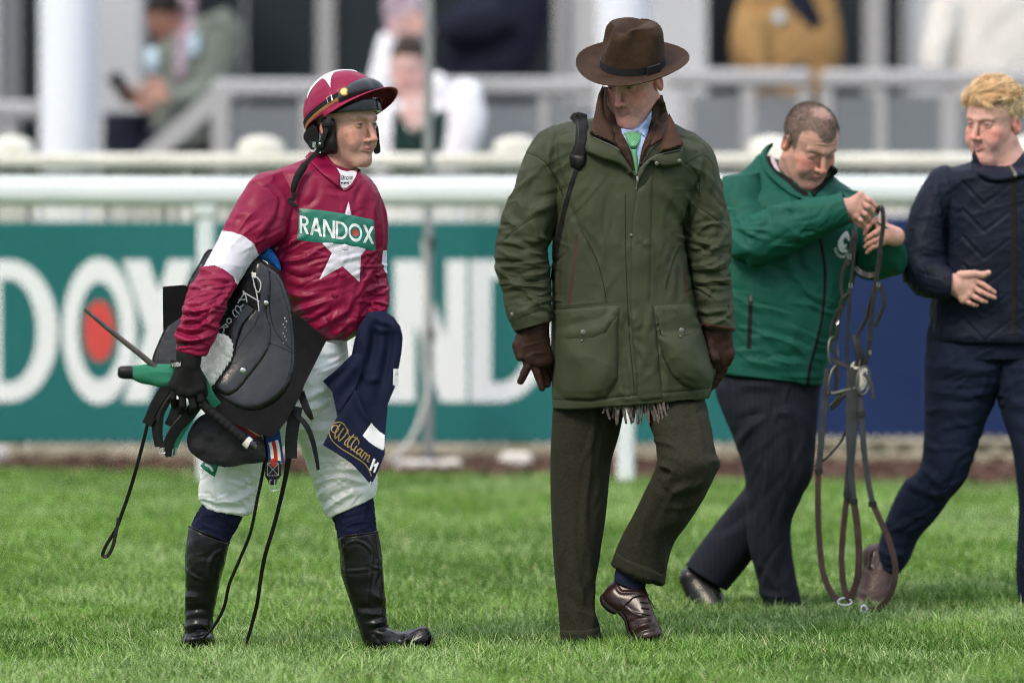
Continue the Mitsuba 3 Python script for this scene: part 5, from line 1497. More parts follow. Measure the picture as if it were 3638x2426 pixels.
for off, w, dd, m in ((0, .043, 0, 'm_webbing_blue'), (0, .029, .002, 'm_webbing_white'), (0, .011, .0038, 'm_webbing_red')):
    seq = [(x, y, d - dd) for x, y, d in tri] if w > .04 else [(x, y, d - dd) for x, y, d in ([(209, 1075, -.2235)] + tri[2:])]
    add('webbing', strap(pts('D', seq, D1), w, .002), m, 40, parent=gi, label=None if False else 'striped red, white and blue girth webbing') if w == .043 else add('webbing', strap(pts('D', seq, D1), w, .002), m, 40, parent=gi)
tab = poly('D', [(205, 1170), (222, 1158), (240, 1170), (272, 1172), (274, 1262), (248, 1296), (244, 1318), (200, 1320), (196, 1298), (176, 1268), (176, 1186)], D1)
add('buckle_tab', patch(tab, lambda p: D1 - .230 + 0 * p[:, 0], .004, .004, .005, puff=.002), 'm_black_leather', 40, parent=gi)
ft = lambda p: D1 - .236 + 0 * p[:, 0]
for s_ in ([(192, 1190), (256, 1260)], [(256, 1190), (192, 1260)], [(190, 1188), (258, 1188), (260, 1262), (190, 1262), (190, 1188)]):
    add('stitching', patch(stripe('D', s_, D1, .0012, smooth=False), ft, .0006, .001, .002, edge=.9), 'm_steel_frame', 30, parent=gi)
add('red_tag', patch(poly('D', [(212, 1160), (240, 1158), (240, 1202), (226, 1212), (213, 1204)], D1), ft, .002, .001, .004), 'm_webbing_red', 40, parent=gi)
add('buckle', tube(pts('D', [(190, 1314, -.234), (248, 1312, -.234), (248, 1380, -.236), (190, 1382, -.236)], D1), .0022, 10, smooth=False, closed=True), 'm_steel', 50, parent=gi)
add('prong', tube(pts('D', [(219, 1314, -.237), (220, 1385, -.239)], D1), .0016, 8), 'm_steel', 50, parent=gi)

# -- stirrup leathers and loose straps
sl = thing('stirrup_leather', 'bundle of black stirrup leathers with buckles hanging below the glove', 'strap')
add('strap', strap(P3([(450, 610, -.29), (415, 665, -.292), (375, 730, -.292), (338, 812, -.29)]), [.032, .032, .029, .024], .004), 'm_black_cloth', 40, parent=sl)
add('keeper', strap(P3([(352, 790, -.296), (330, 832, -.294)]), .030, .005, smooth=False), 'm_black_leather', 40, parent=sl)
add('strap', strap(P3([(338, 815, -.29), (318, 900, -.285), (282, 1040, -.27), (235, 1200, -.25), (200, 1300, -.24), (170, 1380, -.235), (120, 1465, -.235), (97, 1525, -.236), (118, 1532, -.238), (150, 1478, -.242), (168, 1400, -.243), (182, 1325, -.244)]), .0105, .004, twist=.3), 'm_black_leather', 40, parent=sl)
add('strap', strap(P3([(450, 650, -.285), (405, 740, -.288), (380, 830, -.285), (392, 950, -.28)]), [.028, .028, .026, .020], .004, twist=-.3), 'm_black_leather', 40, parent=sl)
add('strap', strap(P3([(470, 680, -.29), (440, 720, -.294), (408, 790, -.294), (402, 900, -.29), (412, 955, -.288)]), .016, .004, twist=.5), 'm_black_leather', 40, parent=sl)
add('strap', strap(P3([(600, 720, -.27), (545, 790, -.275), (490, 850, -.28), (448, 930, -.28), (455, 1000, -.275)]), [.036, .036, .034, .032, .026], .006, twist=.35), 'm_black_leather', 40, parent=sl)
add('lining', strap(P3([(585, 760, -.262), (540, 830, -.265), (505, 890, -.265), (475, 965, -.265), (462, 1005, -.265)]), [.022, .022, .02, .018, .012], .006, twist=.5), 'm_green_mesh', 40, parent=sl)
add('strap', strap(P3([(500, 700, -.28), (480, 770, -.28), (450, 840, -.275)]), .03, .004), 'm_black_cloth', 40, parent=sl)
for seq in ([(396, 962), (424, 958), (428, 984), (400, 988)], [(470, 962), (488, 956), (482, 996), (466, 1002)]):
    add('buckle', tube(P3([(a, b, -.290) for a, b in seq]), .0018, 8, smooth=False, closed=True), 'm_steel', 50, parent=sl)
add('prong', tube(P3([(410, 958, -.292), (416, 1002, -.294)]), .0014, 8), 'm_steel', 50, parent=sl)
E3 = lambda seq: pts('E', seq, D1)
sl2 = thing('stirrup_leather', 'pair of long thin black straps trailing from the saddle to the grass', 'strap')
add('strap', strap(E3([(752, -30, -.205), (742, 60, -.20), (720, 190, -.19), (690, 330, -.18), (648, 540, -.165), (565, 750, -.15), (502, 900, -.14), (468, 1050, -.125), (400, 1180, -.11), (320, 1270, -.095), (225, 1338, -.085)]), [.010] * 7 + [.010, .009, .007, .006], .0045, twist=.5), 'm_black_leather', 40, parent=sl2)
add('strap', strap(pts('D', [(350, 860, -.205), (335, 960, -.21), (322, 1060, -.212), (322, 1182, -.212)], D1), [.040, .038, .036, .034], .005), 'm_black_leather', 40, parent=sl2)
add('keeper', strap(pts('D', [(324, 1050, -.217), (322, 1180, -.217)], D1), .033, .004, smooth=False), 'm_black_leather', 40, parent=sl2)
add('strap', strap(E3([(905, 20, -.212), (892, 120, -.20), (860, 280, -.19), (805, 500, -.17), (738, 730, -.15), (712, 880, -.135), (692, 1020, -.12), (660, 1150, -.105), (622, 1280, -.09), (578, 1368, -.08)]), [.020, .016, .013, .012, .012, .0115, .011, .011, .010, .008], .004, twist=.4), 'm_black_leather', 40, parent=sl2)
add('strap', strap(pts('D', [(322, 890, -.214), (360, 920, -.22), (405, 965, -.222), (440, 1030, -.22), (465, 1115, -.215), (488, 1252, -.205)], D1), [.012, .015, .016, .015, .014, .009], .004, twist=.25), 'm_black_leather', 40, parent=sl2)
add('strap', strap(pts('D', [(380, 770, -.20), (400, 830, -.212), (425, 890, -.216), (452, 940, -.21)], D1), [.022, .022, .020, .010], .004), 'm_black_leather', 40, parent=sl2)
add('strap', strap(pts('D', [(150, 1000, -.20), (170, 1180, -.19), (150, 1250, -.185)], D1), [.012, .010, .008], .004), 'm_black_leather', 40, parent=sl2)

# -- whip
wh = thing('whip', 'dark riding whip held slantwise in the black glove, taped handle with a steel knob', 'whip')
add('shaft', tube(P3([(2, 222, -.275), (150, 345, -.28), (300, 465, -.285), (400, 548, -.29), (470, 600, -.292), (560, 668, -.294), (615, 712, -.296)]), [.0048, .0072, .0082, .0090, .0105, .0105, .011], 10), 'm_whip', 60, parent=wh)
add('ferrule', tube(P3([(390, 538, -.291), (465, 600, -.294)]), [.0085, .0095], 14, smooth=False), 'm_black_leather', 50, parent=wh)
k = 90
q = spline(P3([(585, 690, -.296), (700, 790, -.302), (800, 872, -.306), (862, 925, -.309)]), k)
add('handle', tube(q, .0128 + .0014 * np.abs(np.sin(np.arange(k) / k * 34)) ** 3, 14, smooth=False), 'm_black_cloth', 40, parent=wh)
add('collar', tube(P3([(855, 918, -.309), (880, 940, -.311)]), .0162, 18, smooth=False), 'm_webbing_white', 40, parent=wh)
add('knob', tube(P3([(878, 938, -.311), (905, 950, -.313)]), [.0162, .0150], 18, smooth=False), 'm_black_gloss', 40, parent=wh)
e = P3([(904, 949, -.3135)])[0]
add('end_cap', disc(e, .0062, .004, (.5, -.75, -.4)), 'm_steel', 50, parent=wh)

# -- small green tag on the breeches
fb = Front(br)
tg = patch(poly('E', [(310, 98), (342, 62), (432, 82), (436, 100), (412, 166), (365, 138)], D1), fb, .004, .003, .004)
key = thing('number_tag', 'small dark green tag with a white mark on the white breeches', 'tag')
add('cloth', tg, 'm_banner', 40, parent=key)
add('mark', patch(stripe('E', [(345, 85), (378, 96), (400, 128)], D1, .007), Front(tg), .001, .001, .003, edge=.9), 'm_patch_white', 30, parent=key)

# -- navy cloth over the other hand
mat('m_navy_cloth', mottled((0.0038, 0.0072, 0.028), (0.0052, 0.0095, 0.034), 7.0, fine=.08), 0.75)
bump('m_navy_cloth', creased(8.0, .8, .12), .003)
cl = thing('saddle_cloth', 'folded navy cloth with gold script hanging from the far hand', 'cloth')


def drape(lines, base, slope=0.0):
    z0 = at(850, 970, D1, 'O')[2]

    def f(p, lift=0.0):
        y = base + slope * (p[:, 1] - z0)
        for seq, h, w in lines:
            dd, t, side = seg_dist(p, spline(xz('D', seq, D1), 24) if len(seq) > 2 else xz('D', seq, D1))
            y = y - h * np.exp(-(dd / w) ** 2) * np.sin(np.pi * np.clip(t * .9 + .05, 0, 1)) ** .5
        return y - .004 * (meshkit.fbm(np.stack([p[:, 0] * 14, p[:, 1] * 9, 0 * p[:, 0]], -1), 2, 4) - .5) - lift
    return f


ridges = [([(830, 290), (880, 320), (960, 350), (1000, 420)], .016, .013), ([(800, 300), (790, 400), (775, 520), (760, 640)], .014, .014), ([(960, 370), (975, 470), (955, 600), (920, 800)], .014, .016), ([(880, 330), (890, 460), (850, 640), (820, 800)], .010, .016),
          ([(740, 330), (715, 440), (690, 540)], .010, .012), ([(845, 360), (838, 470), (800, 600)], -.010, .010), ([(925, 360), (930, 500), (890, 700)], -.010, .010), ([(720, 710), (740, 770), (760, 900), (850, 1080)], .014, .012), ([(830, 310), (850, 370), (960, 380)], .01, .008), ([(810, 690), (850, 680), (870, 690)], .01, .01)]
whole = poly('D', [(770, 320), (800, 275), (850, 262), (905, 268), (960, 300), (1000, 358), (1016, 420), (1008, 520), (990, 615), (968, 730), (925, 830), (912, 980), (906, 1140), (868, 1228), (822, 1326), (790, 1270), (640, 1000), (612, 900), (582, 752), (640, 600), (700, 540), (720, 440), (745, 360)], D1)
f0 = drape(ridges, D1 - .155, .10)
c0 = patch(whole, f0, .0, .012, .007)
add('cloth', c0, 'm_navy_cloth', 40, parent=cl)
wing = poly('D', [(700, 530), (620, 610), (526, 690), (556, 726), (582, 752), (598, 820), (616, 902), (680, 800), (724, 735), (760, 640), (776, 540), (745, 520)], D1)
f1 = drape([([(760, 540), (690, 640), (600, 750)], .010, .015), ([(690, 545), (600, 640), (535, 690)], .010, .010), ([(720, 740), (650, 830), (615, 895)], .008, .008)], D1 - .172, .10)
c1 = patch(wing, f1, .0, .008, .007)
add('fold', c1, 'm_navy_cloth', 40, parent=cl)
low = poly('D', [(724, 738), (690, 800), (616, 905), (575, 985), (526, 1080), (610, 1130), (700, 1190), (770, 1262), (822, 1326), (852, 1270), (905, 1142), (910, 1010), (870, 985), (832, 940), (785, 880), (752, 800)], D1)
f2 = drape([([(724, 740), (752, 830), (790, 900), (850, 960)], .012, .012), ([(700, 800), (660, 900), (560, 1080)], .006, .02), ([(740, 900), (790, 1050), (860, 1220)], .008, .02)], D1 - .182, .08)
c2 = patch(low, f2, .0, .008, .007)
add('fold', c2, 'm_navy_cloth', 40, parent=cl)
fc = Front(c0, c1, c2)
for seq in ([(958, 616), (991, 616), (988, 670), (972, 722), (956, 716)], [(830, 938), (845, 968), (868, 988), (908, 1012), (905, 1118), (850, 1088), (810, 1060), (772, 1022)]):
    add('white_panel', patch(poly('D', seq, D1), fc, .0018, .002, .006), 'm_patch_white', 35, parent=cl)
for seq in ([(838, 1160), (852, 1168), (824, 1238), (812, 1232)], [(862, 1182), (872, 1190), (846, 1250), (836, 1244)], [(846, 1190), (858, 1196), (850, 1216), (838, 1210)], [(818, 1300), (826, 1304), (822, 1324), (814, 1316)]):
    add('white_letter', patch(poly('D', seq, D1), fc, .0018, .002, .004), 'm_patch_white', 35, parent=cl)
o, u, v = np.array([592., 1030]), np.array([240., 176]), np.array([34., -74])
W = [[(.02, 1.05), (.0, .4), (.05, .0), (.10, .55), (.12, 1.0)], [(.12, 1.0), (.10, .3), (.14, .0), (.20, .5), (.22, 1.1)], [(.29, .5), (.27, .1), (.31, .06)], [(.37, 1.05), (.33, .3), (.36, .03), (.39, .12)], [(.46, 1.05), (.42, .3), (.45, .03), (.48, .12)],
     [(.53, .5), (.51, .1), (.55, .06)], [(.67, .42), (.62, .5), (.58, .25), (.60, .03), (.65, .2), (.68, .52), (.665, .1), (.69, .06)], [(.74, .5), (.72, .0)], [(.73, .30), (.78, .5), (.80, .35), (.78, .0)], [(.79, .30), (.85, .5), (.87, .35), (.85, .08), (.89, .08)], [(.30, .72), (.305, .78)], [(.54, .72), (.545, .78)]]
gold = []
for s_ in W:
    q = [tuple(o + u * a + v * b) for a, b in s_]
    add('gold_letter', patch(stripe('D', q, D1, .0036, cap='round'), fc, .0016, .001, .003, edge=.9), 'm_gold', 30, parent=cl)
for s_ in ([(592, 948), (640, 942), (668, 970), (684, 1014)], [(566, 1000), (575, 1035), (620, 1086), (720, 1150), (790, 1200), (824, 1268)], [(590, 1000), (580, 985), (592, 962), (615, 962), (625, 985), (605, 1004), (588, 1000)], [(684, 1040), (712, 1030), (735, 1040), (750, 1062)]):
    add('gold_flourish', patch(stripe('D', s_, D1, .0026, cap='round'), fc, .0016, .001, .003, edge=.9), 'm_gold', 30, parent=cl)
# ------------------------------------------------------------------ the tall man in the brown hat and olive coat
mat('m_olive', mottled((0.041, 0.049, 0.028), (0.051, 0.060, 0.035), 9.0, fine=.06), 0.62, specular=0.16)
bump('m_olive', creased(7.0, 1.5, .16), .0022)
mat('m_olive_seam', (0.016, 0.021, 0.010), 0.8)
mat('m_brown_lining', mottled((0.050, 0.025, 0.017), (0.066, 0.034, 0.024), 14.0, fine=.08), 0.7)
mat('m_brown_knit', mottled((0.035, 0.020, 0.015), (0.055, 0.033, 0.025), 60.0, fine=.3), 0.95)
mat('m_felt', mottled((0.036, 0.0195, 0.0115), (0.046, 0.0255, 0.0155), 30.0, fine=.22), 0.85, sheen=.3)
mat('m_ribbon', (0.012, 0.012, 0.016), 0.5)
mat('m_shirt_blue', mottled((0.32, 0.42, 0.66), (0.36, 0.46, 0.70), 30.0), 0.7)


def tie_fn(p, n, uv):
    a, b = (p.x + p.z) * 150, (p.x - p.z) * 150
    dot = mikit.smoothstep(.55, .8, dr.abs(dr.sin(a * 3.1416) * dr.sin(b * 3.1416)))
    return mikit.mix((0.035, 0.25, 0.085), (0.40, 0.55, 0.45), dot)


mat('m_tie', mikit.proc(tie_fn), 0.45)


def tweed(p, n, uv):
    t = mikit.noise(p.x * 420, p.y * 420, p.z * 160) * .5 + mikit.noise(p.x * 160, p.y * 160, p.z * 420) * .5
    c = mikit.mix((0.019, 0.0195, 0.0125), (0.030, 0.030, 0.020), mikit.smoothstep(.25, .75, t))
    return c


mat('m_tweed', mikit.proc(tweed), 0.9)
mat('m_glove_brown', mottled((0.026, 0.012, 0.009), (0.040, 0.019, 0.015), 24.0, fine=.1), 0.6)
mat('m_shoe_brown', mottled((0.014, 0.0055, 0.005), (0.026, 0.011, 0.010), 18.0), 0.28, specular=.45)
mat('m_sock_navy', mottled((0.010, 0.014, 0.036), (0.016, 0.022, 0.055), 60.0, fine=.3), 0.9)
mat('m_scarf', mottled((0.095, 0.08, 0.072), (0.18, 0.155, 0.14), 90.0, fine=.3), 0.95)
mat('m_zip', (0.17, 0.165, 0.155), 0.4, metallic=.6)

D2 = 22.35
man = thing('person', 'tall man in a brown brimmed hat and long olive waxed coat walking with gloved hands', 'person')
em = at(500, 697, D2 - .085, 'G')
hd2, hc2, ey2, ec2, hw2 = head(em, -32, 16, -1, size=1.0, long=1.34, neck_to=at(640, 1100, D2 + .04, 'G'), neck_r=5.6, jaw=1.02, fat=.5, nose=1.15, chin=1.1, old=1.0, open_mouth=.0, smile=.35, ruddy=.95, lids=.2,
                               skin=(0.50, 0.255, 0.20), brow=(0.28, 0.20, 0.15), gaze=(-8, -4), lip=(.38, .15, .14), seed=12)
core = [loft('H', [(620, 110, 940, 130, .05, .05), (430, 250, 1050, 280, 0, .10), (440, 700, 980, 700, 0, .12), (430, 1100, 1060, 1100, 0, .13), (430, 1420, 1080, 1400, 0, .12)], D2, .03, 24)]
bm, bc = one_skin([hd2], [hc2], core, (.45, .25, .18))
add('body', bm, 'm_skin', color=bc, parent=man)
add('eyes', ey2, 'm_eye', color=ec2, parent=man)

# -- coat
trunk = loft('H', [(590, 55, 950, 75, .07, .045), (470, 75, 1010, 102, .055, .068), (375, 102, 1075, 140, .035, .098), (310, 170, 1140, 220, 0, .145), (325, 300, 1130, 320, 0, .155), (358, 450, 1062, 455, 0, .165), (376, 600, 1018, 600, 0, .17),
                   (368, 800, 1042, 790, 0, .175), (366, 1000, 1082, 985, 0, .18), (366, 1200, 1130, 1180, 0, .185), (367, 1350, 1158, 1330, 0, .19), (370, 1460, 1150, 1410, 0, .19), (371, 1497, 1140, 1440, 0, .188)], D2, power=2.5)
rs = loft('H', [(400, 95, 560, 200, .0, .08), (318, 122, 500, 260, -.005, .095), (248, 222, 455, 370, -.01, .10), (188, 380, 408, 500, -.015, .098), (122, 545, 372, 640, -.025, .095), (92, 690, 340, 715, -.035, .09), (90, 810, 358, 815, -.045, .086), (122, 905, 364, 905, -.055, .08), (148, 1030, 366, 1010, -.065, .075), (186, 1116, 364, 1062, -.07, .07)], D2, power=2.15)
ls = loft('H', [(930, 130, 1085, 150, .02, .08), (965, 260, 1165, 230, .02, .095), (990, 420, 1204, 370, .025, .10), (1005, 560, 1236, 530, .025, .098), (1022, 690, 1252, 650, .02, .094), (1048, 800, 1246, 785, .015, .088), (1060, 885, 1250, 875, .01, .083), (1075, 985, 1260, 985, .005, .078), (1096, 1085, 1272, 1108, .0, .072)], D2, power=2.15)
coat = join([trunk, rs, ls], .0058, 12)
side_l = lambda v: np.clip((at(360, 0, D2, 'H')[0] - v[:, 0]) / .03, 0, 1)
side_r = lambda v: np.clip((v[:, 0] - at(1030, 0, D2, 'H')[0]) / .03, 0, 1)
crinkle(coat, (1, 0, -.25), .010, 3.5, 13, 3, mask=lambda v: np.maximum(side_l(v), side_r(v)))
crinkle(coat, (.25, 0, 1), .006, 2.0, 8, 7, mask=lambda v: 1 - np.maximum(side_l(v), side_r(v)))
folds(coat, 'H', [  # right sleeve
    ([(340, 170), (345, 260), (350, 340)], 8, 14), ([(400, 190), (410, 280), (430, 360)], 6, 12), ([(250, 250), (240, 350), (225, 450)], 6, 18), ([(130, 520), (150, 560), (200, 600)], 7, 10), ([(380, 480), (300, 510), (240, 540)], 8, 12), ([(370, 560), (350, 640), (310, 690)], -9, 10),
    ([(100, 720), (180, 740), (250, 770), (350, 760)], 9, 11), ([(110, 790), (180, 790), (260, 800)], 9, 9), ([(95, 690), (200, 700), (330, 690)], -7, 9), ([(200, 830), (290, 830), (355, 800)], 9, 9), ([(130, 830), (220, 850), (300, 860), (355, 840)], -7, 8), ([(125, 905), (240, 880), (360, 862)], 4, 5), ([(150, 960), (240, 930), (350, 920)], -4, 8),
    ([(310, 620), (330, 680), (300, 720)], 8, 10), ([(260, 560), (290, 640), (280, 700)], 6, 12), ([(240, 230), (320, 260), (370, 330), (420, 440)], -2.5, 4), ([(95, 690), (190, 600), (280, 545)], -2.5, 4),
    # left sleeve
    ([(1120, 210), (1115, 300), (1090, 380)], 6, 14), ([(1160, 260), (1160, 340), (1140, 420)], 6, 12), ([(1010, 420), (1050, 470), (1080, 490)], 9, 12), ([(1090, 480), (1040, 560), (1010, 600)], -8, 10), ([(1180, 600), (1160, 660), (1090, 700)], 8, 12), ([(1240, 620), (1190, 680), (1130, 760)], 8, 11),
    ([(1030, 700), (1120, 740), (1230, 720)], -7, 9), ([(1240, 760), (1170, 790), (1100, 800)], 9, 9), ([(1050, 820), (1140, 830), (1240, 800)], -7, 8), ([(1060, 860), (1150, 870), (1245, 850)], 9, 8), ([(1060, 890), (1150, 885), (1250, 880)], -4, 5), ([(1100, 940), (1180, 960), (1250, 940)], 5, 10), ([(1090, 500), (1150, 540), (1240, 590)], -2.5, 4), ([(1020, 270), (1090, 350), (1095, 440)], -2.5, 4),
    # trunk
    ([(450, 480), (480, 560), (500, 620)], -4, 8), ([(505, 610), (570, 720), (605, 820), (635, 960)], 2.2, 4), ([(540, 440), (560, 560), (600, 700)], 4, 22), ([(690, 420), (700, 560), (690, 700)], 4, 22), ([(640, 360), (660, 480), (650, 640)], -4, 18),
    ([(990, 430), (1000, 480), (990, 560)], 8, 12), ([(960, 560), (990, 620), (1010, 680)], 8, 12), ([(900, 400), (960, 470), (990, 500)], 6, 14), ([(880, 660), (910, 740), (930, 860)], 5, 12), ([(1000, 680), (960, 760), (920, 900)], 2.2, 4), ([(870, 700), (890, 800), (880, 950)], -4, 12), ([(980, 760), (960, 840), (970, 950)], 6, 12),
    ([(780, 1010), (770, 1060), (790, 1140)], 6, 8), ([(870, 1140), (900, 1240), (960, 1330)], 7, 12), ([(720, 1050), (715, 1200), (735, 1380)], -6, 12), ([(900, 1300), (930, 1380), (940, 1430)], 6, 12), ([(880, 1180), (890, 1280), (905, 1400)], -6, 9), ([(700, 1380), (720, 1420), (760, 1450)], 5, 9),
    ([(368, 1448), (550, 1445), (720, 1425), (960, 1405), (1145, 1392)], -2.2, 5), ([(372, 1000), (520, 985), (700, 968)], -2, 4)], D2)
creases(coat, 'H', [(115, 560), (370, 650), (360, 1040), (190, 1090), (95, 800)], D2, 30, -6, 24, (.05, .14), (3, 6.5), (4.5, 8), 1)
creases(coat, 'H', [(1010, 600), (1245, 560), (1260, 1080), (1100, 1070), (1040, 760)], D2, 30, 8, 24, (.05, .14), (3, 6.5), (4.5, 8), 2)
creases(coat, 'H', [(250, 230), (470, 120), (420, 460), (200, 520)], D2, 10, 75, 20, (.08, .18), (2.5, 4.5), (6, 10), 3)
creases(coat, 'H', [(1020, 220), (1180, 280), (1220, 540), (1010, 560)], D2, 12, 110, 25, (.08, .16), (3, 5), (6, 10), 4)
creases(coat, 'H', [(420, 450), (1000, 450), (1080, 960), (380, 960)], D2, 22, 85, 16, (.08, .25), (1.5, 3.2), (6, 11), 5)
creases(coat, 'H', [(700, 1000), (880, 1000), (960, 1420), (700, 1440)], D2, 12, 95, 18, (.06, .16), (2, 4), (5, 9), 6)
add('coat', coat, 'm_olive', 45, parent=man, label='long olive waxed coat with flapped pockets')
fc2 = Front(coat, hd2)
cc = man + '__coat'


def seam2(seq, w=.003):
    add('seam', patch(stripe('H', seq, D2, w), fc2, .0014, .002, .004, edge=.8), 'm_olive_seam', 30, parent=cc)


for s_ in ([(505, 605), (560, 700), (600, 800), (632, 965)], [(240, 228), (315, 262), (370, 330), (418, 445)], [(92, 690), (190, 602), (280, 545)], [(1018, 275), (1088, 350), (1092, 450)], [(1090, 492), (1150, 535), (1242, 600)], [(126, 902), (240, 878), (362, 864)],
           [(1060, 888), (1150, 884), (1250, 882)], [(368, 1446), (550, 1444), (720, 1424), (960, 1404), (1145, 1390)], [(1000, 690), (960, 770), (925, 900)], [(726, 430), (728, 700), (738, 1000), (770, 1400)], [(372, 1001), (520, 990), (700, 975)], [(1020, 285), (1120, 240), (1170, 300)]):
    seam2(s_)
place2 = poly('H', [(780, 420), (862, 330), (858, 560), (850, 760), (848, 960), (880, 1110), (892, 1260), (908, 1436), (860, 1446), (806, 1452), (786, 1432), (782, 1360), (762, 1150), (750, 1000), (752, 760), (762, 560)], D2)
pl2 = patch(place2, fc2, .006, .004, .007, puff=.003, soft=.01)
folds(pl2, 'H', [([(760, 1090), (790, 1080), (800, 1030)], 5, 7), ([(765, 1160), (820, 1220), (860, 1300)], 5, 9), ([(850, 980), (840, 1080), (830, 1110)], 5, 8), ([(800, 640), (815, 670), (850, 680)], 4, 7), ([(770, 680), (820, 660), (815, 610), (770, 570)], -2.5, 4)], D2)
add('placket', pl2, 'm_olive', 40, parent=cc)
pk1 = patch(poly('H', [(370, 1110), (690, 1030), (693, 1200), (690, 1340), (664, 1390), (628, 1432), (560, 1448), (430, 1446), (384, 1404), (368, 1370)], D2), fc2, .008, .004, .008, puff=.022, soft=.028)
folds(pk1, 'H', [([(420, 1160), (500, 1250), (560, 1330)], 5, 26), ([(640, 1150), (640, 1260), (600, 1380)], 5, 20), ([(390, 1395), (430, 1418), (560, 1418), (620, 1408), (690, 1345)], -3, 5)], D2)
pk2 = patch(poly('H', [(868, 1000), (905, 1120), (1100, 1100), (1140, 1190), (1178, 1292), (1180, 1330), (1168, 1362), (1110, 1392), (1060, 1396), (1010, 1374), (960, 1328), (925, 1260), (885, 1150)], D2), fc2, .010, .004, .008, puff=.034, soft=.03)
folds(pk2, 'H', [([(890, 1150), (940, 1250), (1000, 1330), (1080, 1366), (1170, 1350)], -3.5, 6), ([(960, 1180), (1030, 1260), (1120, 1310)], 5, 24)], D2)
add('pocket', pk1, 'm_olive', 40, parent=cc)
add('pocket', pk2, 'm_olive', 40, parent=cc)
fp = Front(coat, pl2, pk1, pk2)
fl1 = patch(poly('H', [(371, 1006), (520, 990), (700, 974), (696, 1026), (660, 1060), (628, 1108), (560, 1134), (440, 1142), (362, 1132)], D2), fp, .006, .004, .007, puff=.004, soft=.012)
folds(fl1, 'H', [([(690, 1000), (640, 1050), (620, 1105)], 6, 9), ([(380, 1120), (450, 1128), (560, 1118), (625, 1095)], -2, 4), ([(470, 1020), (450, 1080), (440, 1130)], 3, 14)], D2)
fl2 = patch(poly('H', [(860, 982), (960, 976), (1056, 976), (1082, 1040), (1104, 1098), (1050, 1118), (1000, 1128), (905, 1126), (888, 1060)], D2), fp, .006, .004, .007, puff=.004, soft=.012)
folds(fl2, 'H', [([(880, 1010), (905, 1060), (910, 1115)], 5, 8), ([(910, 1112), (1000, 1114), (1095, 1090)], -2, 4), ([(1040, 1000), (1060, 1050), (1080, 1095)], 3, 12)], D2)
add('pocket_flap', fl1, 'm_olive', 40, parent=cc)
add('pocket_flap', fl2, 'm_olive', 40, parent=cc)
ff = Front(coat, pl2, pk1, pk2, fl1, fl2)
add('flap_print', text_on(ff, 'Schöffel', 'H', (912, 1020), (988, 1022), 20, D2, .001), 'm_olive_seam', False, parent=cc, kind='stuff')
for bx, by, r in ((518, 1112, .0085), (1003, 1104, .0085), (755, 633, .005), (510, 1152, .004), (997, 1132, .004)):
    p = xz('H', [(bx, by)], D2)
    add('snap', disc([p[0][0], ff(p)[0] - .0025, p[0][1]], r, .004), 'm_zip', 50, parent=cc)
for seq, w in (([(488, 626), (480, 720), (462, 860), (450, 970)], .0075), ([(1012, 800), (1022, 870), (1046, 950)], .007)):
    add('pocket_trim', patch(stripe('H', seq, D2, w), ff, .002, .003, .004), 'm_brown_lining', 35, parent=cc)
tb = patch(poly('H', [(146, 998), (180, 978), (298, 948), (302, 1004), (230, 1035), (166, 1066), (148, 1058)], D2), fc2, .004, .003, .005, puff=.002)
add('cuff_tab', tb, 'm_olive', 40, parent=cc)
p = xz('H', [(168, 1027)], D2)
add('snap', disc([p[0][0], Front(tb)(p)[0] - .002, p[0][1]], .007, .004), 'm_zip', 50, parent=cc)
add('cuff_tab', patch(poly('H', [(1242, 975), (1258, 970), (1266, 1050), (1256, 1058)], D2), fc2, .004, .003, .005), 'm_olive', 40, parent=cc)
for seq in ([(186, 1112), (270, 1090), (365, 1052)], [(1097, 1080), (1180, 1086), (1270, 1108)]):
    add('cuff_binding', patch(stripe('H', seq, D2, .010), fc2, .003, .003, .004), 'm_brown_lining', 35, parent=cc)

# -- collar: shirt, tie, knitted scarf, brown collar lobes, lapels with their zip
base = fc2
add('shirt', patch(poly('G', [(505, 1020), (600, 1035), (690, 960), (748, 880), (750, 960), (700, 1100), (660, 1310), (640, 1360), (560, 1200), (510, 1060)], D2), base, .006, .01, .006), 'm_shirt_blue', 40, parent=man)
fsh = Front(coat, hd2, patch(poly('G', [(505, 1020), (600, 1035), (690, 960), (748, 880), (750, 960), (700, 1100), (660, 1310), (640, 1360), (560, 1200), (510, 1060)], D2), base, .006, .01, .006))
add('tie', patch(poly('G', [(574, 1178), (622, 1178), (634, 1260), (640, 1360), (628, 1398), (606, 1396), (588, 1290)], D2), fsh, .008, .004, .005, puff=.004), 'm_tie', 40, parent=man, label='green tie with small pale dots')
add('tie', patch(poly('G', [(528, 1054), (590, 1046), (668, 1062), (660, 1100), (622, 1182), (574, 1182), (545, 1110)], D2, 1), fsh, .013, .004, .005, puff=.008), 'm_tie', 45, parent=man)
add('shirt_collar', patch(poly('G', [(622, 1040), (690, 960), (748, 880), (746, 950), (694, 1092), (660, 1062)], D2), fsh, .018, .01, .005, puff=.003), 'm_shirt_blue', 40, parent=man)
add('shirt_collar', patch(poly('G', [(508, 1030), (560, 1044), (532, 1058), (520, 1076)], D2), fsh, .014, .01, .005, puff=.002), 'm_shirt_blue', 40, parent=man)
for sq in ([(420, 960), (470, 1010), (515, 1070), (575, 1200), (612, 1390), (590, 1370), (540, 1280), (478, 1190), (430, 1090)], [(748, 880), (790, 820), (830, 800), (840, 900), (790, 1060), (720, 1180), (670, 1290), (642, 1392), (640, 1340), (690, 1110), (744, 980)]):
    add('knit_scarf', patch(poly('G', sq, D2, 2), fsh, .016, .012, .006, puff=.010, soft=.012), 'm_brown_knit', 45, parent=man)
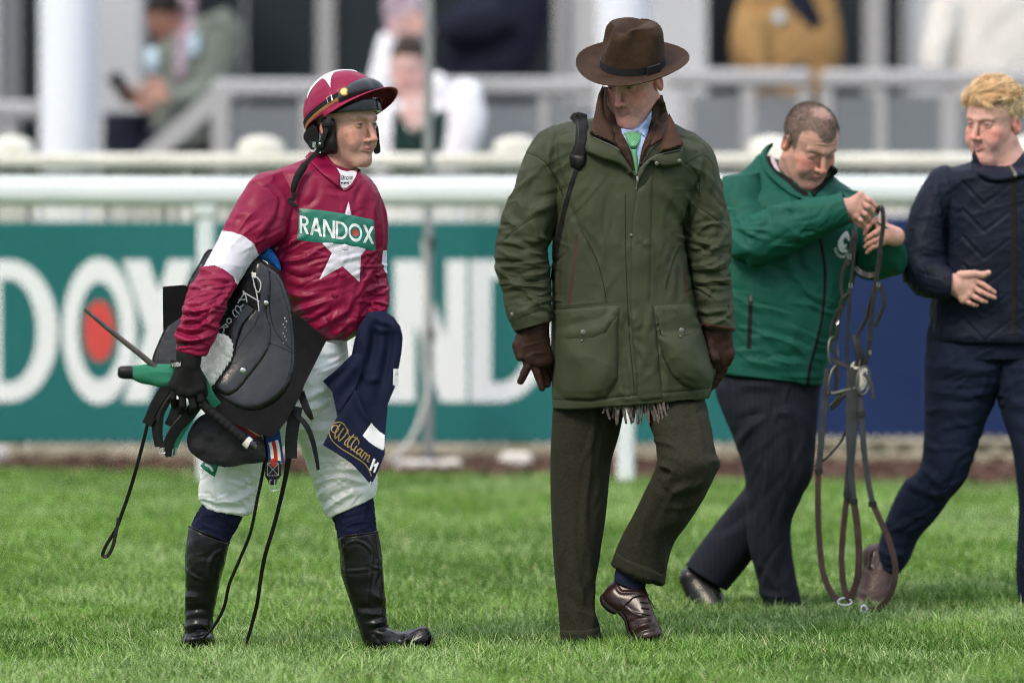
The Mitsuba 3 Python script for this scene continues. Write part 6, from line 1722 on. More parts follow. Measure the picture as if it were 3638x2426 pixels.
sq_in = [(772, 860), (830, 780), (876, 900), (884, 960), (850, 1060), (826, 1116), (740, 1170), (690, 1250), (720, 1160), (770, 1040)]
add('collar_lining', patch(poly('G', sq_in, D2, 2), fsh, .022, .012, .006, puff=.008, soft=.012), 'm_brown_lining', 40, parent=cc)
fsm = Front(coat, hd2, blur=7)
zl0, zl1 = at(0, 1172, D2, 'G')[2], at(0, 664, D2, 'G')[2]
lobe = lambda p: D2 - .150 + .115 * (p[:, 1] - zl0) / (zl1 - zl0)
cl1 = patch(poly('G', [(364, 676), (330, 750), (312, 830), (290, 930), (258, 1046), (290, 1082), (350, 1106), (410, 1134), (474, 1172), (456, 1110), (430, 1020), (392, 950), (368, 880), (360, 790), (368, 730)], D2), lobe, .022, .025, .006, puff=.004)
folds(cl1, 'G', [([(360, 700), (335, 830), (345, 940), (420, 1050)], 5, 12), ([(300, 960), (350, 1050), (440, 1120)], -3, 10)], D2)
cl2 = patch(poly('G', [(886, 906), (930, 990), (960, 1060), (996, 1140), (985, 1160), (900, 1190), (800, 1210), (830, 1120), (856, 1040), (868, 960)], D2), lobe, .020, .025, .006, puff=.004)
folds(cl2, 'G', [([(890, 940), (900, 1060), (960, 1140)], 4, 12)], D2)
add('collar', cl1, 'm_brown_lining', 40, parent=cc, label='brown lined collar turned up')
add('collar', cl2, 'm_brown_lining', 40, parent=cc, label='brown lined collar turned up')
back_c = loft('G', [(372, 690, 838, 760, .06, .05), (340, 830, 872, 880, .055, .06), (300, 960, 920, 1000, .05, .07), (270, 1080, 980, 1120, .05, .08)], D2)
add('collar_back', back_c, 'm_brown_lining', 45, parent=cc)
lp1 = patch(poly('G', [(240, 1016), (262, 1052), (300, 1092), (400, 1134), (474, 1176), (536, 1256), (590, 1340), (610, 1392), (556, 1384), (540, 1350), (480, 1312), (420, 1294), (330, 1268), (232, 1222), (212, 1174)], D2), fsm, .028, .02, .006, puff=.006, soft=.012)
lp2 = patch(poly('G', [(996, 1164), (990, 1312), (900, 1330), (834, 1340), (780, 1312), (740, 1290), (700, 1340), (660, 1430), (632, 1470), (636, 1390), (690, 1286), (760, 1230), (880, 1206), (960, 1180)], D2), fsm, .026, .02, .006, puff=.006, soft=.012)
add('lapel', lp1, 'm_olive', 40, parent=cc)
add('lapel', lp2, 'm_olive', 40, parent=cc)
fl = Front(coat, lp1, lp2)
for bx, by in ((782, 1298), (962, 1278)):
    p = xz('G', [(bx, by)], D2)
    add('snap', disc([p[0][0], fl(p)[0] - .002, p[0][1]], .0062, .004), 'm_zip', 50, parent=cc)


def zipper(seq, wid, holder):
    q = spline(xz('G', seq, D2), 200)
    L = np.concatenate([[0], np.cumsum(np.linalg.norm(np.diff(q, axis=0), axis=1))])
    s_ = np.arange(0, L[-1], .0036)
    px, pz = np.interp(s_, L, q[:, 0]), np.interp(s_, L, q[:, 1])
    y = fl(np.stack([px, pz], 1))
    return cat(*[box(a - wid / 2, a + wid / 2, b - .004, b + .002, c - .0012, c + .0012) for a, b, c in zip(px, y, pz)])


add('zip', zipper([(286, 1092), (350, 1122), (440, 1162), (510, 1212), (570, 1296), (612, 1392)], .0062, cc), 'm_zip', False, parent=cc, kind='stuff')
add('zip', zipper([(968, 1190), (880, 1208), (780, 1236), (700, 1286), (650, 1360), (636, 1400)], .0062, cc), 'm_zip', False, parent=cc, kind='stuff')
add('zip', zipper([(826, 1118), (760, 1160), (710, 1220), (670, 1300), (640, 1380)], .0056, cc), 'm_zip', False, parent=cc, kind='stuff')
q = pts('G', [(628, 1400, 0), (630, 1440, 0), (622, 1470, 0), (620, 1500, 0)], D2)
q[:, 1] = fl(q[:, [0, 2]]) - .008
add('zip_pull', strap(q, [.008, .007, .004, .004], .003), 'm_zip', 40, parent=cc)

# -- shoulder strap of a bag carried behind
bag = thing('shoulder_bag', 'black shoulder strap of a bag over the olive coat shoulder', 'bag')
pd = patch(poly('H', [(454, 56), (470, 32), (500, 26), (540, 38), (548, 110), (540, 200), (530, 280), (502, 316), (456, 296), (450, 250), (478, 180), (484, 90)], D2), fc2, .006, .004, .006, puff=.010, soft=.012)
add('pad', pd, 'm_black_cloth', 45, parent=bag)
add('buckle_patch', patch(poly('H', [(452, 236), (534, 244), (528, 284), (500, 318), (456, 294)], D2), Front(pd), .003, .003, .005, puff=.003), 'm_black_leather', 45, parent=bag)
add('strap', patch(stripe('H', [(488, 306), (462, 380), (436, 470), (412, 570), (392, 680), (378, 780), (368, 860)], D2, .0135), fc2, .004, .004, .004), 'm_black_cloth', 40, parent=bag)
for xx in ((458, 68, 488, 180, 458, 250),):
    add('stitching', patch(stripe('H', [(492, 60), (492, 170), (470, 240)], D2, .0016), Front(pd), .0012, .001, .003, edge=.9), 'm_black_leather', 30, parent=bag)
add('pouch', trimesh.convex.convex_hull(np.vstack([ball(at(560 + a * 60, 760 + b * 90, D2 + .27 + c * .03, 'H'), .03, 2).vertices for a in (-1, 1) for b in (-1, 1) for c in (-1, 1)])), 'm_black_cloth', 45, parent=bag)

# -- hat
Rh = rot(-30, 18, 9.5)
ho = at(600, 514, D2 - .03, 'G')
hat_w = lambda q: (np.asarray(q, float) * .01) @ Rh.T + ho
n_a, n_h = 120, 40
th = np.arange(n_a) / n_a * 2 * np.pi
R = []
for k in range(n_h + 12):
    if k < n_h:
        t = k / n_h
        hgt_ = 12.6 * t
        s_ = 1 - .04 * t - .09 * t ** 3 - .10 * np.clip((t - .8) / .2, 0, 1) ** 2
    else:
        j = (k - n_h + 1) / 12
        hgt_ = 12.6 + .5 * math.sin(j * math.pi / 2)
        s_ = (1 - .04 - .09 - .10) * math.cos(j * math.pi / 2 * .985)
    R.append(np.stack([9.3 * s_ * np.sin(th), -10.6 * s_ * np.cos(th), hgt_ + 0 * th], -1))
crown = rings_mesh(np.array(R))
q = np.array(crown.vertices)
up = np.clip((q[:, 2] - 5) / 8.6, 0, 1)
q[:, 2] -= up ** 3 * (2.9 * np.exp(-(q[:, 0] / 2.4) ** 2) * np.clip(1.15 - (q[:, 1] + 1) ** 2 / 110, .2, 1))
for sg in (-1, 1):
    g = np.exp(-(((q[:, 0] - sg * 6.3) / 2.9) ** 2 + ((q[:, 1] + 6.4) / 3.4) ** 2 + ((q[:, 2] - 10.6) / 4.6) ** 2))
    q[:, 0] -= sg * 2.5 * g
    q[:, 1] += 1.3 * g
q[:, 2] += up ** 2 * (-.11 * (q[:, 1] + 2) * (q[:, 1] < 9)) * .9
crown.vertices = hat_w(q)
hat = man + '__hat'
R = []
for k, (s_, dz) in enumerate([(0, 0), (.12, -.05), (.35, -.12), (.6, -.1), (.8, .1), (.95, .35), (1.0, .5), (1.0, .28), (.95, .1), (.8, -.14), (.6, -.34), (.35, -.36), (.12, -.3), (0, -.28)]):
    rx, ry = 9.0 + s_ * 7.4, 10.3 + s_ * 7.6
    x_, y_ = rx * np.sin(th), -ry * np.cos(th)
    z_ = dz + s_ ** 2 * (1.5 * np.sin(th) ** 2 - 1.0 * np.clip(np.cos(th), 0, 1) ** 2 + .9 * np.clip(-np.cos(th), 0, 1) ** 2)
    R.append(np.stack([x_, y_, z_], -1))
R.append(R[0])
brim = rings_mesh(np.array(R), cap=False)
brim.vertices = hat_w(brim.vertices)
add('hat', crown, 'm_felt', 60, parent=man, label='brown felt hat with a pinched crown')
add('brim', brim, 'm_felt', 60, parent=hat)
R = []
for z_, s_ in ((.1, 1.012), (2.3, 1.004), (2.3, .98), (.1, .985)):
    R.append(np.stack([9.3 * s_ * np.sin(th), -10.6 * s_ * np.cos(th), z_ + 0 * th], -1))
R.append(R[0])
rb = rings_mesh(np.array(R), cap=False)
rb.vertices = hat_w(rb.vertices)
add('ribbon', rb, 'm_ribbon', 35, parent=hat)
a_b = math.radians(68)
c_b = np.array([9.75 * math.sin(a_b), -11.1 * math.cos(a_b), 1.25])
tng = np.array([math.cos(a_b), math.sin(a_b) * 1.1, 0])
q = [hat_w(c_b + tng * s_) for s_ in (-2.4, -.8, .8, 2.4)]
add('bow', strap(np.array(q), .026, .007, face=tuple(Rh @ np.array([math.sin(a_b), -math.cos(a_b), 0])), smooth=False), 'm_ribbon', 40, parent=hat)

# -- trousers, shoes, scarf fringe, gloves
leg_l = loft('I', [(275, 60, 690, 60, .02, .12), (258, 150, 655, 150, .02, .13), (250, 300, 622, 300, .015, .12), (247, 450, 578, 460, .01, .105), (248, 600, 560, 610, .01, .098), (252, 760, 548, 770, .005, .092), (263, 950, 520, 950, 0, .086), (278, 1130, 492, 1130, 0, .08), (292, 1270, 488, 1270, 0, .08), (301, 1380, 518, 1372, 0, .083), (306, 1466, 527, 1456, 0, .083)], D2, power=2.0)
leg_r = loft('I', [(660, 50, 1100, 60, 0, .12), (720, 120, 1108, 130, -.03, .125), (790, 240, 1130, 250, -.09, .115), (834, 370, 1152, 375, -.14, .105), (842, 445, 1180, 470, -.17, .1), (818, 530, 1150, 545, -.16, .098), (760, 640, 1090, 670, -.13, .094), (700, 760, 1010, 790, -.10, .09), (640, 875, 940, 890, -.07, .088), (608, 955, 908, 990, -.055, .088), (583, 1025, 878, 1142, -.045, .088)], D2, power=2.0)
seat = loft('I', [(262, -60, 1110, -90, 0, .15), (260, 40, 1108, 20, 0, .15), (270, 120, 1105, 120, 0, .14)], D2)
tr = join([leg_l, leg_r, seat], .0072, 8)
crinkle(tr, (.15, 0, 1), .005, 2, 9, 5)
folds(tr, 'I', [([(480, 150), (470, 350), (452, 560), (430, 760), (430, 950)], 7, 9), ([(1030, 110), (1060, 240), (1090, 360)], 6, 9), ([(300, 500), (285, 800), (295, 1100), (310, 1300)], 4, 14), ([(600, 240), (560, 400), (545, 560)], -6, 16), ([(350, 1000), (400, 1120), (440, 1280), (480, 1370)], 6, 14), ([(480, 1150), (470, 1250), (490, 1340)], 8, 10), ([(400, 1270), (450, 1300), (510, 1370)], 7, 10), ([(330, 1180), (390, 1250), (430, 1330)], -5, 12), ([(440, 1050), (470, 1120), (478, 1200)], 6, 10),
                ([(840, 455), (880, 460), (912, 482), (895, 505)], 10, 9), ([(905, 480), (880, 495), (850, 500)], -14, 9), ([(860, 560), (930, 600), (1040, 560), (1130, 490)], 9, 12), ([(840, 530), (870, 590), (930, 605)], -7, 10), ([(1110, 430), (1165, 440), (1175, 500)], 8, 10), ([(790, 250), (900, 330), (1000, 370)], 4, 18), ([(830, 300), (960, 300), (1060, 250)], -4, 20), ([(1100, 160), (1125, 260), (1150, 380)], 6, 12), ([(900, 640), (830, 740), (760, 860)], -4, 18), ([(1060, 620), (980, 760), (920, 900)], 5, 14), ([(880, 940), (870, 1010), (868, 1060)], 5, 8)], D2)
creases(tr, 'I', [(260, 150), (620, 200), (540, 900), (500, 1380), (310, 1380)], D2, 16, 84, 8, (.12, .35), (1.5, 3.5), (7, 12), 7)
creases(tr, 'I', [(790, 240), (1110, 120), (1170, 480), (930, 860), (640, 960)], D2, 16, 40, 25, (.08, .2), (2, 4), (6, 10), 8)
add('trousers', tr, 'm_tweed', 50, parent=man, label='dark olive tweed trousers with turned up cuffs')
ftr = Front(tr)
add('turn_up', patch(poly('I', [(302, 1386), (400, 1382), (520, 1368), (527, 1456), (420, 1466), (307, 1470)], D2), ftr, .012, .004, .006, puff=.002), 'm_tweed', 40, parent=man)
add('turn_up', patch(poly('I', [(608, 950), (680, 985), (790, 1030), (856, 1066), (888, 1050), (878, 1120), (866, 1140), (840, 1142), (700, 1090), (583, 1028)], D2), ftr, .012, .004, .006, puff=.002), 'm_tweed', 40, parent=man)
add('sock', loft('I', [(640, 1000, 800, 1060, -.05, .045), (604, 1065, 775, 1140, -.05, .045), (600, 1120, 770, 1180, -.05, .043)], D2), 'm_sock_navy', 45, parent=man)
sh_r = join([loft('I', [(540, 1165, 640, 1075, -.035, .030), (530, 1215, 690, 1110, -.045, .036), (575, 1275, 760, 1140, -.06, .040), (640, 1312, 785, 1185, -.075, .040), (668, 1370, 802, 1240, -.09, .042), (684, 1425, 828, 1310, -.105, .045), (715, 1448, 862, 1385, -.12, .044), (770, 1455, 880, 1432, -.13, .032)], D2, res=.005, round_ends=(.02, .02))], .005, 3)
folds(sh_r, 'I', [([(690, 1390), (740, 1350), (820, 1330)], 3.5, 6), ([(700, 1410), (760, 1372), (840, 1360)], -3, 6), ([(680, 1340), (730, 1310), (800, 1300)], -3, 5), ([(640, 1230), (700, 1280), (790, 1300)], 2, 4), ([(600, 1110), (640, 1170), (700, 1170), (770, 1160)], 2.5, 4)], D2)
k = add('shoe', sh_r, 'm_shoe_brown', 50, parent=man, label='polished dark brown laced shoe')
sole = [loft('I', [(520, 1205, 540, 1185, -.035, .030), (522, 1240, 560, 1225, -.045, .036), (560, 1285, 600, 1255, -.055, .036), (600, 1305, 628, 1275, -.06, .034)], D2, res=.005), loft('I', [(610, 1290, 640, 1270, -.065, .030), (655, 1345, 672, 1330, -.08, .036), (672, 1420, 690, 1405, -.10, .043), (690, 1450, 715, 1436, -.115, .045), (760, 1466, 790, 1446, -.13, .036)], D2, res=.005)]
add('sole', join(sole, .006, 0), 'm_sole', 45, parent=k)
fsh2 = Front(sh_r)
for a, b in (((738, 1220), (788, 1224)), ((745, 1250), (790, 1256)), ((750, 1284), (795, 1290)), ((724, 1186), (790, 1184)), ((760, 1180), (700, 1196)), ((700, 1196), (652, 1240)), ((775, 1186), (800, 1220)), ((800, 1220), (820, 1258)), ((760, 1180), (730, 1160))):
    q = pts('I', [a, ((a[0] + b[0]) / 2, (a[1] + b[1]) / 2), b], D2)
    q[:, 1] = fsh2(q[:, [0, 2]]) - .004
    add('lace', tube(q, .0016, 6, smooth=False), 'm_sole', 60, parent=k)
sh_l = loft('I', [(310, 1430, 520, 1420, -.02, .05), (318, 1462, 522, 1455, -.05, .05), (360, 1484, 520, 1480, -.12, .045)], D2, round_ends=(.01, .02))
add('shoe', sh_l, 'm_shoe_brown', 50, parent=man)
r = np.random.default_rng(9)
scf = thing('scarf', 'grey brown fringed scarf end hanging below the olive coat hem', 'scarf')
add('cloth', loft('I', [(545, 95, 890, 80, -.10, .010), (545, 135, 890, 118, -.115, .008), (560, 160, 880, 140, -.12, .007)], D2), 'm_scarf', 45, parent=scf)
for k in range(26):
    x0 = 548 + k * 13.6 + r.normal(0, 3)
    y0 = 138 - (x0 - 545) * .06
    L = r.uniform(85, 128) if k > 4 else r.uniform(30, 90)
    sway = r.normal(12, 14)
    d_ = -.165 + r.normal(0, .006)
    add('tassel', tube(pts('I', [(x0, y0, d_), (x0 + sway * .3 + r.normal(0, 4), y0 + L * .4, d_ - .002), (x0 + sway, y0 + L, d_)], D2), [.0040, .0044, .0032], 6), 'm_scarf', 60, parent=scf)
P = lambda seq, dd: [at(a, b, D2 + dd + (c[0] if c else 0), 'H') for a, b, *c in seq]
g1, _ = hand(P([(292, 1030), (284, 1100)], -.075), P([(226, 1222), (262, 1250), (300, 1262), (334, 1256)], -.075),
             [P([(246, 1288, -.005), (228, 1325, 0), (210, 1364, .005)], -.075), P([(292, 1318), (304, 1358), (316, 1396)], -.075), P([(322, 1318, .02), (338, 1346, .03), (342, 1380, .03)], -.075), P([(352, 1304, .03), (366, 1330, .04), (362, 1350, .05)], -.075)],
             P([(226, 1128, .01), (194, 1184, 0), (208, 1240, -.01)], -.075), palm_r=(.030, .019), seed=5)
g1.vertices = g1.vertices + np.array(g1.vertex_normals) * .0035
crinkle(g1, (1, 0, .3), .003, 8, 40, 3)
add('glove', g1, 'm_glove_brown', 50, parent=man, label='brown leather glove hanging beside the coat')
g2, _ = hand(P([(1190, 1060), (1188, 1110)], -.01), P([(1226, 1232), (1208, 1256), (1186, 1270), (1160, 1270)], -.01),
             [P([(1222, 1295, -.005), (1196, 1345, .0), (1168, 1385, .005)], -.01), P([(1202, 1320), (1176, 1365), (1152, 1396)], -.01), P([(1180, 1330, .02), (1155, 1370, .03), (1140, 1390, .03)], -.01), P([(1150, 1325, .03), (1130, 1350, .04), (1120, 1370, .05)], -.01)],
             P([(1150, 1140, -.01), (1155, 1200, -.03), (1176, 1250, -.045)], -.01), palm_r=(.034, .024), seed=6)
g2.vertices = g2.vertices + np.array(g2.vertex_normals) * .004
crinkle(g2, (1, 0, .2), .003, 8, 40, 4)
add('glove', g2, 'm_glove_brown', 50, parent=man, label='brown leather glove tucked behind the coat pocket')
# ------------------------------------------------------------------ the man in the green jacket who looks down at a bridle
mat('m_green_shell', mottled((0.0075, 0.078, 0.056), (0.010, 0.092, 0.066), 6.0), 0.6, specular=.16)
bump('m_green_shell', creased(6.5, 1.3), .0022)
mat('m_black_knit', (0.008, 0.008, 0.009), 0.85)
mat('m_pink_shirt', (0.60, 0.46, 0.55), 0.7)


def pinstripe(p, n, uv):
    s_ = mikit.smoothstep(.80, .97, dr.abs(dr.cos((p.x * 1.0 + p.y * .35) * 3.1416 * 62)))
    return mikit.mix((0.0085, 0.010, 0.0175), (0.014, 0.0165, 0.026), s_ * .38 + .2 * mikit.noise(p.x * 300, p.y * 300, p.z * 300))


mat('m_pinstripe', mikit.proc(pinstripe), 0.75)
mat('m_hair_grey', mottled((0.10, 0.078, 0.066), (0.20, 0.17, 0.15), 90.0), 0.65)
D3 = 23.8
gm = thing('person', 'man with cropped grey hair in a green zip jacket looking down at a bridle', 'person')


def crop(q, C, nz, fine):
    x, y, z = q.T
    line = 5.6 - 1.6 * np.exp(-(x / 2.2) ** 2) * -1.0
    hl = np.where(y < -2, 4.6 + 1.7 * np.exp(-((np.abs(x) - 0) / 2.0) ** 2) * -.4 + 1.8 * np.exp(-((np.abs(x) - 4.2) / 1.8) ** 2), 4.6 - (y + 2) * 1.3)
    hl = np.maximum(hl, np.where(y > 3.5, -6.0, -1.5))
    side = (np.abs(x) > 5.6) & (y > -3.4) & (y < .6) & (z > -2.4)
    inn = np.clip((z - hl) * .8 + (nz - .5) * 1.6, 0, 1)
    inn = np.maximum(inn, side * np.clip((z + 2.0) * .6, 0, 1))
    thin = 1 - .45 * np.exp(-(((x) / 4.5) ** 2 + ((y + 1.5) / 3.5) ** 2)) * (z > 7)
    k = (inn * thin * (.70 + .45 * fine))[:, None]
    return C * (1 - .85 * k) + np.array([.125, .10, .088]) * .85 * k


em = at(918, 598, D3 - .12, 'K')
h3, c3, e3, ec3, hw3 = head(em, 30, 31, 0, size=1.03, neck_to=at(690, 740, D3 + .06, 'K'), neck_r=5.9, fat=.9, jaw=1.05, nose=1.02, old=.7, open_mouth=.03, ruddy=1.0, lids=.72, skin=(0.47, 0.255, 0.185), brow=(.20, .14, .10), scalp=crop, stubble=.06, gaze=(5, -30), lip=(.38, .15, .14), seed=21)
core = [loft('O', [(1760, 430, 1890, 440, .03, .05), (1690, 520, 1930, 520, 0, .09), (1690, 830, 1860, 830, 0, .09)], D3, .03, 24)]
bm, bc = one_skin([h3], [c3], core, (.45, .25, .18))
add('body', bm, 'm_skin', color=bc, parent=gm)
add('eyes', e3, 'm_eye', color=ec3, parent=gm)
# cropped hair: short bristles over the scalp
r = np.random.default_rng(3)
v, f = np.array(h3.vertices), np.array(h3.faces)
tri = r.integers(0, len(f), 60000)
a_, b_ = r.random((2, len(tri), 1))
fl_ = a_ + b_ > 1
a_, b_ = np.where(fl_, 1 - a_, a_), np.where(fl_, 1 - b_, b_)
P_ = v[f[tri, 0]] * (1 - a_ - b_) + v[f[tri, 1]] * a_ + v[f[tri, 2]] * b_
cc3 = c3[f[tri, 0]]
N_ = np.array(h3.face_normals)[tri]
dark = (cc3[:, 0] < .30) & (r.random(len(tri)) < .95)
o_h = hw3(np.array([[0, 0, 0.]]))[0]
hq = ((P_ - o_h) @ rot(30, 31, 0)) / (.01 * 1.03)
dark &= (hq[:, 2] > -3) & ((hq[:, 2] > 3) | (hq[:, 1] > -4)) & (hq[:, 1] > -8.6)
P_, N_ = P_[dark], N_[dark]
dirs = N_ + r.normal(0, .45, N_.shape) + rot(30, 31, 0) @ np.array([0, -.25, .15])
dirs /= np.linalg.norm(dirs, axis=1, keepdims=True)
sd = np.cross(dirs, r.normal(0, 1, dirs.shape))
sd /= np.linalg.norm(sd, axis=1, keepdims=True)
L_ = r.uniform(.004, .009, (len(P_), 1))
V_ = np.stack([P_ - sd * .0006, P_ + sd * .0006, P_ + dirs * L_], 1).reshape(-1, 3)
add('hair', tm(V_, np.arange(len(V_)).reshape(-1, 3)), 'm_hair_grey', False, parent=gm, kind='stuff', label='cropped grey brown hair')

trunk = loft('O', [(1742, 354, 1890, 394, .07, .05), (1712, 386, 1925, 414, .055, .068), (1675, 418, 1962, 442, .03, .095), (1650, 460, 1985, 480, 0, .14), (1640, 540, 1985, 550, 0, .15), (1635, 630, 1962, 640, 0, .155), (1640, 720, 1930, 730, 0, .155), (1646, 800, 1908, 806, 0, .155), (1645, 852, 1890, 882, 0, .15)], D3, power=2.4)
ua = loft('K', [(150, 760, 430, 720, .0, .09), (95, 880, 460, 850, -.03, .095), (120, 1050, 500, 1010, -.08, .095), (150, 1230, 545, 1140, -.13, .092), (190, 1360, 590, 1230, -.165, .086), (250, 1440, 640, 1330, -.18, .07)], D3, power=2.1, round_ends=(0, .05))
fa = loft('K', [(240, 1120, 300, 1440, -.155, .08), (360, 1060, 430, 1435, -.175, .082), (500, 1000, 580, 1385, -.19, .08), (700, 945, 760, 1305, -.21, .072), (880, 915, 950, 1215, -.225, .066), (1060, 886, 1128, 1120, -.24, .058)], D3, power=2.1, round_ends=(.03, 0))
la = loft('O', [(1880, 425, 1975, 440, .06, .09), (1915, 490, 2020, 500, .05, .092), (1945, 560, 2062, 560, .02, .09), (1962, 612, 2082, 600, -.01, .086), (1975, 652, 2072, 630, -.04, .07)], D3, power=2.1, round_ends=(0, .04))
lf = loft('O', [(1968, 618, 2068, 640, -.04, .075), (1972, 580, 2082, 590, -.09, .075), (1985, 545, 2070, 555, -.14, .066), (1998, 500, 2050, 530, -.19, .056)], D3, power=2.1, round_ends=(.03, 0))
gj = join([trunk, ua, fa, la, lf], .006, 12)
crinkle(gj, (.3, 0, 1), .008, 3, 10, 4, mask=lambda v: np.clip((at(1700, 520, D3, 'O')[2] - v[:, 2]) / .2, .15, 1))
folds(gj, 'K', [([(420, 960), (480, 990), (560, 1000), (700, 960)], 8, 12), ([(300, 900), (400, 930), (450, 1010)], -8, 12), ([(270, 1080), (300, 1150), (370, 1200)], 8, 10), ([(440, 1010), (430, 1090), (400, 1150)], 8, 11), ([(330, 1060), (320, 1150), (330, 1250)], -6, 10), ([(600, 1090), (640, 1150), (720, 1200)], 5, 14), ([(780, 960), (790, 1050), (800, 1130)], 4, 14),
                ([(200, 820), (320, 800), (420, 850)], 5, 16), ([(500, 1250), (700, 1270), (900, 1200)], -4, 16), ([(180, 1200), (300, 1300), (430, 1380)], 6, 16), ([(440, 640), (480, 720), (560, 790)], 5, 14), ([(700, 880), (660, 820), (600, 760)], 5, 14), ([(1040, 830), (980, 870), (900, 920)], -6, 12)], D3)
folds(gj, 'L', [([(560, 400), (600, 500), (680, 620), (780, 720)], 9, 14), ([(400, 480), (480, 560), (600, 640)], 4, 22), ([(320, 980), (440, 960), (560, 1000), (700, 1080)], 7, 12), ([(420, 1040), (520, 1080), (660, 1100)], -7, 12), ([(260, 1120), (420, 1150), (600, 1190)], 6, 12), ([(300, 440), (360, 480), (440, 460)], 9, 12), ([(640, 380), (660, 460), (720, 520)], -6, 12), ([(860, 480), (880, 620), (880, 800)], 6, 14),
                ([(200, 500), (210, 700), (190, 900)], 6, 16), ([(560, 700), (620, 840), (640, 980)], 4, 22), ([(1300, 420), (1340, 500), (1330, 580)], 6, 14), ([(1100, 560), (1180, 590), (1260, 590)], -6, 14), ([(1310, 230), (1360, 330), (1370, 440)], 5, 14), ([(350, 470), (356, 700), (350, 1000), (340, 1180)], -2.5, 4), ([(540, 300), (700, 290), (860, 300)], 4, 18)], D3)
creases(gj, 'L', [(200, 450), (860, 420), (980, 700), (860, 1260), (180, 1180)], D3, 34, -28, 30, (.06, .2), (2, 4.5), (5, 9), 1)
creases(gj, 'K', [(180, 860), (520, 980), (1050, 920), (1100, 1100), (560, 1360), (220, 1380)], D3, 26, 25, 35, (.05, .14), (2, 4.5), (5, 9), 2)
add('jacket', gj, 'm_green_shell', 45, parent=gm, label='green softshell jacket with a black zip')
gjk = gm + '__jacket'
fg = Front(gj, h3)
ftk = Front(back(mani(gj).trim_by_plane([0, 1, 0], D3 - .175)))
add('zip', patch(stripe('L', [(795, 285), (820, 400), (832, 520), (828, 680), (810, 850), (770, 1020), (728, 1180), (714, 1300)], D3, .010), ftk, .003, .003, .005), 'm_black_cloth', 35, parent=gjk)
add('pocket_zip', patch(stripe('L', [(318, 680), (314, 800), (304, 1048)], D3, .014), ftk, .003, .003, .005), 'm_black_cloth', 35, parent=gjk)
p = pts('L', [(318, 676, 0), (318, 716, 0)], D3)
p[:, 1] = ftk(p[:, [0, 2]]) - .005
add('zip_pull', strap(p, .009, .003, smooth=False), 'm_zip', 40, parent=gjk)
add('shirt_collar', patch(poly('K', [(514, 580), (545, 610), (575, 680), (590, 722), (548, 700), (522, 640)], D3), fg, .006, .008, .005), 'm_pink_shirt', 40, parent=gm)
c1 = patch(poly('K', [(532, 490), (522, 540), (494, 600), (520, 660), (585, 722), (650, 760), (700, 800), (770, 870), (800, 920), (700, 910), (600, 850), (500, 760), (440, 650), (442, 590), (470, 540)], D3, 2), fg, .014, .02, .006, puff=.008, soft=.012)
c2 = patch(poly('K', [(985, 668), (1020, 690), (1040, 725), (1020, 755), (985, 768), (940, 820), (880, 870), (840, 900), (820, 880), (880, 830), (940, 760)], D3, 2), fg, .012, .02, .006, puff=.006, soft=.01)
add('collar', c1, 'm_green_shell', 45, parent=gjk)
add('collar', c2, 'm_black_knit', 45, parent=gjk)
add('collar_lining', patch(poly('K', [(495, 600), (510, 590), (530, 660), (590, 726), (660, 770), (740, 850), (800, 880), (800, 900), (740, 890), (640, 800), (540, 720)], D3, 2), Front(gj, h3, c1), .003, .004, .005), 'm_black_knit', 40, parent=gjk)
# cuffs and the crest on the chest
add('cuff_edge', patch(stripe('K', [(1062, 890), (1100, 960), (1122, 1040), (1130, 1116)], D3, .008), fg, .003, .004, .004), 'm_black_knit', 35, parent=gjk)
add('cuff_edge', patch(stripe('L', [(1258, 180), (1292, 230), (1308, 290), (1300, 340)], D3, .010), fg, .003, .004, .004), 'm_black_knit', 35, parent=gjk)
horse = poly('L', [(925, 350), (922, 310), (935, 285), (950, 262), (968, 240), (985, 232), (996, 246), (1004, 270), (1009, 296), (1000, 306), (988, 286), (975, 280), (962, 290), (960, 315), (968, 330), (978, 318), (986, 335), (978, 352), (960, 358), (990, 362), (992, 376), (960, 384), (938, 374)], D3)
add('crest', patch(horse, ftk, .002, .002, .004, edge=.8), 'm_patch_white', 30, parent=gjk)
for k, ch in enumerate('GRADUATES'):
    a0 = math.radians(196 + k * 17)
    c0, c1_ = np.array([955 + 62 * math.cos(a0), 335 - 86 * math.sin(a0)]), None
    t_ = np.array([-math.sin(a0), -math.cos(a0)])
    if c0[0] < 1008:
        add('crest_letter', text_on(ftk, ch, 'L', tuple(c0 - t_ * 8), tuple(c0 + t_ * 8), 19, D3, .0015, True, stretch=1.0), 'm_patch_white', False, parent=gjk)
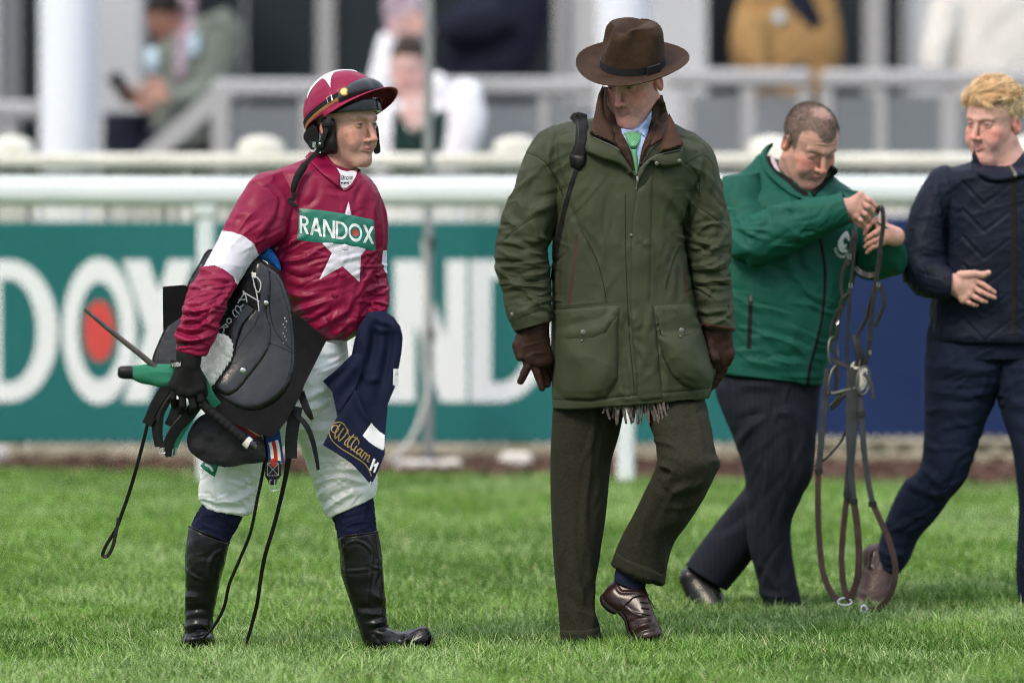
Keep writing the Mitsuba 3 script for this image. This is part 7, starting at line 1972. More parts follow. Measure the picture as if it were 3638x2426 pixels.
# hands
P = lambda seq, dd: [at(a, b, D3 + dd + (c[0] if c else 0), 'K') for a, b, *c in seq]
ha, hac = hand(P([(1040, 990), (1112, 1000)], -.245), P([(1216, 902), (1222, 958), (1206, 1012), (1182, 1062)], -.255),
               [P([(1284, 940, -.01), (1330, 985, 0), (1350, 1036, .01)], -.255), P([(1272, 990, -.015), (1306, 1030, 0), (1292, 1068, .015)], -.255), P([(1252, 1048, -.01), (1274, 1086, .005), (1258, 1112, .02)], -.255), P([(1218, 1096, -.008), (1238, 1126, .01), (1226, 1142, .022)], -.255)],
               P([(1150, 1060, .012), (1205, 1120, .02), (1244, 1138, .02)], -.255), palm_r=(.024, .0125), color=(.47, .25, .19), seed=7)
add('hand', ha, 'm_skin', color=hac, parent=gm)
hb, hbc = hand(P([(1480, 1220), (1418, 1200)], -.21), P([(1340, 1098), (1372, 1160), (1372, 1222), (1350, 1282)], -.225),
               [P([(1296, 1110, -.012), (1262, 1158, -.012), (1246, 1200, 0)], -.225), P([(1320, 1196, -.02), (1278, 1222, -.015), (1256, 1250, 0)], -.225), P([(1318, 1252, -.015), (1276, 1278, -.01), (1250, 1300, 0)], -.225), P([(1312, 1300, -.01), (1282, 1324, -.005), (1262, 1346, .005)], -.225)],
               P([(1380, 1110, .01), (1322, 1130, .02), (1268, 1128, .02)], -.225), palm_r=(.026, .0125), color=(.47, .25, .19), seed=11)
add('hand', hb, 'm_skin', color=hbc, parent=gm)
# trousers and shoes
lg = loft('M', [(330, 130, 905, 150, .0, .14), (300, 220, 882, 225, .0, .14), (345, 350, 870, 360, -.03, .125), (412, 510, 858, 530, -.05, .112), (455, 650, 840, 690, -.06, .10), (474, 800, 772, 830, -.055, .092), (474, 950, 724, 955, -.05, .086), (488, 1100, 726, 1100, -.045, .084), (522, 1220, 745, 1225, -.04, .084), (546, 1330, 768, 1335, -.04, .086), (570, 1425, 788, 1420, -.04, .086)], D3)
lb = loft('M', [(300, 210, 800, 300, .04, .13), (380, 430, 780, 620, .05, .11), (470, 700, 700, 860, .06, .10), (405, 830, 580, 1070, .075, .094), (310, 945, 498, 1165, .09, .09), (215, 1070, 430, 1250, .10, .086), (135, 1185, 362, 1330, .105, .084)], D3)
gt = join([lg, lb], .0075, 8)
folds(gt, 'M', [([(420, 380), (500, 340), (560, 330)], -6, 12), ([(440, 480), (470, 440), (560, 360)], 6, 12), ([(640, 340), (690, 330), (720, 400)], 9, 12), ([(720, 420), (730, 560), (725, 700)], -9, 14), ([(680, 300), (760, 340), (800, 430)], 6, 14), ([(560, 420), (580, 700), (600, 1000), (640, 1300)], 6, 16), ([(360, 910), (430, 860), (480, 800)], 7, 14), ([(300, 1000), (400, 960), (470, 880)], -5, 14), ([(540, 1160), (600, 1250), (640, 1330)], 6, 12), ([(550, 1330), (620, 1350), (700, 1340)], 7, 10), ([(460, 330), (470, 420), (440, 500)], 5, 12), ([(420, 200), (480, 180), (620, 190)], 6, 12), ([(720, 1180), (700, 1260), (730, 1340)], 5, 12)], D3)
creases(gt, 'M', [(330, 220), (860, 240), (800, 700), (700, 1400), (560, 1400), (470, 800)], D3, 22, 80, 25, (.08, .25), (2, 4), (6, 11), 3)
add('trousers', gt, 'm_pinstripe', 50, parent=gm, label='dark pinstriped trousers')
s1 = join([loft('M', [(98, 1225, 140, 1188, .10, .035), (104, 1290, 230, 1220, .095, .042), (135, 1355, 290, 1270, .08, .045), (170, 1425, 335, 1330, .06, .046), (195, 1455, 358, 1390, .04, .046), (260, 1470, 350, 1440, .0, .04)], D3, round_ends=(.02, .03))], .006, 2)
add('shoe', s1, 'm_boot', 50, parent=gm)
s2 = loft('M', [(580, 1400, 780, 1395, -.05, .055), (575, 1440, 790, 1432, -.08, .055), (590, 1462, 770, 1458, -.16, .05), (620, 1474, 740, 1472, -.22, .04)], D3, round_ends=(.01, .03))
add('shoe', s2, 'm_boot', 50, parent=gm)

# ------------------------------------------------------------------ the bridle in his hands
mat('m_bridle', mottled((0.010, 0.009, 0.009), (0.018, 0.016, 0.016), 30.0), 0.45, specular=.5)
mat('m_rein_grey', mottled((0.030, 0.031, 0.035), (0.045, 0.046, 0.052), 26.0), 0.5)
mat('m_rein_brown', mottled((0.050, 0.023, 0.019), (0.072, 0.034, 0.028), 26.0), 0.55)
bd = thing('bridle', 'dark leather bridle with steel bit rings and brown reins hanging from the hands', 'bridle')
L3 = lambda seq, dd=-.30, s='L': np.array([at(p[0], p[1], D3 + dd + (p[2] if len(p) > 2 else 0), s) for p in seq])
for seq, w, th_, m in (
        ([(1205, 110, .02), (1222, 78, .01), (1238, 74), (1250, 130), (1248, 220), (1236, 300), (1228, 370)], .0135, .006, 'm_bridle'),
        ([(1225, 370), (1215, 480), (1198, 600), (1180, 720), (1165, 860), (1160, 980), (1140, 1100), (1118, 1185)], .014, .004, 'm_bridle'),
        ([(1238, 380, .01), (1218, 500, .01), (1172, 700, .01), (1130, 850, .01), (1075, 968, .012), (1085, 1040, .01), (1104, 1100, .01), (1095, 1180, .01)], .012, .004, 'm_bridle'),
        ([(1232, 600), (1250, 680), (1256, 745), (1232, 815), (1208, 865), (1194, 905)], .013, .004, 'm_bridle'),
        ([(1060, 190, .01), (1056, 290), (1046, 400), (1034, 520), (1022, 620), (1014, 760), (1002, 950), (998, 1080), (1010, 1170)], .010, .005, 'm_bridle'),
        ([(1052, 230, .01), (1040, 300), (1004, 440), (966, 540), (958, 640), (968, 700), (950, 760), (938, 860), (928, 960), (912, 1000)], .012, .004, 'm_bridle'),
        ([(1030, 560), (1010, 660), (965, 720), (940, 800)], .009, .004, 'm_bridle'),
        ([(980, 700, .01), (930, 800, .01), (892, 900, .01), (880, 1000, .01), (905, 1070, .01), (960, 1150, .01), (1010, 1175, .01)], .009, .004, 'm_bridle'),
        ([(1056, 490, .03), (1100, 530, .02), (1150, 545, .02), (1200, 538, .01)], .018, .004, 'm_bridle'),
        ([(1042, 960, .005), (1062, 1040), (1072, 1110), (1062, 1180)], .015, .004, 'm_bridle'),
        ([(890, 1130), (930, 1150), (985, 1172), (1010, 1180)], .016, .005, 'm_bridle'),
        ([(1005, 1335), (950, 1400), (900, 1455), (882, 1470)], .020, .006, 'm_bridle'),
        ([(935, 1395), (975, 1365), (1005, 1345)], .016, .006, 'm_bridle'),
        ([(1112, 1225), (1150, 1270), (1172, 1330), (1176, 1408)], .013, .004, 'm_rein_grey'),
        ([(915, 1185), (925, 1280), (905, 1380)], .012, .004, 'm_bridle')):
    add('strap', strap(L3(seq), w, th_, twist=.25), m, 40, parent=bd)
for x0, y0 in ((1056, 275), (1227, 385), (1018, 660), (1000, 455), (955, 770), (1213, 640), (1158, 985)):
    add('keeper', strap(L3([(x0 + 2, y0 - 17, -.003), (x0 - 2, y0 + 17, -.003)]), .017, .009, smooth=False), 'm_bridle', 40, parent=bd)
for seq in ([(1012, 600), (1030, 604), (1032, 632), (1014, 630)], [(1208, 596), (1226, 600), (1222, 626), (1206, 622)], [(1008, 400), (1024, 396), (1022, 434), (1006, 430)], [(924, 880), (944, 856), (938, 880), (922, 892)], [(1150, 1070), (1166, 1066), (1162, 1096), (1150, 1092)]):
    add('buckle', tube(L3([(a, b, -.006) for a, b in seq]), .0018, 8, smooth=False, closed=True), 'm_steel', 50, parent=bd)
for cx_, cy_, rx_, ry_, tl, tz in ((902, 1080, 34, 104, -.05, .02), (1112, 1278, 46, 98, .10, .02), (905, 1270, 30, 96, .18, .02)):
    a = np.arange(26) / 26 * 2 * np.pi
    q = [(cx_ + rx_ * math.cos(t) - tl * ry_ * math.sin(t), cy_ + ry_ * math.sin(t), tz * math.cos(t) - .004) for t in a]
    add('bit_ring', tube(L3(q), .0033, 10, closed=True), 'm_zip', 60, parent=bd)
add('mouthpiece', tube(L3([(862, 1362, -.004), (900, 1368, -.004), (930, 1362, -.004), (990, 1345, 0), (1060, 1330, .01), (1095, 1372, .012)]), [.006, .0065, .0055, .006, .0065, .005], 10), 'm_zip', 60, parent=bd)
q = trimesh.creation.icosphere(subdivisions=4, radius=1.0)
fz = q.vertices * [.030, .016, .050]
fz = fz * (1 + .30 * (meshkit.fbm(fz * 170, 3, 2)[:, None] - .5))
add('noseband_fleece', tm(fz + L3([(1076, 1245, .03)])[0], q.faces), 'm_fleece', 70, parent=bd)
M3 = lambda seq, dd=-.30: L3(seq, dd, 'M')
for seq, w, m in (
        ([(928, 95), (918, 200), (900, 380), (884, 560), (876, 655)], .020, 'm_rein_grey'), ([(876, 655), (872, 760), (874, 950), (892, 1180), (925, 1300), (985, 1388)], .019, 'm_rein_brown'),
        ([(1052, 85), (1046, 250), (1044, 420), (1052, 620), (1070, 832)], .021, 'm_rein_grey'), ([(1070, 832), (1088, 950), (1100, 1100), (1096, 1230), (1070, 1330), (1030, 1388)], .022, 'm_rein_brown'),
        ([(1078, 95, .006), (1074, 300, .006), (1064, 480, .006), (1050, 640, .006), (1036, 792, .006)], .026, 'm_rein_grey'), ([(1036, 792, .006), (1016, 960, .006), (1004, 1120, .006), (1010, 1260, .006), (1030, 1350, .006), (1052, 1384, .006)], .019, 'm_rein_brown'),
        ([(1108, 220), (1112, 330), (1124, 500), (1145, 680), (1176, 842)], .018, 'm_rein_grey'), ([(1176, 842), (1220, 940), (1270, 1060), (1302, 1190), (1300, 1270), (1262, 1370), (1200, 1428), (1120, 1434)], .019, 'm_rein_brown'),
        ([(1036, 400, .01), (1010, 480, .01), (940, 570, .01), (852, 636, .01)], .007, 'm_bridle')):
    add('rein', strap(M3(seq), w, .004, twist=.2), m, 40, parent=bd)
for x0, y0 in ((876, 664), (1070, 832), (1037, 798), (1176, 846), (1112, 345)):
    add('keeper', strap(M3([(x0 - 2, y0 - 14, -.003), (x0 + 2, y0 + 14, -.003)]), .026, .010, smooth=False), 'm_bridle', 40, parent=bd)
for cx_, cy_, rx_, ry_ in ((1020, 1391, 38, 20), (1126, 1432, 16, 20)):
    a = np.arange(22) / 22 * 2 * np.pi
    add('rein_ring', tube(M3([(cx_ + rx_ * math.cos(t), cy_ + ry_ * math.sin(t), -.006 - .012 * math.sin(t)) for t in a]), .0036, 10, closed=True), 'm_steel', 60, parent=bd)

# ------------------------------------------------------------------ the fair-haired man in the navy quilted jacket
mat('m_quilt', mottled((0.0058, 0.0092, 0.0210), (0.0080, 0.0122, 0.0275), 9.0), 0.6, specular=.16)
bump('m_quilt', creased(12.0, 1.6), .0013)
mat('m_chino', mottled((0.0065, 0.0115, 0.028), (0.009, 0.015, 0.035), 12.0, fine=.12), 0.85)
mat('m_boot_brown', mottled((0.045, 0.021, 0.018), (0.062, 0.030, 0.026), 14.0), 0.5)
scene['m_hair_fair'] = {'type': 'twosided', 'bsdf': {'type': 'principled', 'base_color': VC, 'roughness': .45, 'specular': .4}}
D4 = 23.9
fm_ = thing('person', 'fair haired smiling man in a navy quilted jacket at the right edge', 'person')
em = at(496, 338, D4 - .03, 'N')
h4, c4, e4, ec4, hw4 = head(em, -40, 7, 3, size=1.03, neck_to=at(690, 640, D4 + .03, 'N'), neck_r=5.8, fat=.55, jaw=1.0, nose=1.02, smile=.8, open_mouth=.0, ruddy=1.0, lids=.1, skin=(0.53, 0.295, 0.225), brow=(.36, .23, .13), gaze=(-10, -2), lip=(.42, .16, .15), seed=33)
core = [loft('N', [(520, 620, 800, 630, .03, .05), (360, 660, 960, 680, 0, .09), (330, 1000, 960, 1000, 0, .10), (300, 1440, 940, 1440, 0, .10)], D4, .03, 24)]
bm, bc = one_skin([h4], [c4], core, (.5, .28, .2))
add('body', bm, 'm_skin', color=bc, parent=fm_)
add('eyes', e4, 'm_eye', color=ec4, parent=fm_)
# tousled hair: curled locks made of strands
r = np.random.default_rng(17)
V_, F_, C_, o_ = [], [], [], 0
n_lock = 520
for k in range(n_lock):
    u = r.random() * 2 * np.pi
    zz = r.uniform(3.2, 11.3)
    rho = math.sqrt(max(0, 1 - ((zz - 3.4) / 8.2) ** 2))
    root = np.array([7.5 * rho * math.sin(u), .9 - 9.4 * rho * math.cos(u), zz])
    if root[1] < -5.5 and zz < 7.0 or (abs(root[0]) > 4.5 and root[1] < -2 and zz < 4.2):
        continue
    nrm = root - np.array([0, .9, 3.4])
    nrm /= np.linalg.norm(nrm)
    fwd = np.array([-.15 + .35 * math.sin(root[0] * .5 + zz) + r.normal(0, .16), -.85 + r.normal(0, .14), .12 + r.normal(0, .12)])
    if zz < 6:
        fwd = np.array([r.normal(0, .2), -.1 + r.normal(0, .2), -.8])
    fwd -= nrm * (fwd @ nrm) * .8
    long_ = ((r.uniform(5.0, 8.0) if root[1] < -1 else r.uniform(4.0, 6.5)) if zz > 6.6 else r.uniform(1.6, 2.8))
    ph, cw = r.uniform(0, 6.28), r.uniform(.25, .7) * (1 if zz > 6 else .3)
    side = np.cross(nrm, fwd)
    side /= np.linalg.norm(side) + 1e-9
    tone = np.array([0.70, 0.52, 0.31]) * r.uniform(.55, 1.45) + np.array([.03, .015, 0]) * r.random()
    for j in range(12):
        rt = root + r.normal(0, .36, 3)
        t = np.linspace(0, 1, 8)[:, None]
        lift = (1.9 if zz > 6.5 else .25) * r.uniform(.7, 1.3)
        path = rt + fwd * long_ * t + nrm * lift * np.sin(t * 2.6) + side * cw * .6 * np.sin(t * 3.4 + ph) * t - nrm * (t ** 2) * 1.0 + r.normal(0, .38, 3) * t ** 1.5
        q = tube(hw4(path), np.array([.0009, .0010, .0010, .0010, .0009, .0008, .0007, .0003]), 3, smooth=False)
        V_.append(q.vertices)
        F_.append(q.faces + o_)
        C_.append(np.tile(tone * r.uniform(.8, 1.2), (len(q.vertices), 1)))
        o_ += len(q.vertices)
add('hair', tm(np.vstack(V_), np.vstack(F_)), 'm_hair_fair', color=np.vstack(C_), parent=fm_, kind='stuff', label='tousled fair hair')
s_ = trimesh.creation.icosphere(subdivisions=4, radius=1.0)
v = s_.vertices * [7.75, 9.75, 8.45] + [0, .95, 3.45]
keep = (v[s_.faces].mean(1)[:, 2] > np.where(v[s_.faces].mean(1)[:, 1] < -3.5, 7.4, np.where(v[s_.faces].mean(1)[:, 1] < 2, 2.6, -3)))
sc_ = tm(hw4(v), s_.faces[keep])
sc_.remove_unreferenced_vertices()
add('hair_base', sc_, 'm_hair_fair', color=np.tile([.36, .26, .15], (len(sc_.vertices), 1)), parent=fm_)

trunk = loft('N', [(470, 535, 800, 550, .07, .045), (400, 560, 880, 585, .05, .078), (300, 590, 1000, 620, 0, .13), (268, 680, 1045, 700, 0, .145), (292, 850, 1040, 860, 0, .155), (296, 1000, 1030, 1000, 0, .16), (262, 1150, 1015, 1150, 0, .16), (238, 1290, 1005, 1290, 0, .16), (233, 1400, 1000, 1410, 0, .158), (232, 1480, 990, 1492, 0, .165), (240, 1508, 985, 1515, 0, .16)], D4, power=2.4)
ra = loft('N', [(330, 560, 440, 700, .0, .08), (248, 590, 400, 760, -.01, .092), (178, 700, 350, 830, -.02, .094), (125, 820, 325, 920, -.03, .092), (95, 950, 318, 1010, -.05, .09), (80, 1080, 330, 1080, -.07, .086), (95, 1190, 340, 1130, -.10, .08)], D4, power=2.1)
rf = loft('N', [(80, 1130, 130, 1240, -.09, .06), (150, 1090, 170, 1260, -.11, .075), (240, 1085, 230, 1278, -.14, .07), (310, 1100, 295, 1285, -.165, .06), (350, 1118, 338, 1288, -.18, .052)], D4, power=2.1, round_ends=(.03, 0))
oa = loft('N', [(930, 600, 1060, 660, .0, .08), (980, 760, 1130, 780, .0, .09), (985, 1000, 1140, 1000, -.02, .088), (985, 1250, 1120, 1250, -.05, .08), (990, 1420, 1090, 1420, -.08, .055)], D4, power=2.1)
qj = join([trunk, ra, rf, oa], .007, 8)
stitch = []
for k in range(6):
    y0 = 650 + 146 * k
    stitch.append(([(300, y0 + 90), (400, y0), (510, y0 + 120), (650, y0 + 10), (672, y0 + 30)], -3.2, 5))
    stitch.append(([(672, y0 + 30), (760, y0 + 110), (860, y0), (980, y0 + 100)], -3.2, 5))
for k in range(8):
    y0 = 700 + 62 * k
    stitch.append(([(280 - 22 * k, y0 + 10), (250 - 16 * k, y0 + 60), (330 - 4 * k, y0 + 95)], -2.0, 3.6))
for k in range(4):
    stitch.append(([(130 + 52 * k, 1090), (150 + 52 * k, 1160), (135 + 50 * k, 1262)], -2.0, 3.6))
folds(qj, 'N', stitch, D4, straight=True)
stitch = [([(270, 590), (292, 700), (312, 860), (315, 1000)], -7, 10), ([(310, 1080), (230, 1100), (140, 1110)], 7, 12), ([(330, 1060), (250, 1050), (150, 1040)], -6, 12), ([(470, 560), (400, 640), (330, 680)], 5, 14), ([(560, 560), (470, 620), (420, 640)], 5, 12)]
folds(qj, 'N', stitch, D4)
crinkle(qj, (1, 0, .3), .004, 6, 26, 12)
add('jacket', qj, 'm_quilt', 50, parent=fm_, label='navy quilted jacket with zigzag stitching')
jk = fm_ + '__jacket'
fq = Front(qj, h4)
col = patch(poly('N', [(470, 480), (488, 520), (516, 568), (560, 588), (630, 578), (690, 545), (745, 490), (820, 455), (830, 560), (700, 630), (600, 650), (520, 640), (470, 590)], D4, 2), fq, .012, .02, .006, puff=.012, soft=.014)
folds(col, 'N', [([(480, 560), (560, 600), (660, 590)], -4, 7)], D4)
add('collar', col, 'm_quilt', 45, parent=jk)
fq2 = Front(qj, h4, col)
add('zip', patch(stripe('N', [(664, 560), (668, 700), (672, 900), (674, 1100), (672, 1300), (664, 1470)], D4, .020), fq2, .003, .003, .005), 'm_black_cloth', 35, parent=jk)
add('zip_pull', patch(poly('N', [(660, 560), (670, 556), (690, 610), (684, 624), (672, 622)], D4), fq2, .008, -.003, .004), 'm_zip', 35, parent=jk)
add('pocket_zip', patch(stripe('N', [(740, 815), (742, 940), (736, 1060)], D4, .012), fq2, .003, .003, .005), 'm_black_cloth', 35, parent=jk)
add('cuff', loft('N', [(330, 1110, 318, 1286, -.175, .054), (352, 1122, 342, 1284, -.182, .05)], D4), 'm_black_knit', 40, parent=jk)
P = lambda seq, dd=-.195: [at(a, b, D4 + dd + (c[0] if c else 0), 'N') for a, b, *c in seq]
hc_, hcc = hand(P([(325, 1200), (375, 1205)], -.185), P([(470, 1176), (462, 1216), (444, 1254), (416, 1284)]),
                [P([(520, 1202, -.008), (556, 1226, -.008), (584, 1246, 0)]), P([(512, 1244, -.01), (550, 1262, -.008), (584, 1276, 0)]), P([(486, 1276, -.008), (516, 1292, -.004), (540, 1298, .006)]), P([(448, 1304, -.006), (470, 1314, 0), (490, 1316, .01)])],
                P([(400, 1156, -.004), (476, 1146, -.012), (520, 1152, -.012), (552, 1140, -.008)]), palm_r=(.029, .0135), color=(.52, .285, .215), seed=15)
add('hand', hc_, 'm_skin', color=hcc, parent=fm_)
ql = loft('Q', [(530, -30, 960, 60, .0, .12), (502, 110, 930, 230, .0, .14), (500, 300, 872, 330, .0, .125), (498, 450, 825, 450, .0, .115), (492, 580, 780, 580, -.01, .106), (468, 700, 722, 745, -.01, .1), (392, 765, 640, 850, .0, .094), (325, 890, 555, 965, .02, .09), (272, 1040, 468, 1065, .04, .086), (240, 1150, 420, 1175, .05, .082), (232, 1215, 362, 1250, .055, .076)], D4)
qr = loft('Q', [(860, 20, 1240, 20, .0, .12), (870, 250, 1200, 250, -.02, .13), (915, 430, 1180, 420, -.04, .115), (958, 560, 1175, 550, -.06, .105), (985, 740, 1180, 740, -.07, .1), (1000, 900, 1150, 900, -.06, .09), (992, 1080, 1125, 1080, -.05, .085), (986, 1260, 1115, 1260, -.045, .084), (1004, 1412, 1112, 1410, -.04, .082)], D4)
qs = loft('Q', [(530, -100, 1220, -110, 0, .12), (508, 20, 1240, 20, 0, .14), (520, 120, 1230, 100, 0, .14)], D4)
ch = join([ql, qr, qs], .0075, 8)
folds(ch, 'Q', [([(510, 150), (640, 150), (780, 170), (900, 140)], 6, 12), ([(510, 220), (640, 220), (780, 240)], -5, 12), ([(520, 280), (640, 290), (800, 290), (880, 240)], 6, 12), ([(540, 370), (680, 370), (800, 350)], 4, 16), ([(910, 100), (915, 200), (925, 260)], 5, 9), ([(930, 260), (880, 320), (800, 420)], 6, 14), ([(590, 20), (560, 100), (530, 170)], -3, 6), ([(500, 560), (540, 580), (560, 600)], 6, 10), ([(480, 690), (540, 740), (560, 790)], 8, 12), ([(400, 770), (470, 790), (560, 830), (640, 800)], 8, 12), ([(430, 740), (470, 770), (480, 800)], -7, 9), ([(680, 650), (640, 740), (600, 830)], -5, 14), ([(500, 380), (540, 380), (570, 360)], 5, 9), ([(300, 960), (350, 1000), (440, 1010)], 5, 14), ([(250, 1120), (320, 1150), (400, 1140)], 7, 10), ([(240, 1180), (300, 1220), (360, 1210)], -6, 9), ([(930, 320), (1000, 350), (1060, 340)], 6, 14), ([(960, 480), (1040, 520), (1120, 500)], -5, 14), ([(1000, 1200), (1060, 1230), (1110, 1200)], 6, 12)], D4)
creases(ch, 'Q', [(510, 60), (1000, 60), (1000, 300), (840, 420), (700, 760), (500, 600)], D4, 30, 0, 25, (.05, .16), (2, 4.5), (5, 9), 4)
creases(ch, 'Q', [(480, 700), (700, 740), (400, 1180), (250, 1160)], D4, 16, 30, 30, (.04, .12), (2, 4), (5, 8), 5)
add('trousers', ch, 'm_chino', 50, parent=fm_, label='navy blue chino trousers')
bt = join([loft('Q', [(176, 1110, 246, 1078, .06, .034), (172, 1160, 330, 1130, .05, .046), (170, 1220, 345, 1190, .04, .05), (158, 1300, 335, 1250, .02, .052), (140, 1370, 325, 1330, .0, .053), (132, 1415, 310, 1395, -.03, .053), (140, 1440, 290, 1430, -.07, .045)], D4, round_ends=(.015, .02))], .006, 3)
folds(bt, 'Q', [([(150, 1340), (220, 1360), (310, 1330)], 4, 8), ([(150, 1370), (220, 1390), (310, 1370)], -4, 8), ([(240, 1100), (205, 1170), (190, 1220), (230, 1240), (260, 1190)], -3, 5)], D4)
add('boot', bt, 'm_boot_brown', 50, parent=fm_, label='brown ankle boot pushing off the grass')
add('elastic', patch(poly('Q', [(205, 1160), (222, 1120), (245, 1110), (240, 1180), (226, 1228), (196, 1222)], D4), Front(bt), .002, .003, .004), 'm_shoe_brown', 40, parent=fm_ + '__boot')
b2 = loft('Q', [(990, 1400, 1120, 1398, -.05, .05), (980, 1432, 1125, 1430, -.10, .05), (990, 1452, 1110, 1450, -.2, .045)], D4, round_ends=(.01, .02))
add('boot', b2, 'm_boot_brown', 50, parent=fm_)
# ------------------------------------------------------------------ spectators, far out of focus
mat('m_sage_cloth', mottled((0.13, 0.155, 0.14), (0.17, 0.195, 0.175), 8.0), 0.85)
mat('m_lilac_pink', mottled((0.26, 0.17, 0.22), (0.42, 0.38, 0.46), 30.0), 0.8)
mat('m_pale_blue', (0.42, 0.55, 0.66), 0.6)
mat('m_white_shirt', (0.78, 0.79, 0.86), 0.7)
mat('m_bottle_green', (0.010, 0.035, 0.032), 0.8)
mat('m_suit_navy', mottled((0.008, 0.010, 0.022), (0.012, 0.015, 0.030), 9.0), 0.8)
mat('m_tan', mottled((0.30, 0.18, 0.075), (0.38, 0.235, 0.10), 6.0), 0.8)
mat('m_off_white', mottled((0.68, 0.67, 0.64), (0.75, 0.74, 0.71), 5.0), 0.85)
mat('m_hair_black', (0.012, 0.010, 0.010), 0.6)


def spectator(label, d, eye, yaw, pitch, skin, hair, size=1.0, neck=None, seed=1):
    """A figure in the crowd: head with hair; the clothes are added to it."""
    t = thing('person', label, 'person')
    em = at(eye[0], eye[1], d, 'O')
    nk = at(neck[0], neck[1], d + .08, 'O') if neck else em + np.array([0, .12, -.26])
    m, c, e, ec, w = head(em, yaw, pitch, 0, size=size, h=.0045, neck_to=nk, skin=skin, ruddy=.5, seed=seed, lids=.3)
    add('body', m, 'm_skin', color=c, parent=t)
    s_ = trimesh.creation.icosphere(subdivisions=3, radius=1.0)
    v = s_.vertices * [8.0, 10.0, 8.8] + [0, 1.2, 3.6]
    fc_ = v[s_.faces].mean(1)
    keep = fc_[:, 2] > np.where(fc_[:, 1] < -4, 5.2, np.where(fc_[:, 1] < 2, 1.5, -5))
    hm = tm(w(v + .5 * (meshkit.noise(v * .8)[:, None] - .5)), s_.faces[keep])
    hm.remove_unreferenced_vertices()
    add('hair', hm, hair, True, parent=t)
    return t


def cloth(t, key, parts, bsdf, res=.012, seed=1, amp=.012, **lab):
    m = join(parts, res, 6)
    crinkle(m, (.6, 0, .5), amp, 3, 10, seed)
    add(key, m, bsdf, 45, parent=t, **lab)
    return m


d = 40.35
t = spectator('man in a sage jacket bent over his phone behind the left white column', d, (352, 56), -48, 34, (.30, .15, .10), 'm_hair_black', 1.05, (440, 120), 41)
m = cloth(t, 'jacket', [loft('O', [(430, 60, 520, 20, .1, .08), (350, 112, 545, 60, .08, .12), (330, 150, 540, 150, .08, .14), (345, 210, 520, 220, .08, .14), (350, 330, 500, 330, .08, .13)], d, .012, 40),
                        loft('O', [(470, 40, 560, 60, .0, .09), (470, 120, 550, 140, -.03, .08), (440, 190, 520, 225, -.08, .07), (380, 195, 400, 245, -.16, .05)], d, .012, 32)], 'm_sage_cloth', seed=3)
ff = Front(m, cell=.008)
add('scarf', patch(poly('O', [(404, -12), (452, -12), (442, 80), (424, 185), (400, 185), (406, 90)], d), ff, .02, .02, .015), 'm_lilac_pink', 40, parent=t)
add('badge', patch(poly('O', [(430, 84), (462, 80), (460, 126), (434, 134)], d), ff, .04, .0, .015), 'm_pale_blue', 40, parent=t)
add('badge', patch(poly('O', [(332, 112), (362, 110), (366, 166), (338, 172)], d), ff, .03, .0, .015), 'm_pale_blue', 40, parent=t)
hm, hc_ = hand([at(395, 222, d - .17, 'O')], [at(355, y, d - .18, 'O') for y in (186, 200, 214, 228)], [[at(335, y + 4, d - .19, 'O'), at(322, y + 8, d - .18, 'O')] for y in (190, 203, 216, 228)], [at(375, 195, d - .2, 'O'), at(345, 180, d - .2, 'O')], h=.004)
add('hand', hm, 'm_skin', color=hc_, parent=t)
hm, hc_ = hand([at(345, 250, d - .17, 'O')], [at(305, y, d - .18, 'O') for y in (206, 218, 230, 240)], [[at(285, y - 2, d - .19, 'O'), at(272, y - 6, d - .18, 'O')] for y in (206, 218, 228, 238)], [at(320, 215, d - .2, 'O'), at(290, 195, d - .2, 'O')], h=.004, color=(.32, .17, .12))
add('hand', hm, 'm_skin', color=hc_, parent=t)
cloth(t, 'trousers', [loft('O', [(345, 300, 500, 300, .08, .13), (300, 380, 470, 380, .08, .12), (290, 520, 380, 520, .08, .1)], d, .012, 32), loft('O', [(240, 262, 335, 262, .12, .09), (238, 380, 335, 380, .12, .09), (250, 520, 330, 520, .12, .08)], d, .012, 32)], 'm_suit_navy', seed=5)
k = thing('phone', 'dark phone in the hands of the man in the sage jacket', 'phone')
q = strap(pts('O', [(256, 172, -.21), (302, 228, -.2)], d), .075, .009, smooth=False)
scene[k] = mikit.ply(q, 'm_black_gloss', smooth=35)

d = 37.6
t = spectator('person in white shirt and dark green waistcoat with chin on hand behind the fence', d, (928, 162), -12, 12, (.58, .36, .30), 'm_hair_dark', 1.18, (960, 270), 43)
m = cloth(t, 'shirt', [loft('O', [(905, 236, 1030, 232, .08, .08), (862, 262, 1075, 250, .08, .12), (850, 320, 1090, 310, .08, .13), (852, 420, 1080, 420, .08, .13), (860, 560, 1070, 560, .08, .13)], d, .012, 40),
                       loft('O', [(1045, 182, 1088, 182, .0, .05), (1030, 225, 1108, 220, -.03, .085), (1026, 285, 1114, 280, -.05, .09), (1020, 340, 1095, 345, -.06, .08), (1000, 400, 1060, 410, -.1, .06)], d, .012, 32, round_ends=(.06, 0)),
                       loft('O', [(985, 165, 1026, 170, .03, .04), (985, 205, 1030, 205, .03, .05), (990, 250, 1024, 250, .04, .05)], d, .012, 24, round_ends=(.04, 0))], 'm_white_shirt', seed=8)
ff = Front(m, cell=.008)
add('waistcoat', patch(poly('O', [(902, 236), (918, 262), (940, 300), (962, 300), (1008, 250), (1030, 256), (1022, 300), (1016, 420), (896, 420)], d), Front(loft('O', [(905, 236, 1030, 232, .08, .08), (862, 262, 1075, 250, .08, .12), (850, 320, 1090, 310, .08, .13), (852, 420, 1080, 420, .08, .13)], d, .012, 40), cell=.008), .03, .02, .015), 'm_bottle_green', 40, parent=t)
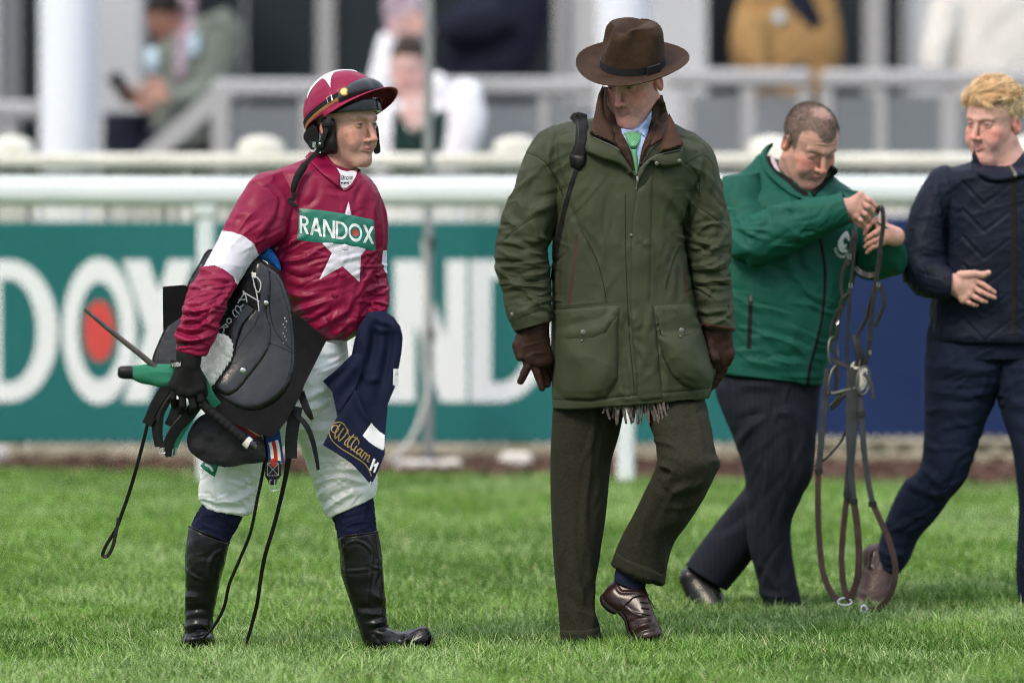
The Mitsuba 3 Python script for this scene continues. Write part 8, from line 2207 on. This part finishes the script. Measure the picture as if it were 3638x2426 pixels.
hm, hc_ = hand([at(955, 290, d - .2, 'O')], [at(x0, 250, d - .2, 'O') for x0 in (928, 942, 956, 970)], [[at(x0, 228, d - .21, 'O'), at(x0 + 4, 214, d - .19, 'O')] for x0 in (930, 944, 957, 969)], [at(935, 280, d - .21, 'O'), at(920, 255, d - .21, 'O')], h=.004, color=(.58, .36, .30))
add('hand', hm, 'm_skin', color=hc_, parent=t)

d = 39.2
t = spectator('person in a pale lilac shirt, topmost beside the grey pole', d, (940, -58), 10, 20, (.52, .31, .25), 'm_hair_dark', 1.05, (930, 20), 45)
cloth(t, 'shirt', [loft('O', [(900, -20, 965, -20, .05, .07), (880, 10, 985, 10, .05, .10), (885, 60, 985, 60, .05, .11), (880, 200, 990, 200, .05, .12)], d, .012, 40)], 'm_lilac_pink', seed=9)
cloth(t, 'sleeve', [loft('O', [(878, 70, 925, 100, -.05, .05), (862, 120, 912, 150, -.08, .055), (846, 190, 900, 200, -.1, .06), (848, 260, 900, 262, -.1, .06)], d, .012, 32, round_ends=(.03, 0))], 'm_white_shirt', seed=11)
hm, hc_ = hand([at(985, 72, d - .12, 'O')], [at(945, y, d - .13, 'O') for y in (38, 50, 62, 74)], [[at(918, y + 3, d - .14, 'O'), at(896, y + 8, d - .13, 'O')] for y in (40, 52, 64, 74)], [at(970, 45, d - .14, 'O'), at(940, 30, d - .14, 'O')], h=.004, color=(.55, .32, .26))
add('hand', hm, 'm_skin', color=hc_, parent=t)

d = 40.6
t = spectator('person in a dark navy suit right of the grey pole', d, (1130, -95), -30, 20, (.5, .3, .24), 'm_hair_dark', 1.05, (1150, -20), 47)
cloth(t, 'suit', [loft('O', [(1120, -40, 1230, -60, .08, .1), (1060, 0, 1262, -20, .08, .14), (1020, 60, 1256, 60, .08, .15), (1010, 120, 1235, 120, .08, .15), (1015, 200, 1205, 200, .08, .15), (1030, 420, 1190, 420, .08, .14)], d, .012, 40),
                   loft('O', [(1130, -10, 1190, 70, -.05, .09), (1060, 20, 1090, 100, -.1, .085), (1000, 40, 1020, 96, -.14, .06)], d, .012, 32)], 'm_suit_navy', seed=13)

d = 41.1
t = spectator('person in a tan jacket with dark shoulder patch right of the brown hat', d, (1790, -90), 8, 10, (.5, .3, .24), 'm_hair_dark', 1.05, (1805, 0), 49)
m = cloth(t, 'jacket', [loft('O', [(1740, -50, 1870, -50, .06, .1), (1700, 0, 1915, 0, .06, .13), (1682, 60, 1928, 60, .06, .14), (1680, 120, 1932, 120, .06, .15), (1698, 180, 1920, 180, .06, .15), (1730, 236, 1880, 236, .06, .14)], d, .012, 40),
                        loft('O', [(1690, 20, 1760, 40, -.05, .08), (1684, 100, 1760, 100, -.1, .08), (1720, 150, 1770, 185, -.14, .06)], d, .012, 32)], 'm_tan', seed=15)
ff = Front(m, cell=.008)
add('shoulder_patch', patch(poly('O', [(1800, -25), (1852, -25), (1876, 20), (1890, 50), (1868, 72), (1838, 44), (1806, 14)], d), ff, .015, .02, .015), 'm_suit_navy', 40, parent=t)
add('badge', patch(Point(*xz('O', [(1788, 42)], d)[0]).buffer(.035), ff, .02, .01, .012), 'm_pale_blue', 40, parent=t)
add('cuff', patch(poly('O', [(1800, 150), (1840, 142), (1862, 165), (1830, 180), (1800, 176)], d), ff, .02, .02, .015), 'm_suit_navy', 40, parent=t)
cloth(t, 'trousers', [loft('O', [(1738, 230, 1800, 230, .04, .09), (1738, 330, 1796, 330, .04, .08), (1742, 520, 1790, 520, .04, .07)], d, .012, 24), loft('O', [(1800, 230, 1870, 230, .06, .09), (1804, 330, 1866, 330, .06, .08), (1808, 520, 1860, 520, .06, .07)], d, .012, 24)], 'm_pale_blue', seed=16)

d = 40.9
t = spectator('person in a loose off white coat at the top right corner', d, (2260, -110), -20, 8, (.5, .3, .24), 'm_hair_dark', 1.05, (2270, -30), 51)
cloth(t, 'coat', [loft('O', [(2200, -70, 2350, -70, .06, .1), (2150, -20, 2410, -20, .06, .14), (2165, 60, 2420, 60, .06, .15), (2168, 140, 2415, 140, .06, .16), (2166, 205, 2400, 205, .06, .16), (2180, 330, 2390, 330, .06, .15)], d, .012, 40),
                   loft('O', [(2150, -30, 2210, 10, -.02, .09), (2130, 60, 2200, 60, -.04, .085), (2118, 150, 2172, 155, -.08, .07)], d, .012, 32)], 'm_off_white', seed=18)
